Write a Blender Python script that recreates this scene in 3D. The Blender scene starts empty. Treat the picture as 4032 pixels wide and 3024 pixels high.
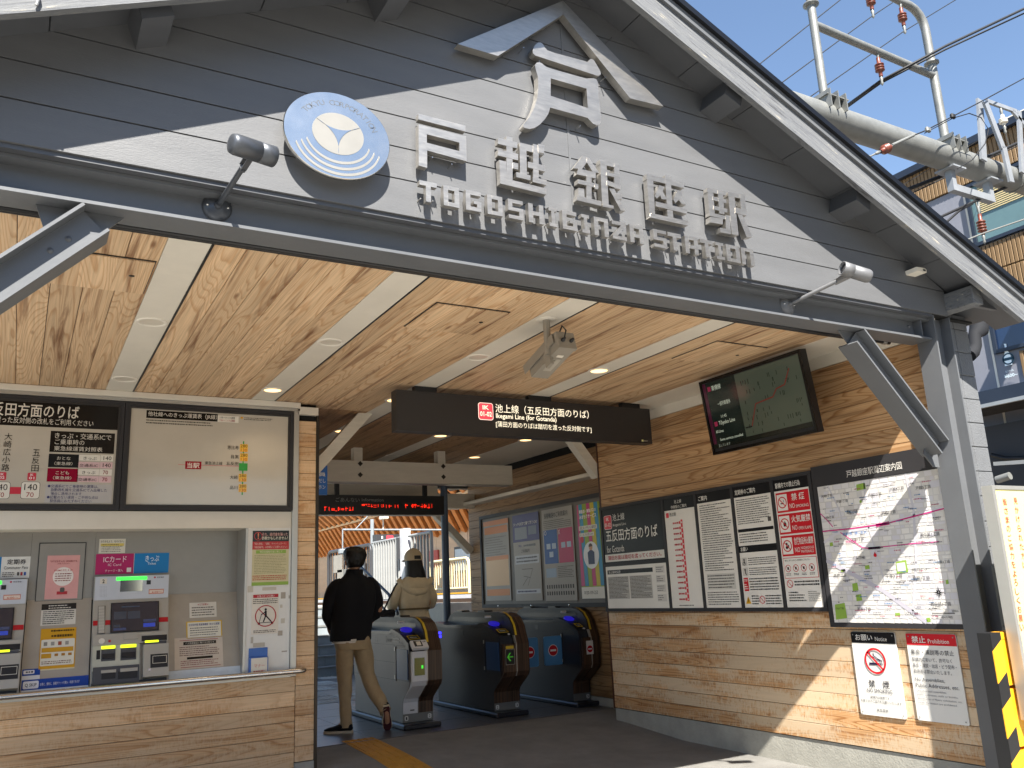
import bpy, bmesh, math, random
from mathutils import Vector, Matrix
from mathutils.geometry import tessellate_polygon
random.seed(7)
V = Vector
PI = math.pi
scene = bpy.context.scene

# ---------------------------------------------------------------- camera
CAM = V((0.0, 0.0, 1.27))
YAW, PIT, ROL = math.radians(30.098), math.radians(13.456), math.radians(-2.670)
FPX = 3359.0
_f = V((math.sin(YAW) * math.cos(PIT), math.cos(YAW) * math.cos(PIT), math.sin(PIT)))
_r0 = V((math.cos(YAW), -math.sin(YAW), 0))
_u0 = _r0.cross(_f)
_r = _r0 * math.cos(ROL) + _u0 * math.sin(ROL)
_u = -_r0 * math.sin(ROL) + _u0 * math.cos(ROL)
cam_data = bpy.data.cameras.new('camera')
cam = bpy.data.objects.new('camera', cam_data)
scene.collection.objects.link(cam)
cam.matrix_world = Matrix(((_r.x, _u.x, -_f.x, CAM.x), (_r.y, _u.y, -_f.y, CAM.y), (_r.z, _u.z, -_f.z, CAM.z), (0, 0, 0, 1)))
cam_data.sensor_width = 36.0
cam_data.sensor_fit = 'HORIZONTAL'
cam_data.lens = FPX / 4032.0 * 36.0
cam_data.clip_start = 0.05
cam_data.clip_end = 2000
scene.camera = cam

# ---------------------------------------------------------------- sky, sun, exposure
LD = V((0.40, 1.0, -1.30)).normalized()          # direction the sunlight travels
sun_dir = -LD
world = bpy.data.worlds.new('World')
scene.world = world
world.use_nodes = True
wn = world.node_tree
wn.nodes.clear()
sky = wn.nodes.new('ShaderNodeTexSky')
sky.sky_type = 'NISHITA'
sky.sun_disc = False
sky.sun_elevation = math.asin(sun_dir.z)
sky.sun_rotation = math.atan2(sun_dir.x, sun_dir.y)
sky.air_density = 1.0
sky.dust_density = 0.25
sky.ozone_density = 1.2
bg = wn.nodes.new('ShaderNodeBackground')
bg.inputs['Strength'].default_value = 0.072
wo = wn.nodes.new('ShaderNodeOutputWorld')
wn.links.new(sky.outputs[0], bg.inputs[0])
wn.links.new(bg.outputs[0], wo.inputs[0])
sd = bpy.data.lights.new('sun', 'SUN')
sd.energy = 5.0
sd.angle = math.radians(0.5)
sd.color = (1.0, 0.95, 0.87)
so = bpy.data.objects.new('sun', sd)
scene.collection.objects.link(so)
so.rotation_euler = LD.to_track_quat('-Z', 'Y').to_euler()
so.location = (0, -10, 20)
scene.view_settings.view_transform = 'Standard'
scene.view_settings.look = 'None'
scene.view_settings.gamma = 1.0
scene.view_settings.use_curve_mapping = False
scene.view_settings.exposure = 1.75

# ---------------------------------------------------------------- maths helpers
def ray(x, y):
    return _f + _r * ((x - 2016) / FPX) - _u * ((y - 1512) / FPX)
def P(x, y, ax, val):
    d = ray(x, y); i = 'XYZ'.index(ax)
    return CAM + d * ((val - CAM[i]) / d[i])
def crop(ox, oy, w):
    k = w / 2212.0
    return lambda u, v: (ox + u * k, oy + v * k)
cA = crop(2400, 1300, 1000); cB = crop(1230, 1550, 1200); cC = crop(1230, 2000, 700); cD = crop(1230, 2400, 800)
cE = crop(1650, 2350, 800); c2 = crop(1344, 0, 1344); c5 = crop(1344, 1008, 1344); c4 = crop(0, 1008, 1344); c7 = crop(0, 2016, 1344)
c9 = crop(2688, 2016, 1344); c6 = crop(2688, 1008, 1344); c3 = crop(2688, 0, 1344); c8 = crop(1344, 2016, 1344)
cG = crop(3300, 400, 732); F6 = crop(1800, 100, 900); F7 = crop(2100, 500, 900); c3b = crop(1600, 600, 800)
cT = lambda u, v: (u * 700 / 1548.0, 2050 + v * 700 / 1548.0)
cU = lambda u, v: (u * 700 / 2111.0, 1500 + v * 700 / 2111.0)
cM = crop(3000, 1500, 1032); cN = crop(3000, 2250, 1032)

# ---------------------------------------------------------------- materials
_mats = {}
def srgb(h):
    if isinstance(h, tuple): return h
    h = h.lstrip('#')
    c = [int(h[i:i + 2], 16) / 255 for i in (0, 2, 4)]
    return tuple(x / 12.92 if x <= .04045 else ((x + .055) / 1.055) ** 2.4 for x in c)
def new_mat(name):
    m = bpy.data.materials.new(name); m.use_nodes = True
    nt = m.node_tree
    return m, nt, nt.nodes['Principled BSDF']
def N(nt, t, **kw):
    n = nt.nodes.new(t)
    for k, v in kw.items():
        if k.startswith('i_'): n.inputs[k[2:].replace('_', ' ')].default_value = v
        else: setattr(n, k, v)
    return n
def mat(name, col=(.5, .5, .5), rough=.6, metal=0.0, var=.12, vs=6.0, bump=0.0, bs=60.0, spec=.5, emit=None, es=1.0, coat=0.0, stretch=(1, 1, 1), trans=0.0):
    if name in _mats: return _mats[name]
    col = srgb(col)
    m, nt, b = new_mat(name)
    b.inputs['Roughness'].default_value = rough
    b.inputs['Metallic'].default_value = metal
    b.inputs['Specular IOR Level'].default_value = spec
    b.inputs['Coat Weight'].default_value = coat
    if trans: b.inputs['Transmission Weight'].default_value = trans
    tc = N(nt, 'ShaderNodeTexCoord'); mp = N(nt, 'ShaderNodeMapping'); mp.inputs['Scale'].default_value = stretch
    nt.links.new(tc.outputs['Object'], mp.inputs[0])
    if var > 0:
        n1 = N(nt, 'ShaderNodeTexNoise'); n1.inputs['Scale'].default_value = vs; n1.inputs['Detail'].default_value = 6; n1.inputs['Roughness'].default_value = .65
        nt.links.new(mp.outputs[0], n1.inputs['Vector'])
        cr = N(nt, 'ShaderNodeValToRGB')
        cr.color_ramp.elements[0].position = .3; cr.color_ramp.elements[1].position = .7
        cr.color_ramp.elements[0].color = tuple(c * (1 - var) for c in col) + (1,)
        cr.color_ramp.elements[1].color = tuple(min(1, c * (1 + var)) for c in col) + (1,)
        nt.links.new(n1.outputs[0], cr.inputs[0]); nt.links.new(cr.outputs[0], b.inputs['Base Color'])
        mr = N(nt, 'ShaderNodeMapRange'); mr.inputs['To Min'].default_value = max(.02, rough - .08); mr.inputs['To Max'].default_value = min(1, rough + .1)
        nt.links.new(n1.outputs[0], mr.inputs[0]); nt.links.new(mr.outputs[0], b.inputs['Roughness'])
    else:
        b.inputs['Base Color'].default_value = col + (1,)
    if bump > 0:
        n2 = N(nt, 'ShaderNodeTexNoise'); n2.inputs['Scale'].default_value = bs; n2.inputs['Detail'].default_value = 5
        nt.links.new(mp.outputs[0], n2.inputs['Vector'])
        bp = N(nt, 'ShaderNodeBump'); bp.inputs['Strength'].default_value = bump; bp.inputs['Distance'].default_value = .01
        nt.links.new(n2.outputs[0], bp.inputs['Height']); nt.links.new(bp.outputs[0], b.inputs['Normal'])
    if emit is not None:
        b.inputs['Emission Color'].default_value = srgb(emit) + (1,)
        b.inputs['Emission Strength'].default_value = es
    _mats[name] = m
    return m

def wood(name, light, mid, dark, streak=.5, weather=0.0, freq=46.0, wcol='#c9b79c'):
    if name in _mats: return _mats[name]
    m, nt, b = new_mat(name); L = nt.links.new
    tc = N(nt, 'ShaderNodeTexCoord'); oi = N(nt, 'ShaderNodeObjectInfo')
    cmb = N(nt, 'ShaderNodeVectorMath', operation='SCALE'); cmb.inputs[0].default_value = (37.0, 11.0, 23.0)
    L(oi.outputs['Random'], cmb.inputs['Scale'])
    add = N(nt, 'ShaderNodeVectorMath', operation='ADD'); L(tc.outputs['Object'], add.inputs[0]); L(cmb.outputs[0], add.inputs[1])
    def noise(scale, sc, det=4, dist=0.0, rough=.5):
        mp = N(nt, 'ShaderNodeMapping'); mp.inputs['Scale'].default_value = scale
        L(add.outputs[0], mp.inputs[0])
        n = N(nt, 'ShaderNodeTexNoise'); n.inputs['Scale'].default_value = sc; n.inputs['Detail'].default_value = det
        n.inputs['Distortion'].default_value = dist; n.inputs['Roughness'].default_value = rough
        L(mp.outputs[0], n.inputs['Vector']); return n.outputs[0]
    ring = noise((.34, 4.6, 4.6), 1.0, 1.5, .3)
    mu = N(nt, 'ShaderNodeMath', operation='MULTIPLY'); L(ring, mu.inputs[0]); mu.inputs[1].default_value = freq
    fr = N(nt, 'ShaderNodeMath', operation='FRACT'); L(mu.outputs[0], fr.inputs[0])
    r1 = N(nt, 'ShaderNodeValToRGB'); e = r1.color_ramp.elements
    e[0].position = 0; e[0].color = srgb(light) + (1,); e[1].position = 1; e[1].color = srgb(light) + (1,)
    x = r1.color_ramp.elements.new(.55); x.color = srgb(light) + (1,)
    x = r1.color_ramp.elements.new(.88); x.color = srgb(mid) + (1,)
    L(fr.outputs[0], r1.inputs[0])
    fine = noise((2.0, 90, 90), 1.0, 3)
    mf = N(nt, 'ShaderNodeMapRange'); mf.inputs['From Min'].default_value = .3; mf.inputs['From Max'].default_value = .7
    mf.inputs['To Min'].default_value = .82; mf.inputs['To Max'].default_value = 1.12; L(fine, mf.inputs[0])
    st = noise((.5, 9.5, 9.5), 1.6, 5, .6, .6)
    ms = N(nt, 'ShaderNodeMapRange'); ms.inputs['From Min'].default_value = .53; ms.inputs['From Max'].default_value = .72
    ms.inputs['To Max'].default_value = streak; L(st, ms.inputs[0])
    mx = N(nt, 'ShaderNodeMixRGB'); L(ms.outputs[0], mx.inputs[0]); L(r1.outputs[0], mx.inputs[1]); mx.inputs[2].default_value = srgb(dark) + (1,)
    m2 = N(nt, 'ShaderNodeMixRGB', blend_type='MULTIPLY'); m2.inputs[0].default_value = 1; L(mx.outputs[0], m2.inputs[1]); L(mf.outputs[0], m2.inputs[2])
    out = m2.outputs[0]
    # knots
    mp = N(nt, 'ShaderNodeMapping'); mp.inputs['Scale'].default_value = (1.1, 4.5, 4.5); L(add.outputs[0], mp.inputs[0])
    vo = N(nt, 'ShaderNodeTexVoronoi'); vo.inputs['Scale'].default_value = 1.3; L(mp.outputs[0], vo.inputs['Vector'])
    mk = N(nt, 'ShaderNodeMapRange'); mk.inputs['From Min'].default_value = .03; mk.inputs['From Max'].default_value = .10
    mk.inputs['To Min'].default_value = .75; mk.inputs['To Max'].default_value = 0; L(vo.outputs['Distance'], mk.inputs[0])
    m3 = N(nt, 'ShaderNodeMixRGB'); L(mk.outputs[0], m3.inputs[0]); L(out, m3.inputs[1]); m3.inputs[2].default_value = srgb(dark) + (1,)
    out = m3.outputs[0]
    if weather > 0:
        w = noise((.9, 3.0, 2.0), 2.0, 3, 0, .5); w2 = noise((26, 9, 9), 2.6, 6, .3, .75)
        ad = N(nt, 'ShaderNodeMath', operation='MULTIPLY_ADD'); L(w2, ad.inputs[0]); ad.inputs[1].default_value = .9; L(w, ad.inputs[2])
        mw = N(nt, 'ShaderNodeMapRange'); mw.inputs['From Min'].default_value = .84; mw.inputs['From Max'].default_value = 1.02
        mw.inputs['To Max'].default_value = weather; L(ad.outputs[0], mw.inputs[0])
        m4 = N(nt, 'ShaderNodeMixRGB'); L(mw.outputs[0], m4.inputs[0]); L(out, m4.inputs[1]); m4.inputs[2].default_value = srgb(wcol) + (1,)
        out = m4.outputs[0]
    # plank to plank tone
    hv = N(nt, 'ShaderNodeMapRange'); hv.inputs['To Min'].default_value = .82; hv.inputs['To Max'].default_value = 1.12; L(oi.outputs['Random'], hv.inputs[0])
    m5 = N(nt, 'ShaderNodeMixRGB', blend_type='MULTIPLY'); m5.inputs[0].default_value = 1; L(out, m5.inputs[1]); L(hv.outputs[0], m5.inputs[2])
    L(m5.outputs[0], b.inputs['Base Color'])
    b.inputs['Roughness'].default_value = .55
    b.inputs['Specular IOR Level'].default_value = .35
    bp = N(nt, 'ShaderNodeBump'); bp.inputs['Strength'].default_value = .25; bp.inputs['Distance'].default_value = .003
    L(fine, bp.inputs['Height']); L(bp.outputs[0], b.inputs['Normal'])
    _mats[name] = m
    return m

def C(name, h, rough=.5, metal=0, **kw):
    kw.setdefault('var', .04)
    if name.startswith('sheet_'): kw.setdefault('spec', .18)
    return mat(name, h, rough, metal, **kw)

# ---------------------------------------------------------------- object helpers
COL = scene.collection
WL = {}
def link(o, parent=None):
    COL.objects.link(o)
    if parent is not None:
        o.parent = parent
        o.matrix_parent_inverse = Matrix.Translation(-WL.get(parent.name, V((0, 0, 0))))
    WL.setdefault(o.name, V((0, 0, 0)))
    return o
def tag(o, label=None, cat=None, group=None, kind=None):
    if label: o['label'] = label
    if cat: o['category'] = cat
    if group: o['group'] = group
    if kind: o['kind'] = kind
    return o
def thing(name, label, cat, loc=(0, 0, 0), group=None, kind=None):
    o = bpy.data.objects.new(name, None)
    o.empty_display_size = .1
    COL.objects.link(o); o.location = loc; WL[o.name] = V(loc)
    return tag(o, label, cat, group, kind)
def part(name, parent):
    """an empty part that carries sub-parts"""
    o = bpy.data.objects.new(name, None); o.empty_display_size = .05
    return link(o, parent)

class MB:
    def __init__(s): s.v = []; s.f = []; s.sm = []
    def add(s, vs, fs, smooth=False):
        o = len(s.v); s.v += [V(v) for v in vs]
        for f in fs: s.f.append([i + o for i in f]); s.sm.append(smooth)
        return s
    def box(s, x0, y0, z0, x1, y1, z1, ch=0.0):
        if x0 > x1: x0, x1 = x1, x0
        if y0 > y1: y0, y1 = y1, y0
        if z0 > z1: z0, z1 = z1, z0
        if ch > 0:
            bm = bmesh.new(); bmesh.ops.create_cube(bm, size=1)
            for v in bm.verts: v.co = V((x0 + (v.co.x + .5) * (x1 - x0), y0 + (v.co.y + .5) * (y1 - y0), z0 + (v.co.z + .5) * (z1 - z0)))
            bmesh.ops.bevel(bm, geom=bm.edges[:], offset=ch, segments=1, affect='EDGES', profile=.5)
            bm.verts.index_update()
            s.add([v.co.copy() for v in bm.verts], [[v.index for v in f.verts] for f in bm.faces]); bm.free()
            return s
        return s.add([(x0, y0, z0), (x1, y0, z0), (x1, y1, z0), (x0, y1, z0), (x0, y0, z1), (x1, y0, z1), (x1, y1, z1), (x0, y1, z1)],
              [(0, 3, 2, 1), (4, 5, 6, 7), (0, 1, 5, 4), (1, 2, 6, 5), (2, 3, 7, 6), (3, 0, 4, 7)])
    def beam(s, p0, p1, w, h, up=(0, 0, 1), ext=0.0):
        """rectangular bar between two points, w across, h along 'up'"""
        p0, p1 = V(p0), V(p1); d = (p1 - p0).normalized(); p0 = p0 - d * ext; p1 = p1 + d * ext
        a = d.cross(V(up)).normalized() * (w / 2); b = a.cross(d).normalized() * (h / 2)
        vs = [p + a * i + b * j for p in (p0, p1) for i, j in ((-1, -1), (1, -1), (1, 1), (-1, 1))]
        return s.add(vs, [(0, 1, 2, 3), (7, 6, 5, 4), (0, 4, 5, 1), (1, 5, 6, 2), (2, 6, 7, 3), (3, 7, 4, 0)])
    def tube(s, pts, r, n=10, caps=True):
        pts = [V(p) for p in pts]
        rs = r if isinstance(r, (list, tuple)) else [r] * len(pts)
        rings = []; ref = None
        for i, p in enumerate(pts):
            t = (pts[min(i + 1, len(pts) - 1)] - pts[max(i - 1, 0)]).normalized()
            if ref is None: ref = V((0, 0, 1)) if abs(t.z) < .9 else V((1, 0, 0))
            a = t.cross(ref).normalized(); b = t.cross(a).normalized(); ref = a.cross(t) * -1 if False else ref
            rings.append([p + (a * math.cos(2 * PI * k / n) + b * math.sin(2 * PI * k / n)) * rs[i] for k in range(n)])
        vs = [v for rg in rings for v in rg]; fs = []
        for i in range(len(pts) - 1):
            for k in range(n):
                fs.append((i * n + k, i * n + (k + 1) % n, (i + 1) * n + (k + 1) % n, (i + 1) * n + k))
        s.add(vs, fs, True)
        if caps:
            s.add(rings[0], [list(range(n))[::-1]]); s.add(rings[-1], [list(range(n))])
        return s
    def prism(s, outer, frame, d0, d1, holes=()):
        """extrude a 2d outline (u,v) in frame (O,U,V,N) from depth d0 to d1 (front)"""
        O, U, Vv, Nn = frame
        loops = [list(outer)] + [list(h) for h in holes]
        def area(p): return sum(p[i][0] * p[(i + 1) % len(p)][1] - p[(i + 1) % len(p)][0] * p[i][1] for i in range(len(p))) / 2
        if area(loops[0]) < 0: loops[0].reverse()
        for h in loops[1:]:
            if area(h) > 0: h.reverse()
        flat = [p for l in loops for p in l]
        tris = tessellate_polygon([[V((p[0], p[1], 0)) for p in l] for l in loops])
        W = lambda p, d: O + U * p[0] + Vv * p[1] + Nn * d
        n = len(flat); vs = [W(p, d1) for p in flat] + [W(p, d0) for p in flat]; fs = []
        for t in tris:
            a, b, c = t
            ar = (flat[b][0] - flat[a][0]) * (flat[c][1] - flat[a][1]) - (flat[c][0] - flat[a][0]) * (flat[b][1] - flat[a][1])
            if ar < 0: a, c = c, a
            fs.append((a, b, c)); fs.append((c + n, b + n, a + n))
        o = 0
        for l in loops:
            k = len(l)
            for i in range(k):
                j = (i + 1) % k
                fs.append((o + i, o + i + n, o + j + n, o + j))
            o += k
        return s.add(vs, fs)
    def lathe(s, base, axis, prof, n=20, caps=False):
        base = V(base); ax = V(axis).normalized(); ref = V((0, 0, 1)) if abs(ax.z) < .9 else V((1, 0, 0))
        a = ax.cross(ref).normalized(); b = ax.cross(a).normalized()
        vs = [base + ax * h + (a * math.cos(2 * PI * k / n) + b * math.sin(2 * PI * k / n)) * r for r, h in prof for k in range(n)]
        fs = [(i * n + k, i * n + (k + 1) % n, (i + 1) * n + (k + 1) % n, (i + 1) * n + k) for i in range(len(prof) - 1) for k in range(n)]
        s.add(vs, fs, True)
        return s
    def mesh(s, name):
        me = bpy.data.meshes.new(name); me.from_pydata([tuple(v) for v in s.v], [], s.f)
        me.polygons.foreach_set('use_smooth', s.sm); me.update()
        return me
    def build(s, name, m, parent=None, fixn=True):
        me = s.mesh(name)
        if fixn:
            bm = bmesh.new(); bm.from_mesh(me); bmesh.ops.recalc_face_normals(bm, faces=bm.faces[:]); bm.to_mesh(me); bm.free()
        me.materials.append(m)
        return link(bpy.data.objects.new(name, me), parent)
def box(name, m, parent, a, b, ch=0.0): return MB().box(*a, *b, ch=ch).build(name, m, parent)
def structure(o): o['kind'] = 'structure'; return o
_shared = {}
def bar_mesh(key, L, W, T, m, ch=.0025):
    """shared chamfered plank mesh: length on X, centred"""
    k = (key, m.name, round(L, 4), round(W, 4), round(T, 4))
    if k not in _shared:
        me = MB().box(-L / 2, -W / 2, -T / 2, L / 2, W / 2, T / 2, ch=ch).mesh(key)
        me.materials.append(m); _shared[k] = me
    return _shared[k]
def place(name, me, parent, loc, rot=(0, 0, 0)):
    o = bpy.data.objects.new(name, me); link(o, parent); o.location = loc; o.rotation_euler = rot
    return o
def copy_tree(root, delta, label=None):
    c = root.copy(); COL.objects.link(c); c.location = root.location + V(delta)
    WL[c.name] = WL.get(root.name, V((0, 0, 0))) + V(delta)
    if label: c['label'] = label
    for ch in list(root.children):
        d = ch.copy(); COL.objects.link(d); d.parent = c; d.matrix_parent_inverse = ch.matrix_parent_inverse.copy()
        for g in list(ch.children):
            e = g.copy(); COL.objects.link(e); e.parent = d; e.matrix_parent_inverse = g.matrix_parent_inverse.copy()
    return c

# ---------------------------------------------------------------- text
_tc = {}
def text_geo(s, bold=0.0):
    k = (s, bold)
    if k in _tc: return _tc[k]
    cu = bpy.data.curves.new('t', 'FONT'); cu.body = s; cu.size = 1; cu.offset = bold; cu.resolution_u = 2
    ob = bpy.data.objects.new('t', cu); COL.objects.link(ob)
    dg = bpy.context.evaluated_depsgraph_get(); dg.update()
    me = bpy.data.meshes.new_from_object(ob.evaluated_get(dg))
    vs = [(v.co.x, v.co.y) for v in me.vertices]; fs = [list(p.vertices) for p in me.polygons]
    bpy.data.objects.remove(ob); bpy.data.curves.remove(cu); bpy.data.meshes.remove(me)
    if not vs: vs = [(0, 0), (1, 0), (0, 1)]; fs = []
    x0 = min(v[0] for v in vs); x1 = max(v[0] for v in vs); y0 = min(v[1] for v in vs); y1 = max(v[1] for v in vs)
    _tc[k] = (vs, fs, x0, x1, y0, y1)
    return _tc[k]
def rrect(u0, v0, u1, v1, r, n=4):
    pts = []
    for cx, cy, a in ((u1 - r, v1 - r, 0), (u0 + r, v1 - r, 1), (u0 + r, v0 + r, 2), (u1 - r, v0 + r, 3)):
        for i in range(n + 1):
            t = (a + i / n) * PI / 2; pts.append((cx + r * math.cos(t), cy + r * math.sin(t)))
    return pts
def ellipse(cu, cv, a, b, n=28): return [(cu + a * math.cos(2 * PI * i / n), cv + b * math.sin(2 * PI * i / n)) for i in range(n)]

class Plane:
    def __init__(s, O, U, Vv): s.O = V(O); s.U = V(U).normalized(); s.V = V(Vv).normalized(); s.N = s.U.cross(s.V).normalized()
    @property
    def frame(s): return (s.O, s.U, s.V, s.N)
    def uv(s, x, y):
        d = ray(x, y); t = (s.O - CAM).dot(s.N) / d.dot(s.N); p = CAM + d * t - s.O
        return (p.dot(s.U), p.dot(s.V))
    def W(s, u, v, d=0): return s.O + s.U * u + s.V * v + s.N * d
def XP(x): return Plane((x, 0, 0), (0, -1, 0), (0, 0, 1))
def YP(y): return Plane((0, y, 0), (1, 0, 0), (0, 0, 1))

LAY = .0011
class Board:
    """flat printed thing: collects rectangles, outlines, dashes and lettering by colour"""
    def __init__(s, plane, base=0.0): s.pl = plane; s.items = {}; s.base = base; s.k = 1
    def uv(s, p): return s.pl.uv(*p)
    def poly(s, pts, col, lay, kind='print', holes=()):
        mb = s.items.setdefault((kind, col, lay), MB())
        loops = [pts] + list(holes)
        flat = [q for l in loops for q in l]
        tris = tessellate_polygon([[V((q[0], q[1], 0)) for q in l] for l in loops])
        mb.add([s.pl.W(q[0], q[1], s.base + lay * LAY) for q in flat], [list(t) for t in tris])
    def rect(s, u0, v0, u1, v1, col, lay=1, kind='print'):
        if u0 > u1: u0, u1 = u1, u0
        if v0 > v1: v0, v1 = v1, v0
        s.poly([(u0, v0), (u1, v0), (u1, v1), (u0, v1)], col, lay, kind)
    def rp(s, a, b, col, lay=1, kind='print'):          # rectangle from two pixel corners
        u0, v1 = s.uv(a); u1, v0 = s.uv(b); s.rect(u0, v0, u1, v1, col, lay, kind); return (u0, v0, u1, v1)
    def qp(s, pts, col, lay=1): s.poly([s.uv(p) for p in pts], col, lay)
    def text(s, st, u0, v0, u1, v1, col, lay=3, bold=0.0):
        vs, fs, x0, x1, y0, y1 = text_geo(st, bold)
        if u0 > u1: u0, u1 = u1, u0
        if v0 > v1: v0, v1 = v1, v0
        sx = (u1 - u0) / max(1e-6, x1 - x0); sy = (v1 - v0) / max(1e-6, y1 - y0)
        mb = s.items.setdefault(('lettering', col, lay), MB())
        mb.add([s.pl.W(u0 + (x - x0) * sx, v0 + (y - y0) * sy, s.base + lay * LAY) for x, y in vs], fs)
    def tp(s, st, a, b, col, lay=3, bold=0.0):
        u0, v1 = s.uv(a); u1, v0 = s.uv(b); s.text(st, u0, v0, u1, v1, col, lay, bold)
    def th(s, st, u, v, h, col, lay=3, bold=0.0, align='L', maxw=None):
        """natural aspect: em height h, baseline box starts at v"""
        vs, fs, x0, x1, y0, y1 = text_geo(st, bold); w = (x1 - x0) * h; sx = h
        if maxw and w > maxw: sx = h * maxw / w; w = maxw
        if align == 'C': u -= w / 2
        if align == 'R': u -= w
        mb = s.items.setdefault(('lettering', col, lay), MB())
        mb.add([s.pl.W(u + (x - x0) * sx, v + (y + .12) * h, s.base + lay * LAY) for x, y in vs], fs)
    def dashes(s, u0, v0, u1, v1, rows, col, lay=3, fill=.5, seed=0, ragged=.5, cut=(.006, .02)):
        rnd = random.Random(seed); dv = (v1 - v0) / rows; mb = s.items.setdefault(('small_print', col, lay), MB())
        for i in range(rows):
            vv = v1 - (i + .5) * dv; u = u0; end = u1 - (u1 - u0) * (rnd.random() ** 3) * ragged
            while u < end:
                w = min(rnd.uniform(*cut), end - u); h = dv * fill * rnd.uniform(.7, 1) / 2
                mb.add([s.pl.W(a, b, s.base + lay * LAY) for a, b in ((u, vv - h), (u + w, vv - h), (u + w, vv + h), (u, vv + h))], [(0, 1, 2, 3)])
                u += w + rnd.uniform(.002, .005)
    def ring(s, cu, cv, r, t, col, lay=3, sx=1.0):
        s.poly(ellipse(cu, cv, r * sx, r), col, lay, holes=[ellipse(cu, cv, (r - t) * sx, r - t)[::-1]])
    def disc(s, cu, cv, r, col, lay=2, n=24, sx=1.0): s.poly(ellipse(cu, cv, r * sx, r, n), col, lay)
    def line(s, a, b, w, col, lay=3):
        a = V((a[0], a[1])); b = V((b[0], b[1])); d = (b - a).normalized() * (w / 2); n = V((-d.y, d.x))
        s.poly([tuple(a - n), tuple(b - n), tuple(b + n), tuple(a + n)], col, lay)
    def noban(s, cu, cv, r, col='#c81e28', lay=3, sx=1.0):
        s.ring(cu, cv, r, r * .16, col, lay, sx); a = r * .66
        s.line((cu - a * sx, cv + a), (cu + a * sx, cv - a), r * .15, col, lay)
    def finish(s, parent, rough=.35):
        n = 0
        for (kind, col, lay), mb in s.items.items():
            m = C('print_' + col.strip('#'), col, rough, var=.03, vs=3, spec=.22)
            me = mb.mesh(kind); me.materials.append(m)
            o = bpy.data.objects.new(kind, me); link(o, parent); n += 1
            if len(me.polygons) > 12 and kind != 'lettering': o['kind'] = 'stuff'
        s.items = {}
def slab(name, plane, u0, v0, u1, v1, d0, d1, m, parent, ch=0.0):
    mb = MB(); mb.prism([(u0, v0), (u1, v0), (u1, v1), (u0, v1)], plane.frame, d0, d1)
    return mb.build(name, m, parent)
def frame_part(name, plane, u0, v0, u1, v1, t, d0, d1, m, parent):
    mb = MB()
    mb.prism([(u0, v0), (u1, v0), (u1, v1), (u0, v1)], plane.frame, d0, d1, holes=[[(u0 + t, v0 + t), (u0 + t, v1 - t), (u1 - t, v1 - t), (u1 - t, v0 + t)]])
    return mb.build(name, m, parent)
# ================================================================= materials in use
M_clad = mat('grey_cladding_paint', (.112, .114, .118), .45, var=.07, vs=2.2, bump=.12, bs=55, stretch=(1, 3, 6))
M_steel = mat('grey_steel_paint', (.112, .117, .124), .40, var=.06, vs=3, bump=.06, bs=40)
M_steel_dk = mat('dark_grey_paint', (.07, .073, .08), .45, var=.08)  # dark grey parts; on soffit and purlin ends it paints in eave shade
def peeling(name, ang):
    m, nt, b = new_mat(name); L = nt.links.new; tc = N(nt, 'ShaderNodeTexCoord'); mp = N(nt, 'ShaderNodeMapping'); mp.vector_type = 'TEXTURE'; mp.inputs['Rotation'].default_value = (0, ang, 0); mp.inputs['Scale'].default_value = (.9, .2, .05)
    L(tc.outputs['Object'], mp.inputs[0]); n = N(nt, 'ShaderNodeTexNoise'); n.inputs['Scale'].default_value = 4; n.inputs['Detail'].default_value = 9; n.inputs['Roughness'].default_value = .7; n.inputs['Distortion'].default_value = .5; L(mp.outputs[0], n.inputs['Vector'])
    cr = N(nt, 'ShaderNodeValToRGB'); e = cr.color_ramp.elements; e[0].position = .30; e[0].color = (.03, .03, .032, 1); e[1].position = .44; e[1].color = (.115, .12, .13, 1)
    for p, c in ((.56, (.135, .14, .145)), (.64, (.17, .17, .168)), (.67, (.42, .37, .28))): x = e.new(p); x.color = c + (1,)
    L(n.outputs[0], cr.inputs[0]); L(cr.outputs[0], b.inputs['Base Color']); b.inputs['Roughness'].default_value = .7
    bp = N(nt, 'ShaderNodeBump'); bp.inputs['Strength'].default_value = .8; bp.inputs['Distance'].default_value = .006; L(n.outputs[0], bp.inputs['Height']); L(bp.outputs[0], b.inputs['Normal']); _mats[name] = m; return m
M_rake = peeling('weathered_grey_paint', math.atan(.4475)); M_rakel = peeling('weathered_grey_paint_left', -math.atan(.4475))
M_wc = wood('ceiling_wood', '#d8b994', '#c29a72', '#6e3f1c', .95, 0, 34)
M_wcb = wood('aged_ceiling_wood', '#a88560', '#8c6844', '#4c2d14', .85, 0, 34)  # browner rear planks, darkened further to paint in the passage shade
M_wwb = wood('aged_wall_wood', '#9c7c58', '#7c5c3a', '#4a2c14', .5, 0, 30)  # wall wood darkened, the shade of the rear passage put into its colour
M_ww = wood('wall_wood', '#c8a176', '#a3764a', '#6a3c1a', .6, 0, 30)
M_wl = wood('weathered_wall_wood', '#c89b6c', '#9c6838', '#7c4418', .5, .85, 30, '#cfba9c')
M_wt = wood('counter_wood', '#d6ae82', '#bd8b5a', '#9a6236', .5, .5, 26, '#e0c5a2')
M_white = mat('white_paint', '#d9d2c4', .5, var=.05, vs=4, bump=.03)
M_beamw = mat('white_timber', '#d5cdbd', .5, var=.07, vs=5, bump=.1, bs=30, stretch=(1, 6, 6))
M_black = mat('black_plastic', '#151517', .4, var=.1)
M_gap = mat('shadow_gap', '#0c0b0a', .9, var=0)
M_conc = mat('concrete', '#9b9990', .85, var=.16, vs=5, bump=.3, bs=70)
M_asph = mat('asphalt_paving', (.175, .17, .158), .9, var=.2, vs=3.0, bump=.7, bs=220)
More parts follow.
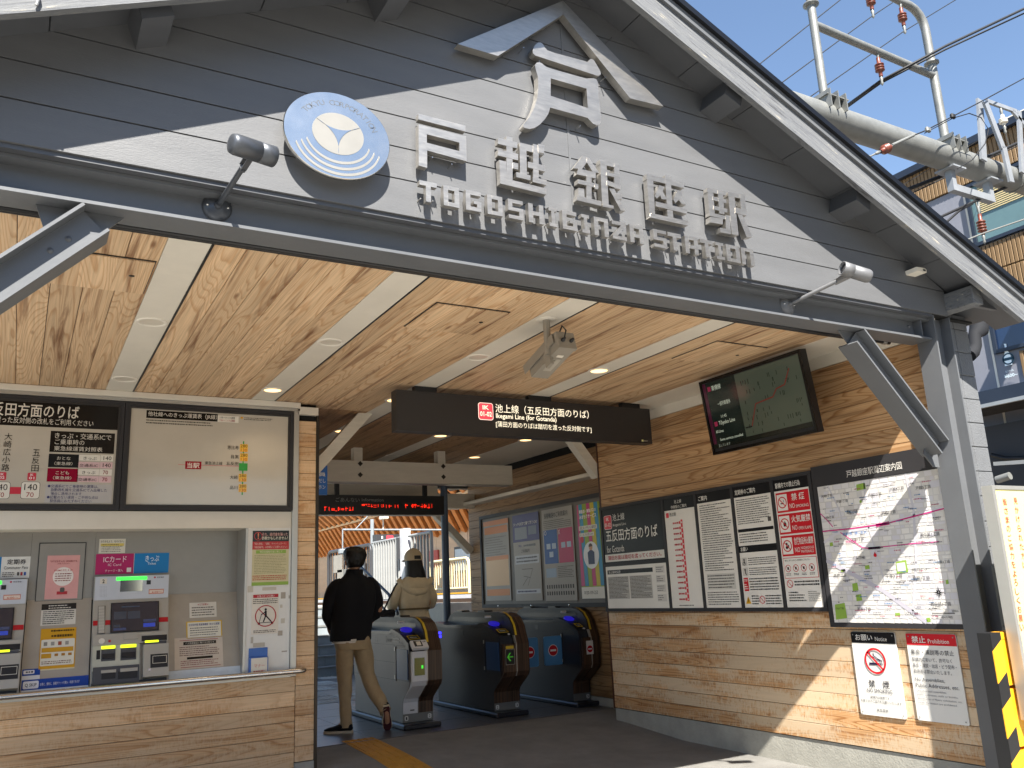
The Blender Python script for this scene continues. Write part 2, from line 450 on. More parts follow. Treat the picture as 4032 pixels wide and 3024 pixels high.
M_tile = mat('dark_floor_tile', '#4c4c4e', .35, var=.18, vs=5, bump=.08, bs=80)
M_ss = mat('stainless_steel', (.66, .65, .63), .24, 1.0, var=.1, vs=8, stretch=(1, 1, 12))
M_ssb = mat('brushed_stainless', (.47, .445, .405), .36, .9, var=.12, vs=14, stretch=(1, 1, 5), bump=.04, bs=200)
M_alu = mat('aluminium', '#b9b7b1', .4, .7, var=.05)
M_galv = mat('galvanised_steel', '#7a7b78', .5, .35, var=.14, vs=7, bump=.1)
M_bronze = mat('dark_bronze', '#3a332b', .4, .5, var=.1)
M_cmu = mat('painted_block', (.125, .13, .137), .7, var=.1, vs=5, bump=.5, bs=90)
M_roof = mat('black_roof_metal', '#15161a', .35, .3, var=.1)
M_red = mat('red_paint', '#b81c22', .45, var=.05)
M_glassd = mat('dark_glass', '#10131a', .06, var=.05, spec=.8)
M_cable = mat('black_cable', '#101114', .6, var=.1)

XC, SL = 2.278, .4475
# ================================================================= ground
def sheet(name, prof, x0, x1, m, nx=8):
    mb = MB(); xs = [x0 + (x1 - x0) * i / nx for i in range(nx + 1)]
    vs = [(x, y, z) for y, z in prof for x in xs]; k = nx + 1
    fs = [(j * k + i, j * k + i + 1, (j + 1) * k + i + 1, (j + 1) * k + i) for j in range(len(prof) - 1) for i in range(nx)]
    mb.add(vs, fs); return structure(mb.build(name, m))
M_street = mat('street_paving', (.30, .29, .265), .9, var=.12, vs=1.5, bump=.5, bs=120)
sheet('ground', [(-400, -.20), (-20, -.20), (30, -.20), (400, -.20)], -400, 400, mat('far_ground', (.22, .21, .19), .95, var=.15, vs=.4))
sheet('street', [(-14, -.17), (-2, -.165), (3.3, -.135)], -30, 40, M_street)
sheet('pavement', [(3.3, -.131), (5.37, -.107), (6.27, -.098), (7.1, -.034), (7.8, -.004)], -.6, 5.59, M_asph)
# seam strip and darker repair in the asphalt
mb = MB(); mb.prism([(2.2, 6.2), (5.2, 5.35), (5.2, 5.37), (2.2, 6.22)], (V((0, 0, -.093)), V((1, 0, 0)), V((0, 1, 0)), V((0, 0, 1))), -.001, .0)
fl = structure(part('floor', None))
fb = box('floor_bed', M_gap, fl, (1.0, 7.8, -.09), (5.6, 14.5, -.02))
tl = bar_mesh('floor_tile', .594, .594, .02, M_tile, .002)
for i in range(8):
    for j in range(11):
        place('floor_tile', tl, fl, (1.15 + .3 + .6 * i, 7.805 + .3 + .6 * j, -.010 + random.uniform(-.0006, .0006)))

# ================================================================= station building
bld = thing('station_building', 'grey gabled station building with steel name letters and a wood-lined entrance', 'building', (XC, 3.3, -.1))
gable = part('gable_wall', bld)
YC = 3.24
bm_ = MB()
def gtrap(z0, z1, xa, xb, lim=4.42):
    hw0 = (lim - z0) / SL; hw1 = (lim - z1) / SL
    a0, b0 = max(xa, XC - hw0), min(xb, XC + hw0); a1, b1 = max(xa, XC - hw1), min(xb, XC + hw1)
    if b0 - a0 < .02: return None
    if b1 - a1 < .001: a1 = b1 = (max(a0, min(b0, XC)))
    return [(a0, z0), (b0, z0), (b1, z1), (a1, z1)]
fr = YP(0).frame
for i in range(10):
    z0 = 2.900 + .156 * i; z1 = z0
    if i == 0: z0 = 2.896; z1 = 3.0625
    else: z0 = 3.069 + .156 * (i - 1); z1 = z0 + .1495
    for xa, xb in ((-1.1, XC - .0015), (XC + .0015, 5.243)):
        pts = gtrap(z0, min(z1, 4.415), xa, xb)
        if not pts: continue
        mb = MB(); mb.prism(pts, fr, -YC - .014, -YC); o = mb.build('cladding_board', M_clad, gable)
mb = MB(); mb.prism(gtrap(2.897, 4.415, -1.1, 5.243), fr, -YC - .05, -YC - .0145); mb.build('backing', M_gap, gable)
mb = MB(); mb.box(XC - .006, YC - .003, 2.90, XC + .006, YC + .004, 4.40); mb.build('joint_seal', M_clad, gable)
box('drip_flashing', M_steel_dk, gable, (-1.1, 3.252, 2.8765), (5.09, 3.31, 2.8955))

# roof
roof = part('roof', bld)
def rake_poly(zl, zh, x_end, side, extra=0):
    s = side
    return [(XC, zl), (XC + s * (x_end - XC), zl - SL * (x_end - XC)), (XC + s * (x_end - XC + extra), zh - SL * (x_end - XC + extra)), (XC, zh)]
for s in (1, -1):
    for nm, zl, zh, xe, ex, y0, y1, m in (('roof_deck', 4.425, 4.512, 5.66, .0, 3.001, 12.6, M_steel_dk), ('barge_board', 4.318, 4.466, 5.622, .055, 2.965, 3.0, M_rake if s > 0 else M_rakel),
                                          ('roof_trim', 4.468, 4.514, 5.68, .01, 2.948, 3.0, M_steel), ('roof_sheet', 4.515, 4.552, 5.72, .01, 2.925, 12.7, M_roof)):
        mb = MB(); mb.prism(rake_poly(zl, zh, xe, s, ex), fr, -y1, -y0); mb.build(nm, m, roof)
    # soffit boards between barge board and gable, grey darkened for the eave shade
    ang = math.atan(SL) * s
    for k in range(9):
        xa = .02 + k * .385; xb = xa + .380
        pts = [(XC + s * xa, 4.4235 - SL * xa), (XC + s * xb, 4.4235 - SL * xb), (XC + s * xb, 4.412 - SL * xb), (XC + s * xa, 4.412 - SL * xa)]
        mb = MB(); mb.prism(pts, fr, -YC + .0, -3.0005); mb.build('soffit_board', M_steel_dk, roof)
    for xr in (1.02, 2.01):
        pts = [(XC + s * (xr - .055), 4.411 - SL * (xr - .055)), (XC + s * (xr + .055), 4.411 - SL * (xr + .055)), (XC + s * (xr + .055) - s * .035, 4.311 - SL * (xr + .055)), (XC + s * (xr - .055) - s * .035, 4.311 - SL * (xr - .055))]
        mb = MB(); mb.prism(pts, fr, -YC, -3.035); mb.build('purlin_end', M_steel_dk, roof)  # same grey darkened to stand in for the shade under the roof
    xw = XC + s * 3.06
    mb = MB(); mb.box(min(xw, xw - s * .105), 3.045, 2.925, max(xw, xw - s * .105), 3.30, 3.045, ch=.004); mb.build('wall_plate_end', M_rake, roof)
    mb = MB(); mb.box(min(xw + s * .0, xw + s * .35), 3.10, 2.935, max(xw, xw + s * .35), 3.13, 3.01); mb.build('eave_board', M_steel_dk, roof)
mb = MB(); mb.tube([(-.09, 2.955, 3.33), (-.085, 2.95, 3.305), (-.09, 2.955, 3.275)], .006, 6); mb.build('hook', M_alu, roof)

# steel beam, posts and braces
def hsec(mb, p0, p1, y0, y1, h, tf=.013, tw=.012):
    """H section lying in a plane of constant y: flanges span y0..y1, depth h"""
    p0, p1 = V(p0), V(p1); d = (p1 - p0).normalized(); n = V((-d.z, 0, d.x)); ym = (y0 + y1) / 2
    for o in (-(h / 2 - tf / 2), h / 2 - tf / 2):
        a = p0 + n * o; b = p1 + n * o; a.y = b.y = ym; mb.beam(a, b, y1 - y0, tf, up=n)
    a = p0.copy(); b = p1.copy(); a.y = b.y = ym; mb.beam(a, b, tw, h - 2 * tf, up=n)
mb = MB(); hsec(mb, (-1.2, 0, 2.803), (5.108, 0, 2.803), 3.29, 3.44, .144); beam = mb.build('steel_beam', M_steel, bld)
for px in ((1590, 1070), (1655, 1085)):
    p = P(3000 + px[0] * .36166, 900 + px[1] * .36166, 'Y', 3.36); mb = MB(); mb.lathe(p, (0, -1, 0), [(.0001, .014), (.008, .012), (.012, .004), (.012, 0)], 12); mb.build('bolt', M_steel, beam)
mb = MB(); mb.box(5.03, 3.30, 2.7455, 5.036, 3.358, 2.861); mb.build('stiffener', M_steel, beam)
def post(x0, sgn):
    mb = MB()
    for a in (0, .170): mb.box(x0 + sgn * a, 3.262, -.2, x0 + sgn * (a + .013), 3.402, 2.895)
    mb.box(x0 + sgn * .0131, 3.330, -.2, x0 + sgn * .1699, 3.340, 2.894)
    return mb.build('steel_post', M_steel, bld)
post(5.11, 1); post(2 * XC - 5.11, -1)
def brace(sg):
    mx = (lambda x: x) if sg > 0 else (lambda x: 2 * XC - x)
    p0 = (mx(4.40), 0, 2.685); p1 = (mx(5.062), 0, 2.020)
    mb = MB(); hsec(mb, p0, p1, 3.29, 3.43, .136, .012, .010); b = mb.build('steel_brace', M_steel, bld)
    pts = [(mx(4.30), 2.730), (mx(4.60), 2.730), (mx(4.56), 2.62), (mx(4.44), 2.585)]
    mb = MB(); mb.prism(pts, fr, -3.38, -3.372); mb.build('gusset_plate', M_steel, b)
    pts = [(mx(5.089), 2.12), (mx(5.089), 1.90), (mx(5.03), 1.90), (mx(4.95), 1.98), (mx(5.0), 2.08)]
    mb = MB(); mb.prism(pts, fr, -3.38, -3.372); mb.build('gusset_plate', M_steel, b)
    for dx, dz in ((4.485, 2.605), (4.54, 2.55)):
        mb = MB(); mb.lathe((mx(dx), 3.364, dz), (0, -1, 0), [(.0001, .016), (.009, .013), (.015, .005), (.015, 0)], 14); mb.build('bolt', M_steel, b)
brace(1); brace(-1)
# block pier right of the post
pier = part('block_pier', bld)
zs = [2.693 - .1627 * k for k in range(-1, 18)]
for k, z in enumerate(zs):
    h = .158
    if z > 2.80: h = .10
    sw = .055 if k % 2 else .075
    for a, b in ((5.330, 5.330 + .10), (5.434, 5.585)):
        box('block', M_cmu, pier, (a, 3.33 + (.002 if k % 3 == 0 else 0), z), (b, 3.75, z + h), .003)
box('mortar', M_clad, pier, (5.3295, 3.338, -.2), (5.582, 3.74, 2.85))

# ceiling
ceil = part('ceiling', bld)
ZC = 2.884
box('ceiling_void', M_gap, ceil, (-.6, 3.30, ZC + .016), (5.6, 11.1, ZC + .03))
strips = [(.482, .669), (1.574, 1.761), (2.66, 2.847), (3.743, 3.93), (4.83, 5.205)]
for i, (a, b) in enumerate(strips):
    y1 = 7.02 if i < 2 else 11.05
    box('light_strip', M_white, ceil, (a, 3.31, ZC - .001), (b, y1, ZC + .012))
    if i < 4: box('shadow_gap', M_black, ceil, (b + .0005, 3.31, ZC - .003), (b + .012, y1, ZC + .012))
bays = [(-.56, .482), (.681, 1.574), (1.773, 2.66), (2.859, 3.743), (3.942, 4.83)]
for i, (a, b) in enumerate(bays):
    n = 6 if i else 7; w = (b - a) / n
    for k in range(n):
        xx = a + w * (k + .5)
        segs = [(3.31, 7.02)] if xx < 1.9 else [(3.31, 7.2), (7.204, 11.05)]
        for s0, s1 in segs:
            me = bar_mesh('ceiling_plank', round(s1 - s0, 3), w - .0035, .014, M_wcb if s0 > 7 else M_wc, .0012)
            place('ceiling_plank', me, ceil, (xx, (s0 + s1) / 2, ZC + .008), (0, 0, PI / 2))
box('back_ceiling', M_white, ceil, (5.205, 7.26, ZC), (5.6, 11.05, ZC + .012))
for hx, hy in ((-.015, 4.18), (1.972, 4.218), (4.121, 4.232)):
    hp = MB(); hp.box(hx, hy, ZC - .0035, hx + .487, hy + .493, ZC - .0005); hp = hp.build('access_hatch', M_black, ceil)
    for k in range(3):
        me = bar_mesh('hatch_plank', .473, .1575, .008, M_wc, .001); place('hatch_plank', me, hp, (hx + .0075 + .158 * (k + .5), hy + .2465, ZC - .0065), (0, 0, PI / 2))
    mb = MB(); mb.lathe((hx + .40, hy + .22, ZC - .0105), (0, 0, -1), [(.0001, .004), (.012, .003), (.014, 0)], 12); mb.build('latch', M_bronze, hp)

# right wall
def planks(parent, name, m, axis, const, a, b, z0, n, pitch, th=.02, back=1, z_top=None):
    for k in range(n):
        zc = z0 + pitch * (k + .5)
        me = bar_mesh(name + '_mesh' + m.name, b - a, pitch - .0035, th, m, .0015)
        me2 = me
        c = (a + b) / 2
        if axis == 'Y': ob = place(name, me2, parent, (const + back * th / 2, c, zc), (PI / 2, 0, PI / 2))
        else: ob = place(name, me2, parent, (c, const + back * th / 2, zc), (PI / 2, 0, 0))
rw = part('right_wall', bld)
planks(rw, 'wall_plank', M_wl, 'Y', 5.2, 3.412, 7.25, .09, 11, .1125)
planks(rw, 'wall_plank', M_ww, 'Y', 5.2, 3.412, 7.25, .09 + 11 * .1125, 13, .1125)
box('wall_core', M_gap, rw, (5.2205, 3.76, -.2), (5.58, 7.255, 2.9))
box('wall_end', M_clad, rw, (5.2206, 3.412, -.2), (5.329, 3.758, 2.88))
box('white_fascia', M_white, rw, (5.199, 3.412, 2.792), (5.2203, 7.25, 2.8835))
box('concrete_base', M_conc, rw, (5.209, 3.405, -.25), (5.2203, 7.255, .084))
box('corner_trim', mat('red_brown_trim', '#4d2a1a', .5), rw, (5.197, 7.2505, .084), (5.24, 7.272, 2.88))
bw = part('back_wall', bld)
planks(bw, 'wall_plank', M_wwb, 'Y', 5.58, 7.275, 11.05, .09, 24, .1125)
box('wall_core', M_gap, bw, (5.6005, 7.275, -.2), (5.75, 11.05, 2.9))
box('concrete_base', M_conc, bw, (5.575, 7.275, -.1), (5.6, 11.05, .085))
box('ledge_timber', M_beamw, bw, (5.40, 7.275, 2.432), (5.579, 11.4, 2.476), .003)

# white timbers inside
def timb(name, p0, p1, w, h, up=(0, 0, 1), par=None):
    mb = MB(); mb.beam(p0, p1, w, h, up); return mb.build(name, M_beamw, par or bld)
wb = timb('cross_beam', (2.16, 9.12, 2.615), (5.19, 9.12, 2.615), .14, .236)
box('beam_flashing', M_alu, wb, (2.16, 9.045, 2.488), (5.17, 9.19, 2.4965))
for x in (3.225, 4.25): timb('hanger', (x, 9.12, 2.734), (x, 9.12, 2.884), .10, .10, (0, 1, 0))
for x in (3.24, 4.26):
    for z in (2.70, 2.575):
        mb = MB(); mb.prism([(x - .03, z), (x, z - .03), (x + .03, z), (x, z + .03)], YP(9.05).frame, 0, .004)
        mb.lathe((x, 9.046, z), (0, -1, 0), [(.014, 0), (.014, .012), (.0001, .013)], 6); mb.build('bolt', M_bronze, wb)
timb('timber_brace', (4.80, 7.33, 2.92), (5.235, 7.33, 2.38), .10, .105, (0, 1, 0))
timb('timber_brace', (2.70, 7.33, 2.93), (2.17, 7.33, 2.33), .10, .105, (0, 1, 0))
timb('cross_beam', (2.16, 10.9, 2.5), (5.58, 10.9, 2.5), .12, .2)
box('rear_wall_beam', M_beamw, bld, (2.16, 9.98, 2.405), (4.61, 10.10, 2.8835))
timb('timber_brace', (4.95, 10.98, 2.40), (5.56, 10.98, 1.80), .09, .12, (0, 1, 0))
box('roof_edge', M_steel_dk, bld, (1.0, 11.06, 2.7), (5.75, 11.2, 2.95))
mb = MB(); mb.tube([(4.66, 9.9, -.02), (4.66, 9.9, 2.60)], .046, 20); mb.build('steel_column', mat('blue_grey_steel', '#3c4a5c', .4, .2), bld)
mb = MB(); mb.tube([(2.992, 10.6, -.02), (2.992, 10.6, 2.60)], .022, 12); mb.build('steel_column', _mats['blue_grey_steel'], bld)

# shutter rail hung below the beam
rail = MB(); rail.tube([(-.8, 3.53, 2.765), (5.0, 3.53, 2.765)], .0135, 12).tube([(-.8, 3.555, 2.765), (4.6, 3.555, 2.765)], .011, 10)
sr = rail.build('shutter_rail', M_black, bld)
for x in (.12, 1.83, 2.72): 
    mb = MB(); mb.tube([(x, 3.53, 2.77), (x, 3.53, 2.884)], .008, 8); mb.build('rail_hanger', M_alu, sr)
mb = MB(); mb.tube([(4.93, 3.53, 2.765), (4.96, 3.53, 2.765)], .02, 12); mb.build('rail_clip', M_alu, sr)

# ================================================================= ticket wall
tw = part('ticket_wall', bld)
YT = 7.05
planks(tw, 'counter_plank', M_wt, 'X', YT, -.6, 1.977, -.0030, 6, .1125)
for k in range(24): 
    me = bar_mesh('pillar_plank', .150, .109, .02, M_wt, .0015); place('pillar_plank', me, tw, (2.057, YT + .010, .035 + .1125 * (k + .5)), (PI / 2, 0, 0))
box('base_trim', M_conc, tw, (1.98, YT - .004, -.1), (2.135, YT + .02, .030))
box('pillar_cap', M_white, tw, (1.965, YT - .03, 2.785), (2.142, YT + .03, 2.85), .002)
box('corner_trim', M_bronze, tw, (2.1335, YT - .008, -.06), (2.157, YT + .10, 2.784))
box('wall_core', M_gap, tw, (-.6, YT + .36, -.1), (2.155, YT + .6, 2.88))
for k in range(25):
    me = bar_mesh('side_plank', 1.9, .109, .018, M_ww, .0015); place('side_plank', me, tw, (2.146, YT + .101 + .95, .0 + .1125 * (k + .5)), (PI / 2, 0, PI / 2))
box('side_core', M_gap, tw, (2.0, YT + .021, -.05), (2.135, YT + 1.95, 2.88))
box('core_panel', M_gap, tw, (-.6, YT + .0205, -.05), (1.98, YT + .04, .66))
box('core_panel', M_gap, tw, (-.6, YT + .021, 1.97), (1.98, YT + .04, 2.88))
box('cove_trim', M_white, tw, (-.6, YT - .045, 2.836), (1.985, YT + .02, 2.8825), .004)
box('cove_trim', M_alu, tw, (-.6, YT - .03, 2.806), (1.985, YT + .02, 2.8355), .003)
box('white_panel', M_white, tw, (-.6, YT - .002, 1.835), (1.93, YT + .018, 1.966))
mb = MB(); mb.box(1.931, YT - .03, .675, 1.978, YT + .0203, 2.8055, ch=.003); mb.build('aluminium_jamb', M_alu, tw)
box('door_panel', mat('white_panel_paint', '#dcdad4', .35, var=.05), tw, (1.583, YT - .004, .70), (1.930, YT + .02, 1.8345), .002)
box('door_jamb', M_alu, tw, (1.565, YT - .012, .70), (1.5825, YT + .30, 1.8345))
box('recess_soffit', M_white, tw, (-.6, YT + .019, 1.8355), (1.583, YT + .34, 1.85))
M_pan = mat('grey_machine_panel', '#8f8b84', .42, .35, var=.06)
M_tan = mat('beige_machine_panel', '#a89f91', .45, .25, var=.07)
box('recess_panel', M_pan, tw, (.505, YT + .27, 1.33), (1.5645, YT + .285, 1.835))
box('recess_panel', M_pan, tw, (.079, YT + .268, 1.33), (.5035, YT + .285, 1.835))
box('recess_panel', M_pan, tw, (-.6, YT + .27, 1.33), (.0775, YT + .285, 1.835))
slopeV = (0, .22, .645)
SP = Plane((0, YT + .045, .70), (1, 0, 0), slopeV)
SLn = V(slopeV).length
for a, b in ((.079, .5035), (1.043, 1.5645)):
    slab('sloping_panel', SP, a, 0.0, b, SLn, -.01, 0, M_tan, tw)
box('counter_sill', M_alu, tw, (-.6, YT - .02, .672), (1.95, YT + .09, .699))
slab('white_lip', SP, 1.043, .004, 1.5645, .085, .0005, .006, mat('pale_lip', '#cdd6dc', .35), tw)
hf = MB(); hf.box(.133, YT + .262, 1.335, .437, YT + .2675, 1.752, ch=.001); hf.build('service_hatch', M_pan, tw)
frame_part('hatch_gap', YP(YT + .262), .128, 1.331, .442, 1.757, .006, -.0055, .0006, M_black, tw)
# stainless hand rail
hr = MB(); pts = [(-.7, YT - .075, .715), (1.99, YT - .075, .715)]
for k in range(7):
    a = k / 6 * PI / 2; pts.append((1.99 + .05 * math.sin(a), YT - .075 + .05 * (1 - math.cos(a)), .715))
pts.append((2.04, YT - .002, .715))
hr.tube(pts, .021, 14)
handrail = hr.build('handrail', M_ss); WL[handrail.name] = V((0, 0, 0))
tag(handrail, 'polished stainless rail along the ticket counter edge', 'handrail')
# ================================================================= steel name sign letters
YL = 3.185
LP = YP(0)
def stroke_letter(name, polys, parent, y_front=YL, depth=.032, conv=None, m=None, holes=None, pins=True):
    mb = MB()
    for i, pl in enumerate(polys):
        uv = []
        for q in pl:
            w = P(*conv(*q), 'Y', y_front); uv.append((w.x, w.z))
        hs = []
        if holes and i in holes:
            hs = [[((lambda w: (w.x, w.z))(P(*conv(*q), 'Y', y_front))) for q in holes[i]]]
        e = .0006 * i
        mb.prism(uv, LP.frame, -y_front - depth, -y_front + e, holes=hs)
    o = mb.build(name, m or M_ssb, parent)
    if pins:
        xs = [v.co.x for v in o.data.vertices]; zs_ = [v.co.z for v in o.data.vertices]
        pm = MB()
        for fx, fz in ((.25, .8), (.75, .75), (.3, .25), (.7, .2)):
            x = min(xs) + fx * (max(xs) - min(xs)); z = min(zs_) + fz * (max(zs_) - min(zs_))
            pm.tube([(x, y_front + .01, z), (x, YC, z)], .003, 6)
        po = pm.build('fixing_pins', M_ss, o)
    return o
nm = thing('station_name_sign', 'large brushed steel characters spelling the station name across the gable', 'sign', (2.3, YC, 3.1))
stroke_letter('character', [[(500, 737), (805, 814), (805, 852), (500, 773)], [(500, 806), (808, 884), (812, 1045), (556, 975), (556, 1088), (502, 1072)]], nm, conv=c2,
              holes={1: [(554, 870), (765, 924), (765, 980), (554, 925)]})
def q(x0, y0, x1, y1, s=.24, top=True):   # slanted bar helper (pixel space, follows facade slope)
    return [(x0, y0), (x1, y0 + (x1 - x0) * s), (x1, y1 + (x1 - x0) * s), (x0, y1)]
etsu = [q(1070, 882, 1110, 1180), q(1015, 893, 1140, 932), q(1015, 968, 1145, 1008), [(1022, 1037), (1066, 1048), (1070, 1165), (1028, 1155)], q(1110, 1052, 1145, 1092),
        q(1028, 1150, 1327, 1190, .245), q(1152, 925, 1310, 968), [(1152, 925), (1196, 936), (1200, 1150), (1156, 1140)], q(1240, 935, 1276, 1150), q(1206, 1050, 1318, 1088),
        q(1130, 1118, 1222, 1150), q(1236, 1150, 1326, 1182), [(1270, 935), (1310, 945), (1310, 1000), (1272, 990)]]
stroke_letter('character', etsu, nm, conv=c2)
gin = [[(478, 278), (520, 292), (518, 342), (468, 412), (432, 402), (388, 400)], [(519, 291), (538, 297), (637, 448), (590, 436), (573, 433), (517, 342)], [(432, 402), (603, 440), (603, 500), (420, 458)],
       q(512, 470, 562, 700), [(430, 507), (628, 556), (628, 595), (430, 548)], [(420, 662), (655, 722), (655, 768), (418, 710)], [(432, 590), (488, 602), (492, 690), (432, 672)], q(590, 560, 622, 600),
       [(640, 318), (702, 332), (726, 785), (662, 772)], [(640, 318), (822, 360), (824, 405), (640, 362)], [(775, 350), (822, 360), (838, 612), (778, 598)], [(700, 440), (830, 470), (830, 504), (700, 474)],
       [(705, 520), (838, 572), (838, 612), (705, 566)], [(724, 600), (776, 606), (882, 818), (836, 812)], [(662, 745), (768, 768), (768, 796), (662, 776)], [(782, 640), (848, 660), (850, 708), (800, 704)]]
stroke_letter('character', gin, nm, conv=F7)
za = [[(1095, 455), (1158, 470), (1180, 880), (1128, 866)], [(1095, 455), (1458, 540), (1460, 592), (1095, 505)], [(1272, 466), (1326, 478), (1356, 908), (1300, 896)],
      [(1215, 565), (1268, 580), (1250, 622), (1292, 702), (1240, 700), (1226, 662), (1195, 694), (1174, 672)], [(1395, 612), (1442, 622), (1430, 672), (1476, 756), (1432, 746), (1406, 706), (1372, 738), (1352, 704)],
      [(1180, 722), (1485, 796), (1485, 842), (1180, 768)], [(1135, 836), (1495, 912), (1492, 957), (1126, 876)]]
stroke_letter('character', za, nm, conv=F7)
eki = [[(1682, 590), (1740, 602), (1758, 865), (1706, 853)], [(1682, 590), (1860, 626), (1862, 664), (1682, 628)], q(1735, 672, 1866, 708), q(1742, 762, 1876, 798), [(1782, 615), (1832, 625), (1848, 848), (1798, 838)],
       [(1702, 828), (1900, 872), (1900, 905), (1702, 862)], [(1855, 852), (1900, 862), (1906, 1040), (1860, 1028)], [(1802, 976), (1906, 1000), (1906, 1040), (1806, 1022)], [(1706, 872), (1830, 892), (1828, 946), (1706, 926)],
       [(1878, 632), (1936, 642), (1980, 1052), (1914, 1040)], [(1878, 632), (2038, 662), (2040, 704), (1878, 672)], [(1990, 655), (2038, 662), (2056, 864), (2006, 852)], [(1945, 782), (2055, 812), (2056, 864), (1945, 836)],
       [(1966, 848), (2012, 856), (2112, 1068), (2056, 1072)]]
stroke_letter('character', eki, nm, conv=F7)
# emblem: roof chevron and the brush character
em = thing('emblem_sign', 'steel gable-shaped emblem with a brush-style character above the station name', 'sign', (XC, YC, 3.6))
stroke_letter('chevron', [[(755, 285), (1435, 5), (1437, 95), (1015, 362)], [(1436, 5), (2088, 690), (1872, 637), (1438, 95)]], em, YL - .012, .045, c2)
stroke_letter('character', [[(740, 215), (760, 185), (785, 165), (805, 164), (825, 174), (848, 212), (872, 240), (950, 268), (1235, 345), (1262, 355), (1285, 328), (1302, 325), (1322, 335), (1345, 372), (1380, 430), (1391, 462), (1388, 478), (1365, 489), (1340, 482), (1250, 452), (760, 292), (735, 270), (730, 245)],
    [(752, 385), (770, 360), (795, 356), (820, 366), (842, 388), (870, 405), (1000, 445), (1250, 515), (1285, 512), (1325, 513), (1350, 526), (1364, 560), (1372, 700), (1394, 900), (1390, 940), (1375, 960), (1350, 966), (1315, 950), (1262, 895), (1100, 850), (900, 795), (885, 850), (850, 905), (800, 960), (745, 994), (700, 1003), (655, 993), (638, 980), (640, 962), (700, 885), (745, 800), (775, 700), (785, 610), (782, 500), (760, 425)]],
    em, YL - .005, .040, F6, holes={1: [(905, 512), (1252, 612), (1265, 800), (905, 682)]})
# small block letters
rs = thing('romaji_sign', 'row of small raised steel block letters below the large characters', 'sign', (2.3, YC, 2.95))
B = {'T': [(0, .78, 1, 1), (.36, 0, .64, .78)], 'O': [(0, 0, .3, 1), (.7, 0, 1, 1), (.3, .8, .7, 1), (.3, 0, .7, .2)], 'G': [(0, 0, .3, 1), (.3, .8, 1, 1), (.3, 0, 1, .2), (.72, .2, 1, .5), (.5, .36, .72, .5)],
     'S': [(0, .82, 1, 1), (0, .41, .28, .82), (.28, .41, 1, .59), (.72, .18, 1, .41), (0, 0, 1, .18)], 'H': [(0, 0, .3, 1), (.7, 0, 1, 1), (.3, .4, .7, .6)], 'I': [(.05, .82, .95, 1), (.33, .18, .67, .82), (.05, 0, .95, .18)],
     'N': [(0, 0, .3, 1), (.7, 0, 1, 1), (.3, .8, .7, 1)], 'A': [(0, 0, .3, 1), (.7, 0, 1, 1), (.3, .8, .7, 1), (.3, .3, .7, .48)]}
lets = [('T', c3b, 145, 335), ('O', c3b, 405, 575), ('G', c3b, 648, 815), ('O', c3b, 882, 1048), ('S', c3b, 1110, 1272), ('H', c3b, 1330, 1495), ('I', c3b, 1548, 1645), ('G', c3b, 1700, 1855), ('I', c3b, 1905, 2000), ('N', c3b, 2045, 2200),
        ('Z', F7, 765, 900), ('A', F7, 935, 1065), ('S', F7, 1165, 1290), ('T', F7, 1305, 1435), ('A', F7, 1470, 1595), ('T', F7, 1620, 1740), ('I', F7, 1765, 1850), ('O', F7, 1870, 2000), ('N', F7, 2015, 2135)]
for ch, cv, a, b in lets:
    ya = (440 if cv is c3b else 900)
    # find x on the letter plane at mid height z=3.0
    def xat(u):
        v = ya
        for _ in range(6):
            w = P(*cv(u, v), 'Y', YL); v += (w.z - 3.0) / .0005 * .5 if abs(w.z - 3.0) > .0002 else 0
        return w.x
    x0, x1 = xat(a), xat(b); z0, z1 = 2.952, 3.050; mb = MB()
    if ch == 'Z':
        ps = [[(0, .8), (1, .8), (1, 1), (0, 1)], [(0, 0), (1, 0), (1, .2), (0, .2)], [(0, .2), (.35, .2), (1, .8), (.65, .8)]]
    else: ps = [[(r[0], r[1]), (r[2], r[1]), (r[2], r[3]), (r[0], r[3])] for r in B[ch]]
    for i, pl in enumerate(ps): mb.prism([(x0 + u * (x1 - x0), z0 + v * (z1 - z0)) for u, v in pl], LP.frame, -YL - .028, -YL + .0003 * i)
    for fx in (.15, .85): mb.tube([(x0 + fx * (x1 - x0), YL + .02, z0 + .02), (x0 + fx * (x1 - x0), YC, z0 + .02)], .003, 6)
    mb.build('letter', M_ssb, rs)
# round company emblem
cx_, cz_ = 1.083, 3.222
dp = YP(3.16)
a0 = dp.uv(1112, 480); a1 = dp.uv(1541, 600); t0 = dp.uv(1305, 360); t1 = dp.uv(1370, 706)
cx_ = (a0[0] + a1[0]) / 2; cz_ = (t0[1] + t1[1]) / 2; R_ = (t0[1] - t1[1]) / 2
dk = thing('company_disc', 'round polished steel disc with raised company lettering and star emblem', 'sign', (cx_, YC, cz_))
mb = MB(); mb.lathe((cx_, YC, cz_), (0, -1, 0), [(R_ * .8, 0), (R_ * .8, .05), (R_ - .002, .052), (R_, .055), (R_, .074), (R_ - .002, .076)], 72)
mb.prism(ellipse(cx_, cz_, R_ - .002, R_ - .002, 72), LP.frame, -YC + .05, -YC + .076)
M_disc = mat('polished_disc_steel', (.66, .635, .59), .2, 1.0, var=.04, vs=6)
M_sat = mat('satin_disc_steel', (.21, .205, .19), .5, 0.0, var=.05, vs=9)
mb.build('disc_plate', M_disc, dk)
dl = Plane((cx_, YC - .076, cz_), (1, 0, 0), (0, 0, 1))
def solid(name, pts, m, h=.0015, holes=(), par=dk, fr_=dl.frame): mb = MB(); mb.prism(pts, fr_, .0002, h, holes); return mb.build(name, m, par)
r = R_ * .485; cyy = R_ * .03
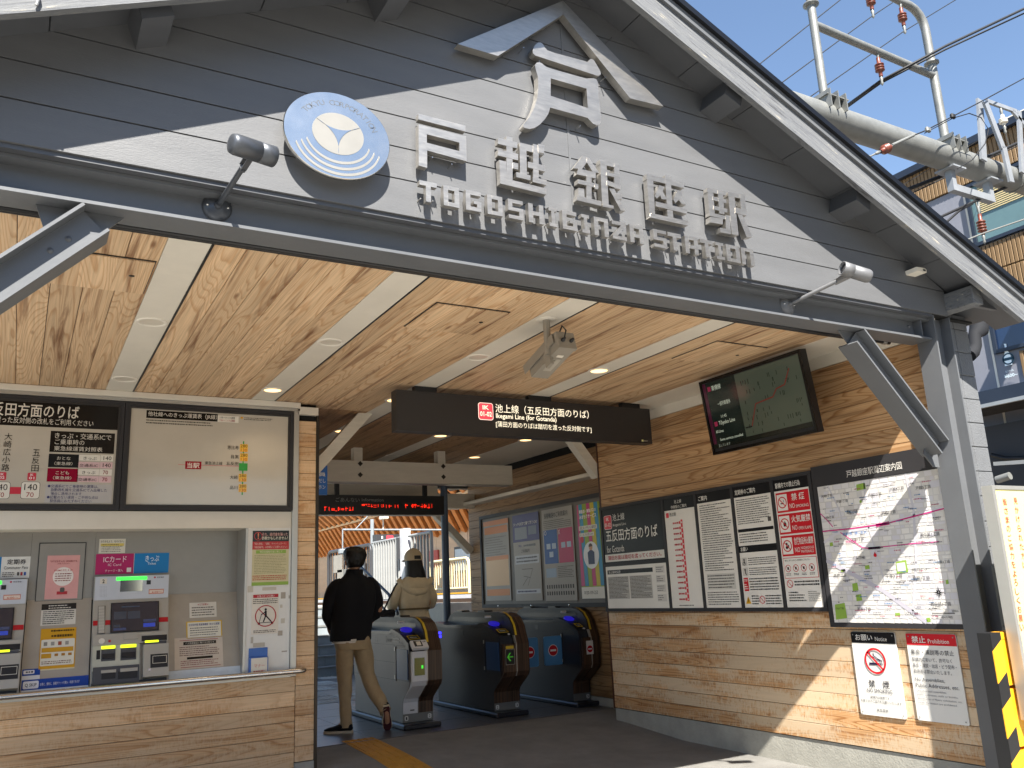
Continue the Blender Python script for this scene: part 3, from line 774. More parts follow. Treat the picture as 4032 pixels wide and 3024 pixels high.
def arc(c, rr, a, b, n=14): return [(c[0] + rr * math.cos(a + (b - a) * i / n), c[1] + rr * math.sin(a + (b - a) * i / n)) for i in range(n + 1)]
star = []
tips = [PI * .82, PI * .18, -PI / 2]
tp_ = [(math.cos(a) * r, cyy + math.sin(a) * r) for a in tips]
for i in range(3):
    p, qn = V(tp_[i]), V(tp_[(i + 1) % 3]); mid = (p + qn) / 2; ctr = V((0, cyy)); dirn = (ctr - mid)
    for k in range(10):
        t = k / 10; star.append(tuple(p * (1 - t) + qn * t + dirn * (1 - (2 * t - 1) ** 2) * .62))
solid('emblem_disc', ellipse(0, cyy, r, r, 48), M_sat, .0015)
solid('emblem_star', star, M_disc, .0028)
for k, (ro, dy) in enumerate(((.62, -.05), (.72, -.09), (.82, -.12))):
    o_ = arc((0, dy * R_), ro * R_, PI * 1.10, PI * 1.92, 30); i_ = arc((0, (dy + .045) * R_), (ro - .015) * R_, PI * 1.92, PI * 1.10, 30)
    solid('wave_line', o_ + i_, M_sat)
mbt = MB(); dk.scale = (1.18, 1, 1); s_ = 'TOKYU CORPORATION'; n_ = len(s_)
for i, chh in enumerate(s_):
    if chh == ' ': continue
    a = PI * .80 - (PI * .80 - PI * .14) * i / (n_ - 1)
    vs, fs, x0, x1, y0, y1 = text_geo(chh, .01); h = R_ * .17; rr = R_ * .70
    ct, st = math.cos(a - PI / 2), math.sin(a - PI / 2)
    out = []
    for x, y in vs:
        X = (x - (x0 + x1) / 2) * h; Y = rr + y * h
        out.append(dl.W(X * ct - Y * st, X * st + Y * ct, .0004))
    mbt.add(out, fs)
mbt.build('lettering', mat('etched_grey', '#555b64', .5, .3), dk, fixn=False)

# ================================================================= spot lamps on the beam
def spot(base, head_c, axis_dir, label, m):
    base = V(base); head_c = V(head_c); ax = V(axis_dir).normalized()
    t = thing('spot_lamp', label, 'spotlight', base, 'outdoor spotlights on the steel beam')
    mb = MB(); mb.lathe(base, (0, -1, 0), [(.0001, .024), (.020, .024), (.046, .014), (.060, .003), (.060, 0)], 24); pl = mb.build('base_plate', m, t)
    for dx in (-.040, .040):
        mb = MB(); mb.lathe(base + V((dx, -.014, 0)), (0, -1, 0), [(.0001, .008), (.006, .006), (.006, 0)], 8); mb.build('screw', M_ss, pl)
    d = head_c - base; j = base + d * .72 + V((0, 0, 0))
    mb = MB(); mb.tube([base + V((0, -.01, 0)), j], .0115, 12); mb.lathe(base + V((0, -.012, 0)), (0, -1, 0), [(.018, 0), (.016, .02), (.009, .03)], 12); mb.build('arm', m, t)
    side = d.cross(ax).normalized()
    mb = MB()
    for s in (-1, 1): mb.beam(j + side * s * .014, head_c + side * s * .014 - d.normalized() * .012, .004, .022, up=ax)
    mb.tube([j - side * .02, j + side * .02], .008, 8); mb.build('bracket', m, t)
    mb = MB(); L = .095
    mb.lathe(head_c - ax * L, ax, [(.0001, 0), (.020, .001), (.036, .006), (.040, .02), (.040, .115), (.0385, .1155), (.0385, .119), (.040, .1195), (.041, .18), (.036, .182), (.034, .165), (.0001, .165)], 28)
    mb.build('lamp_head', m, t)
    mb = MB(); mb.lathe(head_c - ax * L, ax, [(.0001, .168), (.033, .168)], 20); mb.build('lens', M_glassd, t)
    return t
M_lampd = mat('dark_grey_lamp_metal', '#54575c', .38, .5, var=.06)
M_lampl = mat('light_grey_lamp_metal', '#6d6d6e', .45, .2, var=.06)
bL = P(*(lambda u, v: (800 + u * .36166, 500 + v * .36166))(150, 880), 'Y', 3.358)
hL = P(998, 592, 'Y', 2.97)
spot((bL.x, 3.358, bL.z), hL, (.93, .30, .05), 'dark cylindrical spotlight on a short upright arm at the left end of the beam', M_lampd)
bR = P(3000 + 275 * .36166, 900 + 835 * .36166, 'Y', 3.358)
hR = P(3368, 1072, 'Y', 2.98)
spot((bR.x, 3.358, bR.z), hR, (-.93, .28, .26), 'pale grey cylindrical spotlight on a long slanted arm near the right post', M_lampl)
# small sensor under the right eave
t = thing('eave_sensor', 'small white motion sensor box under the right eave', 'sensor', (4.85, YC, 3.15))
pp = P(3000 + 1690 * .36166, 900 + 470 * .36166, 'Y', 3.19)
mb = MB(); mb.prism([(pp.x - .045, pp.z - .012), (pp.x + .045, pp.z - .012), (pp.x + .05, pp.z + .008), (pp.x + .03, pp.z + .018), (pp.x - .05, pp.z + .014)], LP.frame, -YC, -3.155); mb.build('housing', M_white, t)
mb = MB(); mb.box(pp.x + .01, 3.152, pp.z - .004, pp.x + .035, 3.1545, pp.z + .006); mb.build('lens', M_black, t)

# ================================================================= hanging route sign
hs = thing('hanging_route_sign', 'long dark hanging sign with lit white lettering and a pink station badge', 'hanging sign', (3.74, 6.14, 2.5))
M_sign = mat('dark_brown_sign', '#2e2b2a', .45, var=.05)
hp_ = YP(6.12)
slab('sign_box', hp_, 2.492, 2.512, 5.008, 2.832, -.10, 0, M_sign, hs)
frame_part('frame', hp_, 2.488, 2.508, 5.012, 2.836, .012, -.102, .004, M_sign, hs)
for x0, x1 in ((2.66, 2.85), (3.72, 3.95), (4.72, 4.92)):
    slab('mounting_bracket', hp_, x0, 2.8365, x1, 2.8825, -.08, -.02, M_black, hs)
b = Board(hp_, .0002)
LIT = '#fff3d6'
u0, v1 = b.uv(c5(885, 948)); u1, v0 = b.uv(c5(986, 1066))
def lit(board, parent):
    """lettering that is lit from behind: emissive"""
    for (kind, col, lay), mb in board.items.items():
        m = mat('lit_' + col.strip('#'), col, .5, var=0, emit=col, es=.34)
        me = mb.mesh(kind); me.materials.append(m); link(bpy.data.objects.new(kind, me), parent)
    board.items = {}
b.poly(rrect(u0, v0, u1, v1, .022), '#ffe3d0', 1, 'badge'); b.poly(rrect(u0 + .005, v0 + .005, u1 - .005, v1 - .005, .018), '#e0434f', 2, 'badge')
b.text('IK', u0 + .04, v0 + .088, u1 - .04, v1 - .022, LIT, 3, .02); b.text('01-02', u0 + .015, v0 + .03, u1 - .015, v0 + .072, LIT, 3, .02)
def lw(s, x0, y0, x1, y1, x2=None, y2=None, bold=.0):
    # pixel (crop c5): left baseline-bottom, and right top -> text box on the plane
    a = b.uv(c5(x0, y0)); e = b.uv(c5(x1, y1)); b.text(s, a[0], a[1], e[0], e[1], LIT, 3, bold)
lw('池上線（五反田方面のりば）', 998, 1014, 1600, 1002, bold=.0)
a = b.uv(c5(1002, 1058)); e = b.uv(c5(1392, 1048)); b.text('Ikegami Line (for Gotanda)', a[0], a[1] - .002, e[0], e[1] + .004, LIT, 3, .01)
lw('[蒲田方面のりばは踏切を渡った反対側です]', 1002, 1112, 1618, 1108)
lit(b, hs)
b = Board(hp_, .0002); b.rp(c5(1945, 1190), c5(1958, 1203), '#e8e4a0', 1); b.dashes(*b.uv(c5(1960, 1203)), *b.uv(c5(1995, 1196)), 2, '#cfc9b8'); b.finish(hs)

# ================================================================= CCTV camera
cc = thing('security_camera', 'beige box security camera hanging from the ceiling and pointing down left', 'security camera', (2.74, 4.25, ZC))
M_cc = mat('beige_camera_paint', '#8f887c', .45, var=.05)
mb = MB(); mb.lathe((2.742, 4.27, ZC - .0005), (0, 0, -1), [(.0001, .004), (.062, .004), (.064, 0)], 28); mb.build('ceiling_plate', M_white, cc)
mb = MB(); mb.tube([(2.742, 4.27, ZC - .004), (2.742, 4.27, 2.66)], .022, 16); mb.tube([(2.742, 4.27, 2.70), (2.742, 4.27, 2.655)], .027, 16); mb.build('drop_pipe', M_cc, cc)
cf = P(*c5(1275, 745), 'Y', 4.50); cb_ = P(*c5(1445, 560), 'Y', 4.17)
ax_ = (cf - cb_).normalized(); upv = V((0, 0, 1)) - ax_ * ax_.z; upv.normalize(); sd_ = ax_.cross(upv).normalized()
def obox(mb, c, hx, hy, hz): # along axis, side, up
    vs = [c + ax_ * (i * hx) + sd_ * (j * hy) + upv * (k * hz) for k in (-1, 1) for j in (-1, 1) for i in (-1, 1)]
    return mb.add(vs, [(0, 1, 3, 2), (4, 6, 7, 5), (0, 4, 5, 1), (2, 3, 7, 6), (0, 2, 6, 4), (1, 5, 7, 3)])
cen = (cf + cb_) / 2; LN = (cf - cb_).length
mb = MB(); obox(mb, cen, LN / 2, .060, .052); bd = mb.build('body', M_cc, cc)
mb = MB(); obox(mb, cb_ - ax_ * .012, .014, .064, .057); mb.build('end_cap', M_cc, bd)
mb = MB(); obox(mb, cen + upv * .060 + ax_ * .03, LN / 2 + .02, .070, .003); obox(mb, cen + sd_ * .070 + ax_ * .03 + upv * .028, LN / 2 + .02, .003, .028); obox(mb, cen - sd_ * .070 + ax_ * .03 + upv * .028, LN / 2 + .02, .003, .028); mb.build('sun_shield', M_cc, cc)
mb = MB(); obox(mb, cen - upv * .0535 + ax_ * .01, .07, .028, .0012); mb.build('access_plate', mat('pale_camera_plate', '#aaa396', .45), bd)
mb = MB(); obox(mb, cen - upv * .0535 - ax_ * .095, .012, .022, .0012); mb.build('sticker', M_white, bd)
mb = MB(); obox(mb, cf + ax_ * .0012, .001, .040, .034); mb.build('lens_window', M_glassd, bd)
mb = MB(); obox(mb, V((2.742, 4.27, 2.63)), .03, .012, .05); obox(mb, (V((2.742, 4.27, 2.60)) + cen + upv * .05) / 2, .03, .02, .045); mb.build('bracket', M_cc, cc)
for s in (-1, 1):
    mb = MB(); mb.lathe(cb_ - ax_ * .027 + sd_ * s * .03 - upv * .005, -ax_, [(.012, 0), (.012, .016), (.008, .018), (.008, .03), (.0001, .03)], 10); mb.build('cable_gland', M_black, bd)
g0 = cb_ - ax_ * .055 - sd_ * .03
mb = MB(); mb.tube([g0, g0 - ax_ * .03 + upv * .03, cb_ - ax_ * .02 + upv * .11, V((2.77, 4.25, 2.70)), V((2.755, 4.26, 2.66))], .005, 6); mb.build('cable', M_cable, cc)

# ================================================================= ceiling lights
M_lampw = mat('downlight_white', '#e4ddd0', .4, var=.03)
M_on = mat('downlight_lit', '#ffd79a', .5, var=0, emit='#ffcf8a', es=.9)
M_off = mat('downlight_off', '#cfc6b6', .3, var=.05)
lights = [(.575, 5.165, 0, 'leftmost unlit downlight near the front of the ceiling, on the far left white strip'), (.575, 6.62, 0, 'unlit downlight nearest the fare boards on the far left white strip'),
          (1.665, 5.20, 0, 'unlit downlight on the second white strip, above the pillar side'), (1.65, 6.63, 1, 'lit downlight at the back of the second white strip above the ticket counter'),
          (2.745, 5.20, 0, 'unlit downlight on the strip that holds the security camera'), (3.812, 5.22, 1, 'lit downlight right of the security camera'),
          (2.705, 6.68, 1, 'lit downlight half hidden behind the left end of the hanging sign'), (2.73, 8.16, 1, 'lit downlight beside the left white timber brace'), (3.81, 8.14, 1, 'lit downlight below the hanging sign, left of its middle'),
          (4.855, 8.13, 1, 'lit downlight below the hanging sign near the right timber brace'), (4.86, 9.40, 1, 'rearmost lit downlight above the white cross beam'), (3.81, 9.5, 0, 'dim unlit downlight in the strip behind the cross beam')]
for x, y, on, lab in lights:
    t = thing('ceiling_downlight', lab, 'downlight', (x, y, ZC), 'recessed ceiling downlights')
    mb = MB(); mb.lathe((x, y, ZC - .0012), (0, 0, -1), [(.066, -.001), (.068, .006), (.082, .006), (.088, .002), (.088, 0)], 30); mb.build('trim_ring', M_lampw, t)
    mb = MB(); mb.lathe((x, y, ZC - .0022), (0, 0, -1), [(.0001, .0005), (.067, .0005)], 26); mb.build('diffuser', M_on if on else M_off, t)
    if on:
        ld = bpy.data.lights.new('downlight_lamp', 'SPOT'); ld.energy = 2; ld.color = (1, .80, .55); ld.spot_size = math.radians(130); ld.spot_blend = .6; ld.shadow_soft_size = .06
        lo = bpy.data.objects.new('downlight_lamp', ld); link(lo, t); lo.location = (x, y, ZC - .02)

# ================================================================= television
tvc = [(4.75, 4.067, 2.842), (4.75, 5.134, 2.842), (4.83, 5.132, 2.242), (4.83, 4.068, 2.242)]
tvp = Plane((4.83, 5.133, 2.242), (0, -1, 0), (-.08, 0, .60)); TW, TH = 1.066, .6053
tv = thing('wall_screen', 'black framed screen tilted down from the ceiling showing a railway route map', 'screen', (4.83, 4.6, 2.24))
slab('casing', tvp, 0, 0, TW, TH, -.06, 0, M_black, tv)
frame_part('bezel', tvp, 0, 0, TW, TH, .022, .0002, .008, mat('gloss_black', '#0b0b0c', .2), tv)
b = Board(tvp, .0004)
K = 1 / 1
def tvr(x0, y0, x1, y1, col, lay): # fractions of screen
    b.rect(.03 + x0 * (TW - .06), .045 + (1 - y1) * (TH - .075), .03 + x1 * (TW - .06), .045 + (1 - y0) * (TH - .075), col, lay)
tvr(0, 0, 1, 1, '#3d443a', 1); tvr(0, 0, .36, 1, '#121c19', 2); tvr(0, 0, .035, .93, '#3a1426', 3); tvr(0, .93, 1, 1, '#101512', 3)
S = lambda x, y: (.03 + x * (TW - .06), .045 + (1 - y) * (TH - .075))
def tvt(s, x0, y0, x1, y1, col='#b9c2b2', bold=0): a = S(x0, y1); c = S(x1, y0); b.text(s, a[0], a[1], c[0], c[1], col, 4, bold)
tvr(.05, .06, .085, .13, '#7d2640', 3); tvt('東横線', .095, .055, .20, .135); tvt('一部列車運休', .13, .32, .27, .385); tvt('11:45', .14, .52, .20, .565)
tvr(.05, .60, .085, .67, '#7d2640', 3); tvt('Tōyoko Line', .10, .60, .28, .68); tvt('All Lines', .05, .73, .135, .775); tvt('Some services cancelled', .08, .86, .33, .90); tvt('正しています', .05, .945, .18, .985, '#8f968b')
route = [(.37, .80), (.44, .80), (.52, .50), (.70, .47), (.745, .375), (.83, .35), (.90, .15)]
for p, r2 in zip(route, route[1:]): b.line(S(*p), S(*r2), .010, '#5c2a24' if p[0] > .4 else '#1d211d', 4)
rnd = random.Random(3)
for k in range(60):
    x = rnd.uniform(.40, .95); y = rnd.choice([.12, .2, .27, .42, .58, .66, .76, .86]); tvr(x, y, x + .006, y + rnd.uniform(.03, .07), '#262c22', 3)
for (kind, col, lay), mb in b.items.items():
    m = mat('screen_' + col.strip('#'), col, .12, var=0, emit=col, es=.12, spec=.6); me = mb.mesh('display'); me.materials.append(m); link(bpy.data.objects.new('display' if kind != 'lettering' else 'lettering', me), tv)
mb = MB(); mb.box(4.84, 4.35, 2.50, 5.199, 4.41, 2.56); mb.box(4.84, 4.79, 2.50, 5.199, 4.85, 2.56); mb.build('wall_bracket', M_black, tv)
# ================================================================= notice boards on the right wall
M_frame = mat('dark_grey_board_frame', '#343335', .5, .0, var=.05, spec=.25)
BLK, WH, RED_ = '#17171a', '#e6e2da', '#c8202b'
rp_ = XP(5.165)
def U(p, pl=rp_): return pl.uv(*p)
def panelboard(name, label, cat, tl, br, pl=rp_, col='#e6e2da', rim=True, th=.006, group=None):
    u0, v1 = pl.uv(*tl); u1, v0 = pl.uv(*br)
    t = thing(name, label, cat, pl.W((u0 + u1) / 2, v0), group)
    slab('sheet', pl, u0, v0, u1, v1, -th, 0, C('sheet_' + col.strip('#'), col, .3, var=.03), t)
    return t, Board(pl, .0004), u0, v0, u1, v1
# common frame of the row of boards
fb_ = thing('notice_board_frame', 'long dark grey frame holding the row of information panels on the right wall', 'notice board', (5.18, 5.8, 1.0))
zt, zb = 2.035, 1.00
slab('back_panel', rp_, -7.24, zb, -4.47, zt, -.034, -.0065, M_frame, fb_)
def rail_(u0, v0, u1, v1): slab('rail', rp_, u0, v0, u1, v1, -.006, .006, M_frame, fb_)
eTL, eBR = cA(1425, 1342), c9(952, 608)
edges = {'A': (cA(-70, 1580), c9(-65, 608)), 'B': (cA(470, 1500), c9(137, 608)), 'C': (cA(755, 1450), c9(382, 606)), 'D': (cA(1075, 1398), c9(652, 607)), 'E': (eTL, eBR)}
uvs = {k: (*rp_.uv(*a), *rp_.uv(*b_)) for k, (a, b_) in edges.items()}
ks = 'BCDE'
for v in (zb, zt - .028): rail_(-7.24, v, -4.47, v + .028)
bounds = [-7.24 + .02] + [uvs[k][0] - .018 for k in ks] + [-4.47 - .018]
for u in bounds: rail_(u - .016, zb + .0285, u + .016, zt - .0285)
TOPV = zt - .032; BOTV = zb + .032
def cell(i): return bounds[i] + .019, BOTV, bounds[i + 1] - .019, TOPV
def pb(i, name, label, cat, col=WH, v0=None, v1=None):
    u0, a, u1, c_ = cell(i); a = v0 if v0 is not None else a; c_ = v1 if v1 is not None else c_
    t = thing(name, label, cat, rp_.W((u0 + u1) / 2, a))
    slab('sheet', rp_, u0, a, u1, c_, -.0062, 0, C('sheet_' + col.strip('#'), col, .3, var=.03), t)
    return t, Board(rp_, .0004), u0, a, u1, c_
# A direction panel and timetable
t, b, u0, v0, u1, v1 = pb(0, 'direction_sign', 'black direction panel with a pink badge and a white strip of red writing', 'direction sign', BLK, v0=1.47)
W_ = u1 - u0
b.poly(rrect(u0 + .03, v1 - .20, u0 + .16, v1 - .06, .02), '#e9cfcf', 1); b.poly(rrect(u0 + .035, v1 - .195, u0 + .155, v1 - .065, .018), '#d8404d', 2)
b.text('IK', u0 + .07, v1 - .115, u0 + .12, v1 - .08, WH, 3, .02); b.text('01-02', u0 + .045, v1 - .175, u0 + .145, v1 - .135, WH, 3, .02)
b.text('池上線', u0 + .18, v1 - .125, u0 + .38, v1 - .055, WH); b.text('Ikegami Line', u0 + .18, v1 - .185, u0 + .40, v1 - .150, WH)
b.text('五反田方面のりば', u0 + .05, v1 - .325, u1 - .08, v1 - .205, WH, 3, .01); b.text('for Gotanda', u0 + .05, v1 - .43, u0 + .34, v1 - .365, WH)
b.rect(u0 + .01, v0 + .012, u1 - .01, v0 + .085, '#dcd8d0', 1); b.text('蒲田方面は踏切を渡ってください。', u0 + .06, v0 + .028, u1 - .05, v0 + .072, '#b0252f', 3, .01)
b.finish(t)
rail_(bounds[0] + .0165, 1.44, bounds[1] - .0165, 1.466)
t, b, u0, v0, u1, v1 = pb(0, 'timetable', 'white timetable sheet with two dense grey columns under the black direction panel', 'timetable', WH, v1=1.436)
b.rect(u0 + .03, v1 - .075, u1 - .2, v1 - .035, BLK, 1); b.text('池上線時刻表', u0 + .05, v1 - .070, u0 + .25, v1 - .042, WH)
for k in (0, 1):
    a = u0 + .03 + k * (W_ - .24) / 2; b.rect(a, v0 + .09, a + (W_ - .27) / 2, v1 - .10, '#bdb9b2', 1); b.dashes(a + .01, v0 + .095, a + (W_ - .29) / 2, v1 - .105, 16, '#4a4846', 2, .5, 3 + k, .4)
for k in range(4): b.rect(u1 - .16, v0 + .06 + .085 * k, u1 - .03, v0 + .125 + .085 * k, '#d2cec8', 1); b.dashes(u1 - .15, v0 + .065 + .085 * k, u1 - .05, v0 + .12 + .085 * k, 3, '#55524e', 2, .4, k)
b.finish(t)
# B line map
t, b, u0, v0, u1, v1 = pb(1, 'line_map', 'narrow white panel with a red vertical line of stations', 'route map')
b.rect(u0, v1 - .105, u1, v1, BLK, 1); b.text('池上線', u0 + .15, v1 - .05, u0 + .25, v1 - .018, WH); b.text('停車駅のご案内', u0 + .10, v1 - .095, u1 - .10, v1 - .065, WH)
b.poly(rrect(u0 + .02, v1 - .17, u0 + .06, v1 - .125, .008), '#d8404d', 1); b.text('池上線', u0 + .07, v1 - .16, u0 + .16, v1 - .125, BLK)
um = (u0 + u1) / 2 + .02; b.rect(um - .012, v0 + .06, um + .012, v1 - .20, '#d8303d', 1)
for k in range(15):
    vv = v0 + .075 + k * (v1 - v0 - .30) / 14; b.disc(um, vv, .008, WH, 2, 10); b.rect(um - .035, vv - .012, um - .016, vv + .012, '#d8404d', 2); b.dashes(um - .12, vv - .012, um - .04, vv + .012, 1, '#b8303a', 2, .7, k, 0)
b.dashes(u0 + .1, v0 + .015, u1 - .04, v0 + .03, 1, '#444', 2) if False else b.dashes(u0 + .1, v0 + .015, u1 - .04, v0 + .03, 1, '#444444', 2)
b.finish(t)
# C text panel
t, b, u0, v0, u1, v1 = pb(2, 'information_poster', 'white information panel full of small black text under a short black heading', 'notice')
b.rect(u0, v1 - .085, u1, v1, BLK, 1); b.text('ご案内', u0 + .025, v1 - .065, u0 + .135, v1 - .022, WH, 3, .01)
b.dashes(u0 + .03, v0 + .30, u1 - .02, v1 - .10, 30, '#3a3835', 2, .42, 5, .5); b.rect(u0 + .04, v0 + .15, u1 - .04, v0 + .28, '#cfccc4', 1); b.dashes(u0 + .05, v0 + .155, u1 - .05, v0 + .275, 5, '#3a3835', 2, .4, 8, .2)
b.dashes(u0 + .03, v0 + .02, u1 - .02, v0 + .135, 6, '#3a3835', 2, .42, 9, .5)
b.finish(t)
# D commuter pass / request
t, b, u0, v0, u1, v1 = pb(3, 'commuter_pass_poster', 'white panel with two black headings, wheelchair pictogram and red stop notice', 'notice')
H_ = v1 - v0
b.rect(u0, v1 - .085, u1, v1, BLK, 1); b.text('定期券のご案内', u0 + .02, v1 - .065, u0 + .25, v1 - .022, WH, 3, .01)
b.dashes(u0 + .02, v0 + .66, u1 - .02, v1 - .10, 12, '#3a3835', 2, .42, 11, .5)
b.rect(u1 - .06, v0 + .665, u1 - .025, v0 + .70, '#55524e', 1)
b.rect(u0 + .01, v0 + .60, u1 - .01, v0 + .625, BLK, 1); b.dashes(u0 + .02, v0 + .51, u1 - .08, v0 + .59, 4, '#3a3835', 2, .42, 12, .4)
b.rect(u0, v0 + .435, u1, v0 + .49, BLK, 1); b.text('お願い', u0 + .02, v0 + .445, u0 + .10, v0 + .48, WH, 3, .01)
for k, vv in enumerate((.36, .28)):
    b.poly(rrect(u0 + .015, v0 + vv - .03, u0 + .075, v0 + vv + .035, .006), '#c9c6bf', 1); b.disc(u0 + .045, v0 + vv + .018, .008, BLK, 3, 12)
    b.line((u0 + .045, v0 + vv + .012), (u0 + .047, v0 + vv - .012), .008, BLK, 3)
    if k == 0: b.ring(u0 + .042, v0 + vv - .012, .015, .004, BLK)
    else: b.line((u0 + .047, v0 + vv - .01), (u0 + .06, v0 + vv - .024), .006, BLK, 3)
    b.dashes(u0 + .09, v0 + vv - .03, u1 - .02, v0 + vv + .035, 4, '#3a3835', 2, .42, 13 + k, .4)
b.rect(u0 + .015, v0 + .13, u0 + .065, v0 + .235, RED_, 1); b.text('STOP', u0 + .02, v0 + .205, u0 + .06, v0 + .225, WH, 3, .02); b.dashes(u0 + .02, v0 + .14, u0 + .06, v0 + .19, 3, WH, 2, .5, 15)
b.dashes(u0 + .08, v0 + .13, u1 - .02, v0 + .235, 5, '#2e2c2a', 2, .5, 16, .3)
b.poly([(u0 + .015, v0 + .03), (u0 + .075, v0 + .03), (u0 + .045, v0 + .09)], '#d9a520', 1); b.line((u0 + .045, v0 + .045), (u0 + .045, v0 + .075), .006, BLK, 3)
b.noban(u0 + .20, v0 + .06, .03); b.dashes(u0 + .085, v0 + .02, u0 + .165, v0 + .1, 4, '#2e2c2a', 2, .5, 17, .3); b.dashes(u0 + .235, v0 + .02, u1 - .01, v0 + .1, 4, '#2e2c2a', 2, .5, 18, .3)
b.finish(t)
# E prohibited acts
t, b, u0, v0, u1, v1 = pb(4, 'prohibition_poster', 'white panel with three stacked red no smoking, no open flame and no hazardous materials notices', 'prohibition notice')
b.rect(u0, v1 - .085, u1, v1, BLK, 1); b.text('駅構内での禁止行為', u0 + .02, v1 - .065, u0 + .27, v1 - .022, WH, 3, .01)
hh = .155
for k, (ja, e1, e2) in enumerate((('禁 煙', 'NO', 'SMOKING'), ('火気厳禁', 'NO', 'OPEN FLAME'), ('危険物品持込厳禁', 'NO', 'HAZARDOUS'))):
    a1 = v1 - .10 - k * (hh + .012); a0 = a1 - hh
    b.rect(u0 + .012, a0, u1 - .008, a1, RED_, 1); b.rect(u0 + .022, a0 + .015, u0 + .125, a1 - .015, WH, 2)
    cu, cv = u0 + .0735, a0 + hh / 2; b.ring(cu, cv, .045, .008, RED_); 
    if k == 0: b.line((cu - .018, cv - .008), (cu + .014, cv - .008), .008, BLK, 3); b.line((cu + .018, cv), (cu + .012, cv + .02), .004, BLK, 3)
    elif k == 1: b.poly([(cu - .012, cv - .018), (cu + .012, cv - .018), (cu + .016, cv), (cu + .002, cv + .026), (cu - .004, cv + .008), (cu - .014, cv + .006)], BLK, 3)
    else: b.disc(cu - .006, cv - .012, .012, BLK, 3); b.rect(cu - .012, cv + .004, cu + .004, cv + .024, BLK, 3); b.rect(cu + .008, cv - .018, cu + .018, cv + .008, BLK, 3)
    b.line((cu - .03, cv + .03), (cu + .03, cv - .03), .007, RED_, 4)
    b.text(ja, u0 + (.17 if k < 1 else .145), a0 + .082, u1 - (.05 if k < 1 else .018), a1 - .018, WH, 3, .01)
    b.text(e1, u0 + .145, a0 + .025, u0 + .195, a0 + .062, WH, 3); b.text(e2, u0 + .205, a0 + (.025 if k < 2 else .045), u1 - .02, a0 + (.048 if k < 2 else .065), WH, 3)
    if k == 2: b.text('MATERIALS', u0 + .205, a0 + .018, u1 - .025, a0 + .038, WH, 3)
y_ = v1 - .10 - 3 * (hh + .012)
b.rect(u0 + .012, y_ - .155, u1 - .008, y_, RED_, 1); b.rect(u0 + .016, y_ - .151, u1 - .012, y_ - .004, WH, 2)
b.text('車内に持ち込めない危険物のごあんない', u0 + .03, y_ - .028, u1 - .07, y_ - .013, BLK, 3); 
for k in range(4):
    cu = u0 + .055 + k * .077; b.noban(cu, y_ - .08, .028); b.rect(cu - .008, y_ - .09, cu + .008, y_ - .07, BLK, 3); b.dashes(cu - .025, y_ - .135, cu + .025, y_ - .115, 2, '#333333', 3, .5, k, .1)
b.noban(u0 + .055, v0 + .175, .03); b.dashes(u0 + .10, v0 + .155, u1 - .01, v0 + .20, 2, '#2e2c2a', 2, .55, 21, .1); b.dashes(u0 + .03, v0 + .04, u0 + .20, v0 + .12, 4, '#2e2c2a', 2, .5, 22, .5)
b.dashes(u0 + .22, v0 + .04, u1 - .01, v0 + .12, 6, '#77736c', 2, .4, 23, .4)
b.finish(t)

# F neighbourhood map
mp_ = XP(5.160)
u0, u1 = -4.462, -3.428; v0, v1 = .893, 2.055
mt = thing('area_map_board', 'large framed neighbourhood street map under a dark title band, partly in sunlight', 'map board', (5.18, 3.97, v0))
slab('back_panel', mp_, u0, v0, u1, v1, -.039, -.007, M_frame, mt)
slab('title_band', mp_, u0, 1.905, u1, v1, -.0068, .004, M_frame, mt)
for r4 in ((u0, v0, u1, v0 + .03), (u0, v0 + .0305, u0 + .035, 1.9045), (u1 - .005, v0 + .0305, u1, 1.9045)): slab('rail', mp_, *r4, -.0068, .004, M_frame, mt)
bt = Board(mp_, .0044); a = mp_.uv(*cM(722, 822)); e = mp_.uv(*cM(1182, 702)); bt.text('戸越銀座駅周辺案内図', a[0], a[1] + .003, e[0], a[1] + .056, WH, 1, 0); bt.finish(mt)
mu0, mu1, mv0, mv1 = u0 + .037, u1 - .0065, v0 + .032, 1.902
slab('map_sheet', mp_, mu0, mv0, mu1, mv1, -.0068, -.001, C('map_paper', '#cfccc8', .22, var=.03), mt)
b = Board(mp_, -.0009); MW, MH = mu1 - mu0, mv1 - mv0
F_ = lambda x, y: (mu0 + x * MW, mv1 - y * MH)
rnd = random.Random(5)
blk = ['#dedbd8', '#d6d4d6', '#e3e0da', '#d9d6cf', '#cfcdd2']
# blocks between streets
rows = 26
yy = 0.0
while yy < 1:
    hh = rnd.uniform(.022, .05); xx = 0.0; sl = rnd.uniform(-.012, .012)
    while xx < 1:
        ww = rnd.uniform(.03, .085); x1_ = min(1, xx + ww); y1_ = min(1, yy + hh)
        if rnd.random() < .93:
            g_ = .0035; cl = lambda v: max(0, min(1, v))
            b.poly([F_(xx + g_, cl(y1_ - g_)), F_(x1_ - g_, cl(y1_ - g_ + sl * .5)), F_(x1_ - g_, cl(yy + g_)), F_(xx + g_, cl(yy + g_))], rnd.choice(blk), 1)
        xx = x1_
    yy += hh
def road(pts, w, col, lay=2):
    for p, r2 in zip(pts, pts[1:]): b.line(F_(*p), F_(*r2), w, col, lay)
road([(.0, .55), (.22, .66), (.45, .78), (.62, .9), (.75, .99)], .03, '#bfbcc6'); road([(.0, .42), (.12, .36), (.5, .33), (1, .26)], .02, '#d2cfd4')
road([(.76, .0), (.78, .25), (.74, .6), (.66, .92)], .018, '#c9c7cc'); road([(.10, .0), (.18, .2), (.20, .35)], .012, '#c9c7cc'); road([(.42, .02), (.40, .3), (.47, .7)], .010, '#c9c7cc')
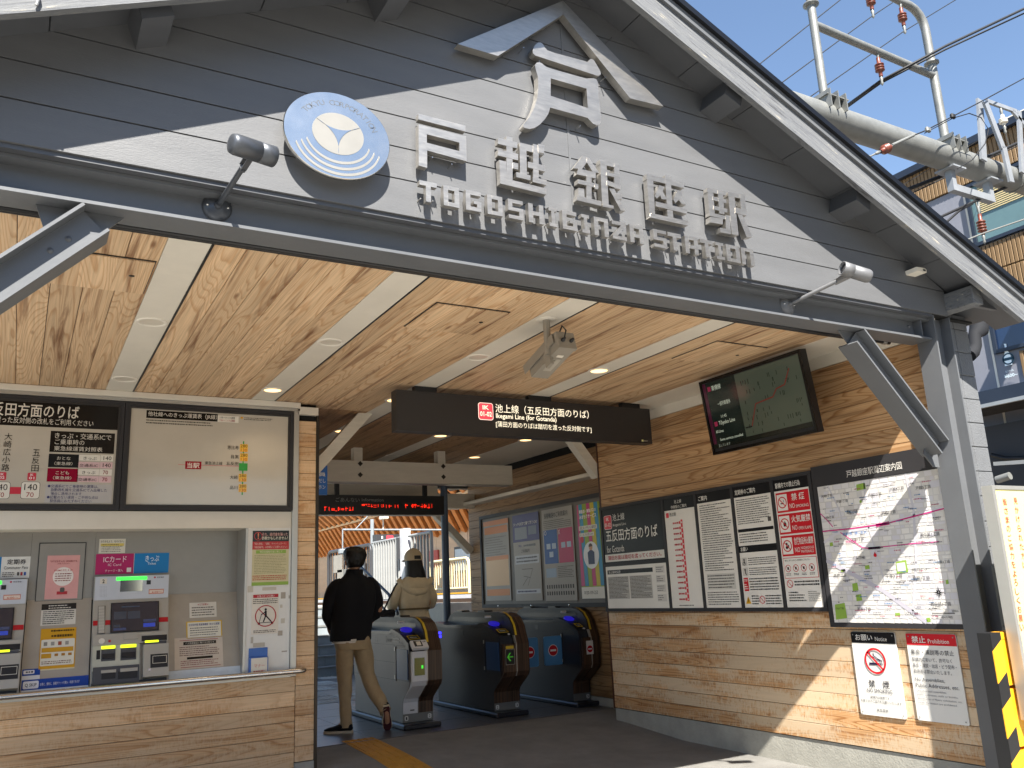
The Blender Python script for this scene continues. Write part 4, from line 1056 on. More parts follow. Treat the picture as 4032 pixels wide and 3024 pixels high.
road([(.0, .335), (.25, .335), (.55, .325), (1, .265)], .009, '#c0307a', 3); road([(.47, .33), (.58, .322)], .022, '#c0307a', 3)
road([(.0, .20), (.06, .26), (.10, .31)], .007, '#c8408a', 3)
road([(.16, .355), (.33, .475), (.38, .485), (.74, .475), (.93, .475)], .007, '#cc4a8c', 3); road([(.38, .485), (.48, .485)], .016, '#3a2a3a', 3)
for x, y, w, h in ((.35, .02, .08, .05), (.02, .86, .10, .12), (.22, .80, .05, .05), (.58, .58, .09, .09), (.20, .72, .05, .06), (.33, .60, .04, .03), (.05, .42, .03, .03), (.12, .62, .04, .02), (.52, .93, .04, .02), (.93, .72, .02, .03), (.75, .96, .03, .03), (.36, .14, .02, .02)):
    b.poly([F_(x, y + h), F_(x + w, y + h * .9), F_(x + w * .95, y), F_(x + w * .05, y + .1 * h)], '#8fb04e', 2)
b.poly([F_(.59, .655), F_(.655, .65), F_(.655, .595), F_(.59, .60)], '#dedbd8', 3)
for s_, x, y, w in (('大崎3丁目', .03, .07, .10), ('戸越1丁目', .16, .125, .10), ('戸越2丁目', .44, .11, .11), ('戸越4丁目', .62, .09, .11), ('戸越5丁目', .82, .105, .11), ('品川区', .24, .21, .10), ('大崎4丁目', .03, .23, .09), ('戸越3丁目', .53, .245, .11),
                    ('国道1号（第二京浜）', .18, .365, .21), ('平塚1丁目', .25, .41, .10), ('東中延1丁目', .80, .42, .14), ('平塚2丁目', .24, .54, .10), ('荏原1丁目', .05, .66, .11), ('平塚3丁目', .49, .68, .13), ('中延1丁目', .70, .70, .12), ('中延2丁目', .89, .60, .09),
                    ('荏原2丁目', .22, .90, .11), ('西中延1丁目', .80, .87, .14), ('スクエア荏原', .60, .925, .10), ('荏原文化センター', .70, .64, .13), ('東急池上線', .20, .42, .09), ('小山1丁目', .03, .89, .07)):
    cl_ = '#4a7fc0' if '国道' in s_ else ('#c8408a' if '池上線' in s_ else '#3c3a3e')
    p = F_(x, y + .016); w_ = w * MW; b.text(s_, p[0], p[1], p[0] + w_, p[1] + min(.026, w_ / len(s_) * 1.05), cl_, 4, .005)
for k in range(150):
    x, y = rnd.uniform(.02, .93), rnd.uniform(.02, .97); p = F_(x, y); b.dashes(p[0], p[1], p[0] + rnd.uniform(.02, .07), p[1] + .011, 1, rnd.choice(['#55525a', '#55525a', '#77747c', '#b04468', '#4a7fb0']), 4, .6, k, .2, (.004, .011))
p = F_(.43, .535); b.disc(p[0], p[1], .013, '#d02030', 4, 14); b.poly([(p[0] - .008, p[1] + .008), (p[0] + .008, p[1] + .008), (p[0], p[1] + .024)], '#d02030', 4)
p = F_(.87, .80)
for k in range(8):
    a = k * PI / 4; L_ = .042 if k % 2 == 0 else .026; b.poly([(p[0] + .007 * math.cos(a + PI / 4), p[1] + .007 * math.sin(a + PI / 4)), (p[0] + .007 * math.cos(a - PI / 4), p[1] + .007 * math.sin(a - PI / 4)), (p[0] + L_ * math.cos(a), p[1] + L_ * math.sin(a))][::-1], '#151515', 4)
q_ = F_(.80, .935); b.rect(q_[0], q_[1], q_[0] + .16 * MW, q_[1] + .005, '#151515', 4); q_ = F_(.94, .925); b.text('200m', q_[0], q_[1], q_[0] + .045, q_[1] + .014, '#222222', 4)
q_ = F_(.80, .965); b.text('2019年6月現在', q_[0] + .03, q_[1], q_[0] + .14, q_[1] + .015, '#222222', 4)
b.finish(mt, .22)

# notice and prohibition plates
pp_ = XP(5.188)
def plate(name, label, tl, br, head, hcol):
    u0, v1 = pp_.uv(*tl); u1, v0 = pp_.uv(*br)
    t = thing(name, label, 'sign plate', pp_.W((u0 + u1) / 2, v0)); mb = MB(); mb.prism(rrect(u0, v0, u1, v1, .012), pp_.frame, -.008, 0); mb.build('plate', C('plate_white', '#dedcd6', .35, var=.03), t)
    b = Board(pp_, .0004); W_, H_ = u1 - u0, v1 - v0
    b.poly([(u0 + .001, v1 - .135 * H_)] + [(u1 - .001, v1 - .135 * H_)] + [q for q in rrect(u0 + .001, v1 - .3, u1 - .001, v1 - .001, .011)[:5]] + [q for q in rrect(u0 + .001, v1 - .3, u1 - .001, v1 - .001, .011)[5:10]], hcol, 1)
    for du in (.02, W_ - .02):
        for dv in (.02, H_ - .02): b.disc(u0 + du, v0 + dv, .005, '#8d8b87', 3, 10)
    return t, b, u0, v0, u1, v1, W_, H_
t, b, u0, v0, u1, v1, W_, H_ = plate('no_smoking_plate', 'white plate with black notice header and a red crossed-out cigarette', c9(1086, 775), c9(1452, 1345), '', BLK)
b.text('お願い', u0 + .11 * W_, v1 - .105 * H_, u0 + .50 * W_, v1 - .03 * H_, WH, 3, .01); b.text('Notice', u0 + .56 * W_, v1 - .105 * H_, u0 + .82 * W_, v1 - .055 * H_, WH)
cu, cv = u0 + .5 * W_, v0 + .655 * H_; R2 = .17 * H_ * .92
b.rect(cu - R2 * .62, cv - R2 * .32, cu + R2 * .35, cv - R2 * .14, '#2b2440', 2); b.rect(cu + R2 * .42, cv - R2 * .32, cu + R2 * .50, cv - R2 * .14, '#2b2440', 2); b.rect(cu + R2 * .56, cv - R2 * .32, cu + R2 * .62, cv - R2 * .14, '#2b2440', 2)
for off in (0, .14):
    sm = [(cu - R2 * .45 + off * R2 * 2.2, cv + R2 * .62), (cu - R2 * .40 + off * R2 * 2.2, cv + R2 * .38), (cu - R2 * .05 + off * R2 * 1.5, cv + R2 * .22), (cu + R2 * .12 + off * R2 * 1.6, cv + R2 * .12), (cu + R2 * .40 + off * R2 * 1.2, cv + R2 * .05), (cu + R2 * .45 + off * R2, cv - R2 * .08)]
    for p, q2 in zip(sm, sm[1:]): b.line(p, q2, R2 * .07, '#2b2440', 2)
b.noban(cu, cv, R2, RED_, 4)
b.text('禁　煙', u0 + .28 * W_, v0 + .335 * H_, u0 + .74 * W_, v0 + .425 * H_, '#2a2830', 3, .005); b.text('NO SMOKING', u0 + .22 * W_, v0 + .275 * H_, u0 + .78 * W_, v0 + .32 * H_, '#4a4850')
b.text('駅構内は禁煙です', u0 + .28 * W_, v0 + .205 * H_, u0 + .70 * W_, v0 + .235 * H_, '#2a2830'); b.text('お客さまのご協力をお願いいたします', u0 + .05 * W_, v0 + .155 * H_, u0 + .95 * W_, v0 + .187 * H_, '#2a2830')
b.text('東急電鉄', u0 + .38 * W_, v0 + .055 * H_, u0 + .64 * W_, v0 + .09 * H_, '#3a3840'); b.finish(t)
t, b, u0, v0, u1, v1, W_, H_ = plate('assembly_prohibition_plate', 'white plate with red prohibition header and black writing only', c9(1442, 785), c9(1862, 1388), '', RED_)
b.text('禁止', u0 + .12 * W_, v1 - .11 * H_, u0 + .40 * W_, v1 - .03 * H_, WH, 3, .012); b.text('Prohibition', u0 + .45 * W_, v1 - .11 * H_, u0 + .86 * W_, v1 - .06 * H_, WH)
b.text('集会・演説等の禁止', u0 + .07 * W_, v0 + .755 * H_, u0 + .92 * W_, v0 + .815 * H_, '#3a3840')
for k, s_ in enumerate(('駅構内において、許可なく', '集会・演説・出店・ビラ配布・', '勧誘等は禁止いたします。')): b.text(s_, u0 + .07 * W_, v0 + (.675 - .068 * k) * H_, u0 + (.86, .93, .82)[k] * W_, v0 + (.722 - .068 * k) * H_, '#4a4850')
b.text('No Assemblies,', u0 + .07 * W_, v0 + .445 * H_, u0 + .66 * W_, v0 + .49 * H_, '#4a4850'); b.text('Public Addresses, etc.', u0 + .07 * W_, v0 + .375 * H_, u0 + .92 * W_, v0 + .425 * H_, '#4a4850')
for k, s_ in enumerate(('Unauthorized assemblies,', 'public addresses, stalls or booths,', 'distribution of flyers, solicitation, etc.', 'inside the station are prohibited.')): b.text(s_, u0 + .07 * W_, v0 + (.325 - .045 * k) * H_, u0 + (.66, .87, .94, .83)[k] * W_, v0 + (.352 - .045 * k) * H_, '#7a7880')
b.finish(t)

# poster case on the far wall, back and sheets darkened for the shade
fp = XP(5.56)
fc = thing('poster_case', 'dark framed poster case in the shade above the ticket gates', 'poster case', (5.56, 9.2, 1.06))
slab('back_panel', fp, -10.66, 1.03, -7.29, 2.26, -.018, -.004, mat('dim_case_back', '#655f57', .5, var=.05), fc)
frame_part('frame', fp, -10.66, 1.03, -7.29, 2.26, .045, -.0039, .015, M_frame, fc)
for k in range(4): 
    p = fp.W(-10.2 + k * .85, 1.052, .0152); mb = MB(); mb.lathe(p, (-1, 0, 0), [(.012, 0), (.012, .003), (.0001, .003)], 10); mb.build('lock', M_ss, fc)
fq = XP(5.552)
def poster(label, tl, br, col='#a19d97'):  # default sheet tone has the passage shade mixed in
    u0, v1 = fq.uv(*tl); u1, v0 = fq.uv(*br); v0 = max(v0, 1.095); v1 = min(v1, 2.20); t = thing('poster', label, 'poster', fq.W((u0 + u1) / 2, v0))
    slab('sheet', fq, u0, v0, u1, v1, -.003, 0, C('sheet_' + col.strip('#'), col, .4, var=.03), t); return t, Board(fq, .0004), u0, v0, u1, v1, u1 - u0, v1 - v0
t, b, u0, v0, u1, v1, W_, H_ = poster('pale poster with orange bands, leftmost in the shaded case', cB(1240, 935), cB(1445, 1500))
b.rect(u0, v1 - .06 * H_, u1, v1, '#c98252', 1); b.rect(u0 + .04 * W_, v1 - .17 * H_, u1 - .04 * W_, v1 - .08 * H_, '#c98252', 1); b.dashes(u0 + .06 * W_, v1 - .45 * H_, u1 - .1 * W_, v1 - .2 * H_, 8, '#7d7872', 2, .4, 31); b.rect(u0 + .06 * W_, v1 - .50 * H_, u1 - .04 * W_, v1 - .45 * H_, '#c98252', 1)
b.rect(u0 + .06 * W_, v1 - .82 * H_, u1 - .04 * W_, v1 - .5 * H_, '#d8b48c', 1); b.rect(u0 + .06 * W_, v0 + .06 * H_, u1 - .04 * W_, v0 + .14 * H_, '#c98252', 1); b.finish(t)
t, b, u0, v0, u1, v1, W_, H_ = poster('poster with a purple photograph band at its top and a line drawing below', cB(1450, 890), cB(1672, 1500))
b.rect(u0, v1 - .32 * H_, u1, v1, '#3e3a6e', 1); b.text('タッチ決済で乗り降りOK!', u0 + .04 * W_, v1 - .13 * H_, u1 - .05 * W_, v1 - .09 * H_, WH); b.rect(u0 + .08 * W_, v1 - .29 * H_, u0 + .55 * W_, v1 - .15 * H_, '#7e828c', 2); b.rect(u0 + .6 * W_, v1 - .25 * H_, u0 + .9 * W_, v1 - .15 * H_, '#6a7080', 2)
b.text('VISA', u0 + .2 * W_, v1 - .38 * H_, u0 + .32 * W_, v1 - .355 * H_, '#2c3c7c', 2, .01); b.dashes(u0 + .4 * W_, v1 - .39 * H_, u0 + .85 * W_, v1 - .35 * H_, 1, '#55525a', 2, .7, 3, 0, (.02, .03)); b.text('ご利用案内', u0 + .3 * W_, v1 - .45 * H_, u0 + .62 * W_, v1 - .41 * H_, BLK)
b.rect(u0 + .05 * W_, v1 - .58 * H_, u1 - .05 * W_, v1 - .48 * H_, '#b9bcc2', 1); b.dashes(u0 + .1 * W_, v1 - .57 * H_, u1 - .1 * W_, v1 - .49 * H_, 2, '#44424a', 2, .5, 4); 
for p in (((.3, .64), (.7, .64)), ((.7, .64), (.6, .74)), ((.6, .74), (.35, .72)), ((.5, .74), (.3, .83)), ((.6, .74), (.5, .83))): b.line((u0 + p[0][0] * W_, v1 - p[0][1] * H_), (u0 + p[1][0] * W_, v1 - p[1][1] * H_), .005, '#3a3a40', 2)
b.rect(u0 + .05 * W_, v0 + .08 * H_, u1 - .05 * W_, v0 + .13 * H_, '#b9bcc2', 1); b.dashes(u0 + .1 * W_, v0 + .085 * H_, u1 - .1 * W_, v0 + .125 * H_, 1, '#3a3a60', 2, .5, 5); b.finish(t)
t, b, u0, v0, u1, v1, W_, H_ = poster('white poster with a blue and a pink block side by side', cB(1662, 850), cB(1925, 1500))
b.text('振替輸送のご利用案内', u0 + .08 * W_, v1 - .10 * H_, u1 - .15 * W_, v1 - .04 * H_, '#333336', 2, .005); b.dashes(u0 + .05 * W_, v1 - .22 * H_, u1 - .05 * W_, v1 - .12 * H_, 5, '#55524e', 2, .4, 6)
b.rect(u0 + .04 * W_, v1 - .60 * H_, u0 + .48 * W_, v1 - .23 * H_, '#1f4f94', 1); b.rect(u0 + .51 * W_, v1 - .60 * H_, u1 - .03 * W_, v1 - .23 * H_, '#b22a5a', 1); b.ring(u0 + .10 * W_, v1 - .26 * H_, .025, .006, WH, 3)
b.line((u0 + .53 * W_, v1 - .24 * H_), (u0 + .58 * W_, v1 - .29 * H_), .008, WH, 3); b.line((u0 + .58 * W_, v1 - .24 * H_), (u0 + .53 * W_, v1 - .29 * H_), .008, WH, 3)
for x, y in ((.12, .38), (.30, .38), (.2, .47), (.60, .38), (.78, .38)): b.rect(u0 + x * W_, v1 - (y + .06) * H_, u0 + (x + .13) * W_, v1 - y * H_, '#a9b8cc', 2)
b.rect(u0 + .06 * W_, v1 - .75 * H_, u0 + .4 * W_, v1 - .65 * H_, '#8fa0b4', 1); b.dashes(u0 + .45 * W_, v1 - .76 * H_, u1 - .05 * W_, v1 - .63 * H_, 7, '#55524e', 2, .4, 7)
for k in range(2):
    for j in range(12): b.rect(u0 + (.06 + .075 * j) * W_, v0 + (.06 + .07 * k) * H_, u0 + (.10 + .075 * j) * W_, v0 + (.10 + .07 * k) * H_, '#2c2a2c', 2)
b.finish(t)
t, b, u0, v0, u1, v1, W_, H_ = poster('colourful poster with green, pink and blue stripes and a cartoon figure in a suit', cB(1918, 810), cB(2128, 1485), '#8fa83c')
for k, c_ in enumerate(('#c0447e', '#3c8fb8', '#8fa83c', '#c0447e', '#c9b83c', '#3c8fb8')):
    x = .06 + .17 * k; b.poly([(u0 + max(0, x - .06) * W_, v0 + .13 * H_), (u0 + min(1, x + .10) * W_, v0 + .13 * H_), (u0 + min(1, x + .0) * W_ + .0, v1), (u0 + max(0, x - .15) * W_, v1)] if x - .15 > 0 else [(u0, v0 + .13 * H_), (u0 + (x + .1) * W_, v0 + .13 * H_), (u0 + x * W_, v1), (u0, v1)], c_, 1)
b.text('東急線・東急バスの', u0 + .1 * W_, v1 - .10 * H_, u0 + .85 * W_, v1 - .06 * H_, '#fff3f6', 3, .02); b.text('みまもりサービス', u0 + .1 * W_, v1 - .16 * H_, u0 + .85 * W_, v1 - .115 * H_, '#fff3f6', 3, .02)
b.rect(u0 + .05 * W_, v1 - .28 * H_, u0 + .85 * W_, v1 - .235 * H_, '#e0ddd4', 2); b.text('改札タッチやバス乗車を', u0 + .08 * W_, v1 - .275 * H_, u0 + .82 * W_, v1 - .24 * H_, BLK); b.rect(u0 + .05 * W_, v1 - .35 * H_, u0 + .7 * W_, v1 - .31 * H_, '#e0ddd4', 2); b.text('メールでお知らせ!', u0 + .08 * W_, v1 - .345 * H_, u0 + .66 * W_, v1 - .315 * H_, BLK)
cu, cv = u0 + .52 * W_, v0 + .45 * H_; b.disc(cu, cv, .15, '#dfe3e6', 2, 30); b.disc(cu, cv + .085, .035, '#c99a7a', 3, 18); b.poly([(cu - .035, cv + .09)] + [(cu + .038 * math.cos(t_), cv + .095 + .034 * math.sin(t_)) for t_ in [k * PI / 8 for k in range(9)]][::-1], '#4a3020', 4)
b.poly([(cu - .06, cv - .10), (cu + .06, cv - .10), (cu + .065, cv + .03), (cu + .02, cv + .055), (cu - .02, cv + .055), (cu - .065, cv + .03)], '#27345c', 3); b.disc(u0 + .16 * W_, v0 + .62 * H_, .035, '#c22a3a', 3)
b.rect(u0, v0, u1, v0 + .12 * H_, '#e0ddd4', 2); b.text('0120-109-253', u0 + .12 * W_, v0 + .045 * H_, u0 + .7 * W_, v0 + .08 * H_, '#333333', 3); b.finish(t)

# ================================================================= fare boards above the ticket counter
fy = YP(YT - .022)
def fareboard(label, u0, v0, u1, v1):
    t = thing('fare_board', label, 'fare board', ((u0 + u1) / 2, YT - .02, v0)); slab('back_panel', fy, u0, v0, u1, v1, -.024, -.010, M_frame, t); frame_part('frame', fy, u0, v0, u1, v1, .028, -.0099, .012, M_frame, t)
    frame_part('inner_frame', fy, u0 + .0285, v0 + .0285, u1 - .0285, v1 - .0285, .014, -.0099, .005, M_sign, t)
    slab('sheet', fy, u0 + .043, v0 + .043, u1 - .043, v1 - .043, -.0098, -.006, C('board_sheet', '#bfb7a9', .10, var=.03), t); return t, Board(fy, -.0055)
BR, BL_ = fy.uv(*cU(1405, 1540)), fy.uv(*c4(1940, 1640)); xm = (BR[0] + fy.uv(*cU(1500, 240))[0]) / 2
ztop, zbot = 2.800, 1.972
t, b = fareboard('left fare board with a black header and a black and red price table', -.58, zbot, xm - .002, ztop)
b.rp(cU(-160, 205), cU(1428, 585), '#1b1816', 1)
def ut(s_, x0, y0, x1, y1, col, bold=0, lay=3): # crop cU pixel: bottom-left then top-right
    a = b.uv(cU(x0, y0)); e = b.uv(cU(x1, y1)); b.text(s_, a[0], a[1], e[0], e[1], col, lay, bold)
ut('五反田方面のりば', -260, 398, 948, 300, '#ddd6ca', .01); ut('踏切を渡った反対側の改札をご利用ください', -280, 478, 1112, 472, '#ddd6ca')
a = b.uv(cU(605, 590)); e = b.uv(cU(1352, 865)); b.rect(a[0], a[1], e[0], e[1], '#1b1816', 1)
ut('きっぷ・交通系ICで', 650, 680, 1325, 640, '#ddd6ca'); ut('ご乗車時の', 648, 752, 1005, 702, '#ddd6ca'); ut('東急線運賃対照表', 640, 825, 1218, 790, '#ddd6ca')
b.rp(cU(582, 862), cU(930, 1030), '#17171a', 1); b.rp(cU(566, 1034), cU(920, 1200), '#8c1230', 1)
ut('おとな', 675, 935, 840, 900, '#ddd6ca'); ut('（東急線）', 645, 998, 862, 962, '#ddd6ca'); ut('こども', 660, 1108, 822, 1072, '#ddd6ca'); ut('（東急線）', 628, 1168, 848, 1132, '#ddd6ca')
for k, (s_, n_, red) in enumerate((('きっぷ', '140', 0), ('交通系IC', '140', 0), ('きっぷ', '70', 1), ('交通系IC', '70', 1))):
    y = 874 + 84 * k; xo = -8 * k
    b.rp(cU(940 + xo, y), cU(1190 + xo, y + 76), '#d9b9bc' if k % 2 else '#e2ddd2', 1); b.rp(cU(1200 + xo, y + 4), cU(1342 + xo, y + 82), '#d9b9bc' if k % 2 else '#e2ddd2', 1)
    ut(s_, (990 if k % 2 == 0 else 950) + xo, y + 62, (1150 if k % 2 == 0 else 1172) + xo, y + 28, '#2a2622'); ut(n_, (1228 if not red else 1235) + xo, y + 66, (1325 if not red else 1300) + xo, y + 22, '#8c1a28' if red else '#2a2622')
b.rp(cU(545, 1218), cU(1320, 1452), '#b9b5b2', 1)
for k, s_ in enumerate(('●交通系ICでご乗車時の運賃は、', '自動改札機を交通系ICで入出場した', '場合に適用されます', '●記載のない運賃・ご不明な点は', '駅係員におたずねください')): ut(s_, (565, 604, 600, 555, 590)[k], 1266 + 44 * k, (1170, 1272, 970, 1165, 1085)[k], 1237 + 43 * k, '#4a4a70')
for k, chh in enumerate('五反田'): ut(chh, 385 - 8 * k, 890 + 92 * k, 478 - 8 * k, 815 + 92 * k, '#1b1816')
for k, chh in enumerate('大崎広小路'): ut(chh, 50 - 9 * k, 698 + 92 * k, 150 - 9 * k, 620 + 92 * k, '#1b1816')
def badge(x0, y0, x1, y1, num):
    a = b.uv(cU(x0, y1)); e = b.uv(cU(x1, y0)); b.poly(rrect(a[0], a[1], e[0], e[1], .008), '#c9404e', 1); w, h = e[0] - a[0], e[1] - a[1]
    b.text('IK', a[0] + .3 * w, a[1] + .58 * h, e[0] - .3 * w, e[1] - .12 * h, '#f0dede', 3, .02); b.text(num, a[0] + .18 * w, a[1] + .14 * h, e[0] - .18 * w, a[1] + .48 * h, '#f0dede', 3, .02)
badge(322, 1090, 432, 1180, '01'); badge(-30, 1082, 78, 1175, '02')
b.rp(cU(-40, 1255), cU(245, 1342), '#c9404e', 1)
for x0, x1, s1, s2 in ((238, 480, '140', '70'), (-110, 128, '140', '70')):
    a = b.uv(cU(x0, 1398)); e = b.uv(cU(x1, 1198)); b.poly(rrect(a[0], a[1], e[0], e[1], .018), '#1b1816', 1); b.poly(rrect(a[0] + .0022, a[1] + .0022, e[0] - .0022, e[1] - .0022, .017), '#e2ddd2', 2)
    w, h = e[0] - a[0], e[1] - a[1]; b.text(s1, a[0] + .17 * w, a[1] + .50 * h, e[0] - .15 * w, e[1] - .13 * h, '#2a2622'); b.text(s2, a[0] + .3 * w, a[1] + .10 * h, e[0] - .3 * w, a[1] + .38 * h, '#9c2a34')
b.finish(t, .12)
t, b = fareboard('right fare board, mostly blank cream with a short green and pink line diagram', xm + .002, zbot, 1.929, ztop)
def vt(s_, x0, y0, x1, y1, col, bold=0, lay=3): a = b.uv(c4(x0, y0)); e = b.uv(c4(x1, y1)); b.text(s_, a[0], a[1], e[0], e[1], col, lay, bold)
a = b.uv(c4(948, 1048)); e = b.uv(c4(1412, 1030)); b.rect(a[0], a[1], e[0], a[1] + .062, '#1b1816', 1); b.text('他社線へのきっぷ運賃表（JR線）', a[0] + .012, a[1] + .010, e[0] - .006, a[1] + .053, '#ddd6ca', 3, .005)
b.rect(e[0], a[1] - .002, e[0] + .165, a[1] + .052, '#e6e2d6', 1); b.text('上段＝おとな運賃', e[0] + .012, a[1] + .028, e[0] + .135, a[1] + .044, BLK); b.text('下段＝こども運賃', e[0] + .012, a[1] + .004, e[0] + .135, a[1] + .020, '#b0252f')
b.rect(e[0] + .18, a[1] + .035, e[0] + .20, a[1] + .05, '#d9a520', 1); b.dashes(e[0] + .21, a[1] + .024, e[0] + .44, a[1] + .05, 2, '#3a3630', 2, .5, 41, .1, (.004, .01)); b.dashes(a[0], a[1] - .048, a[0] + .52, a[1] - .006, 2, '#3a3630', 2, .42, 42, .3, (.006, .012))
for s_, y, n1 in (('恵比寿', 1242, 1), ('目黒', 1302, 1), ('大崎', 1435, 1), ('品川', 1502, 1)):
    x1 = 1548 if y < 1400 else 1540; x0 = x1 - (74 if len(s_) == 3 else 50); vt(s_, x0, y + 10, x1, y - 12, '#2a2622')
    xo = -8 if y > 1400 else 0; b.rp(c4(1556 + xo, y - 24), c4(1606 + xo, y + 28), '#e8b84a', 2); vt('280', 1559 + xo, y - 2, 1604 + xo, y - 20, '#4a3420'); vt('130', 1561 + xo, y + 25, 1602 + xo, y + 6, '#b0452f')
a = b.uv(c4(1578, 1200)); e = b.uv(c4(1572, 1548)); um = (a[0] + e[0]) / 2; b.rect(um - .005, e[1], um + .005, a[1], '#3f9a4a', 1); b.rp(c4(1550, 1342), c4(1604, 1392), '#3f9a4a', 3)
b.rp(c4(1155, 1352), c4(1550, 1361), '#d2606e', 1); b.rp(c4(1202, 1329), c4(1304, 1382), '#9c1a28', 2); vt('当駅', 1212, 1373, 1294, 1340, '#f0e6da', .01); vt('東急池上線', 1328, 1352, 1442, 1333, '#2a2622'); vt('五反田', 1466, 1355, 1545, 1334, '#2a2622')
b.finish(t, .12)

# ================================================================= stickers and posters on the counter wall
HP = YP(YT + .262); PN = YP(YT + .2695); DP = YP(YT - .005)
def sheetp(name, label, cat, pl, tl, br, col, d=.0005):
    u0, v1 = pl.uv(*tl); u1, v0 = pl.uv(*br); t = thing(name, label, cat, pl.W((u0 + u1) / 2, v0)); slab('sheet', pl, u0, v0, u1, v1, d, d + .0012, C('sheet_' + col.strip('#'), col, .4, var=.05, vs=10), t)
    return t, Board(pl, d + .0014), u0, v0, u1, v1, u1 - u0, v1 - v0
t, b, u0, v0, u1, v1, W_, H_ = sheetp('pink_poster', 'pink poster with a white speech bubble and a small red tram, on the service hatch', 'poster', HP, cT(415, 305), cT(672, 675), '#d9a09c')
b.text('「のりまるきっぷ」はPASMOでも', u0 + .1 * W_, v1 - .16 * H_, u1 - .08 * W_, v1 - .11 * H_, '#8c2a34', 2, .01); b.text('ご利用いただけます。', u0 + .3 * W_, v1 - .21 * H_, u1 - .3 * W_, v1 - .175 * H_, '#8c2a34', 2)
cu, cv = u0 + .52 * W_, v1 - .49 * H_; b.disc(cu, cv, .235 * H_ * .92, '#e6ddd6', 1, 32); b.text('PASMOで使える!', cu - .28 * W_, cv + .12 * H_, cu + .28 * W_, cv + .17 * H_, '#b0252f', 2, .01); b.dashes(cu - .25 * W_, cv - .12 * H_, cu + .25 * W_, cv + .09 * H_, 4, '#8c4a48', 2, .45, 51, .3)
b.rect(cu - .16 * W_, v0 + .10 * H_, cu + .16 * W_, v0 + .17 * H_, '#b0343c', 2); b.poly(rrect(cu - .07 * W_, v0 + .15 * H_, cu + .07 * W_, v0 + .26 * H_, .01), '#5a5854', 3); b.finish(t)
t, b, u0, v0, u1, v1, W_, H_ = sheetp('instruction_sticker', 'small white and yellow sticker at the top of the panel above the card sign', 'sticker', PN, cT(866, 160), cT(1088, 282), '#d9d4c6')
b.text('のりかえよう、モバイルへ。', u0 + .06 * W_, v1 - .26 * H_, u1 - .06 * W_, v1 - .10 * H_, '#3a3630', 2, .01); b.rect(u0 + .06 * W_, v1 - .50 * H_, u1 - .06 * W_, v1 - .32 * H_, '#d9c46a', 1); b.dashes(u0 + .1 * W_, v0 + .06 * H_, u1 - .1 * W_, v1 - .34 * H_, 5, '#5a564e', 2, .4, 52, .2, (.004, .012)); b.finish(t)
t, b, u0, v0, u1, v1, W_, H_ = sheetp('card_and_ticket_sign', 'magenta card sign joined to a blue ticket sign above ticket machine number two', 'sign', PN, cT(838, 292), cT(1465, 452), '#b02a64', .001)
b.rect(u0 + .515 * W_, v0, u1, v1, '#1c7ab8', 1); b.rect(u0 + .51 * W_, v0, u0 + .516 * W_, v1, '#c8c2bc', 2)
b.text('ICカード', u0 + .10 * W_, v1 - .42 * H_, u0 + .41 * W_, v1 - .12 * H_, '#ecdde4', 3, .005); b.text('IC Card', u0 + .165 * W_, v1 - .60 * H_, u0 + .34 * W_, v1 - .48 * H_, '#ecdde4'); b.text('チャージ・購入', u0 + .13 * W_, v0 + .10 * H_, u0 + .37 * W_, v0 + .24 * H_, '#ecdde4'); b.rect(u0 + .42 * W_, v0 + .08 * H_, u0 + .48 * W_, v0 + .30 * H_, '#e3dfda', 2)
b.text('きっぷ', u0 + .67 * W_, v1 - .42 * H_, u0 + .86 * W_, v1 - .12 * H_, '#e0ecf2', 3, .005); b.text('Ticket', u0 + .70 * W_, v1 - .58 * H_, u0 + .82 * W_, v1 - .46 * H_, '#e0ecf2'); b.finish(t)
t, b, u0, v0, u1, v1, W_, H_ = sheetp('commuter_pass_sign', 'white commuter pass sign with a blue edge above the leftmost ticket machine', 'sign', PN, cT(-60, 318), cT(252, 498), '#dcdad4', .001)
b.rect(u0, v0, u0 + .23 * W_, v1, '#1c7ab8', 1); b.text('定期券', u0 + .38 * W_, v1 - .36 * H_, u0 + .89 * W_, v1 - .12 * H_, '#3a383c', 3, .01); b.text('Commuter Pass', u0 + .31 * W_, v1 - .58 * H_, u0 + .95 * W_, v1 - .44 * H_, '#3a383c'); b.dashes(u0 + .28 * W_, v0 + .06 * H_, u0 + .6 * W_, v0 + .30 * H_, 3, '#5a5650', 3, .5, 53, .1, (.006, .014))
for k in range(3): b.rect(u0 + (.67 + .09 * k) * W_, v0 + .12 * H_, u0 + (.73 + .09 * k) * W_, v0 + .28 * H_, ('#5a5650', '#a03a44', '#3a5aa0')[k], 2)
b.finish(t)
t, b, u0, v0, u1, v1, W_, H_ = sheetp('personal_data_notice', 'white notice with a black header strip on the sloping panel, above the yellow notice', 'notice', SP, cT(364, 730), cT(656, 900), '#d6d0c4')
b.rect(u0, v1 - .28 * H_, u1, v1, '#2a2826', 1); b.dashes(u0 + .2 * W_, v1 - .26 * H_, u1 - .15 * W_, v1 - .04 * H_, 2, '#d6d0c4', 2, .45, 54, .2, (.01, .02)); b.dashes(u0 + .05 * W_, v0 + .03 * H_, u1 - .05 * W_, v1 - .32 * H_, 7, '#3e3a34', 2, .45, 55, .4, (.008, .03)); b.finish(t)
t, b, u0, v0, u1, v1, W_, H_ = sheetp('refund_notice', 'yellow and white refund notice with small pictograms on the left sloping panel', 'notice', SP, cT(358, 945), cT(648, 1285), '#d9cca6')
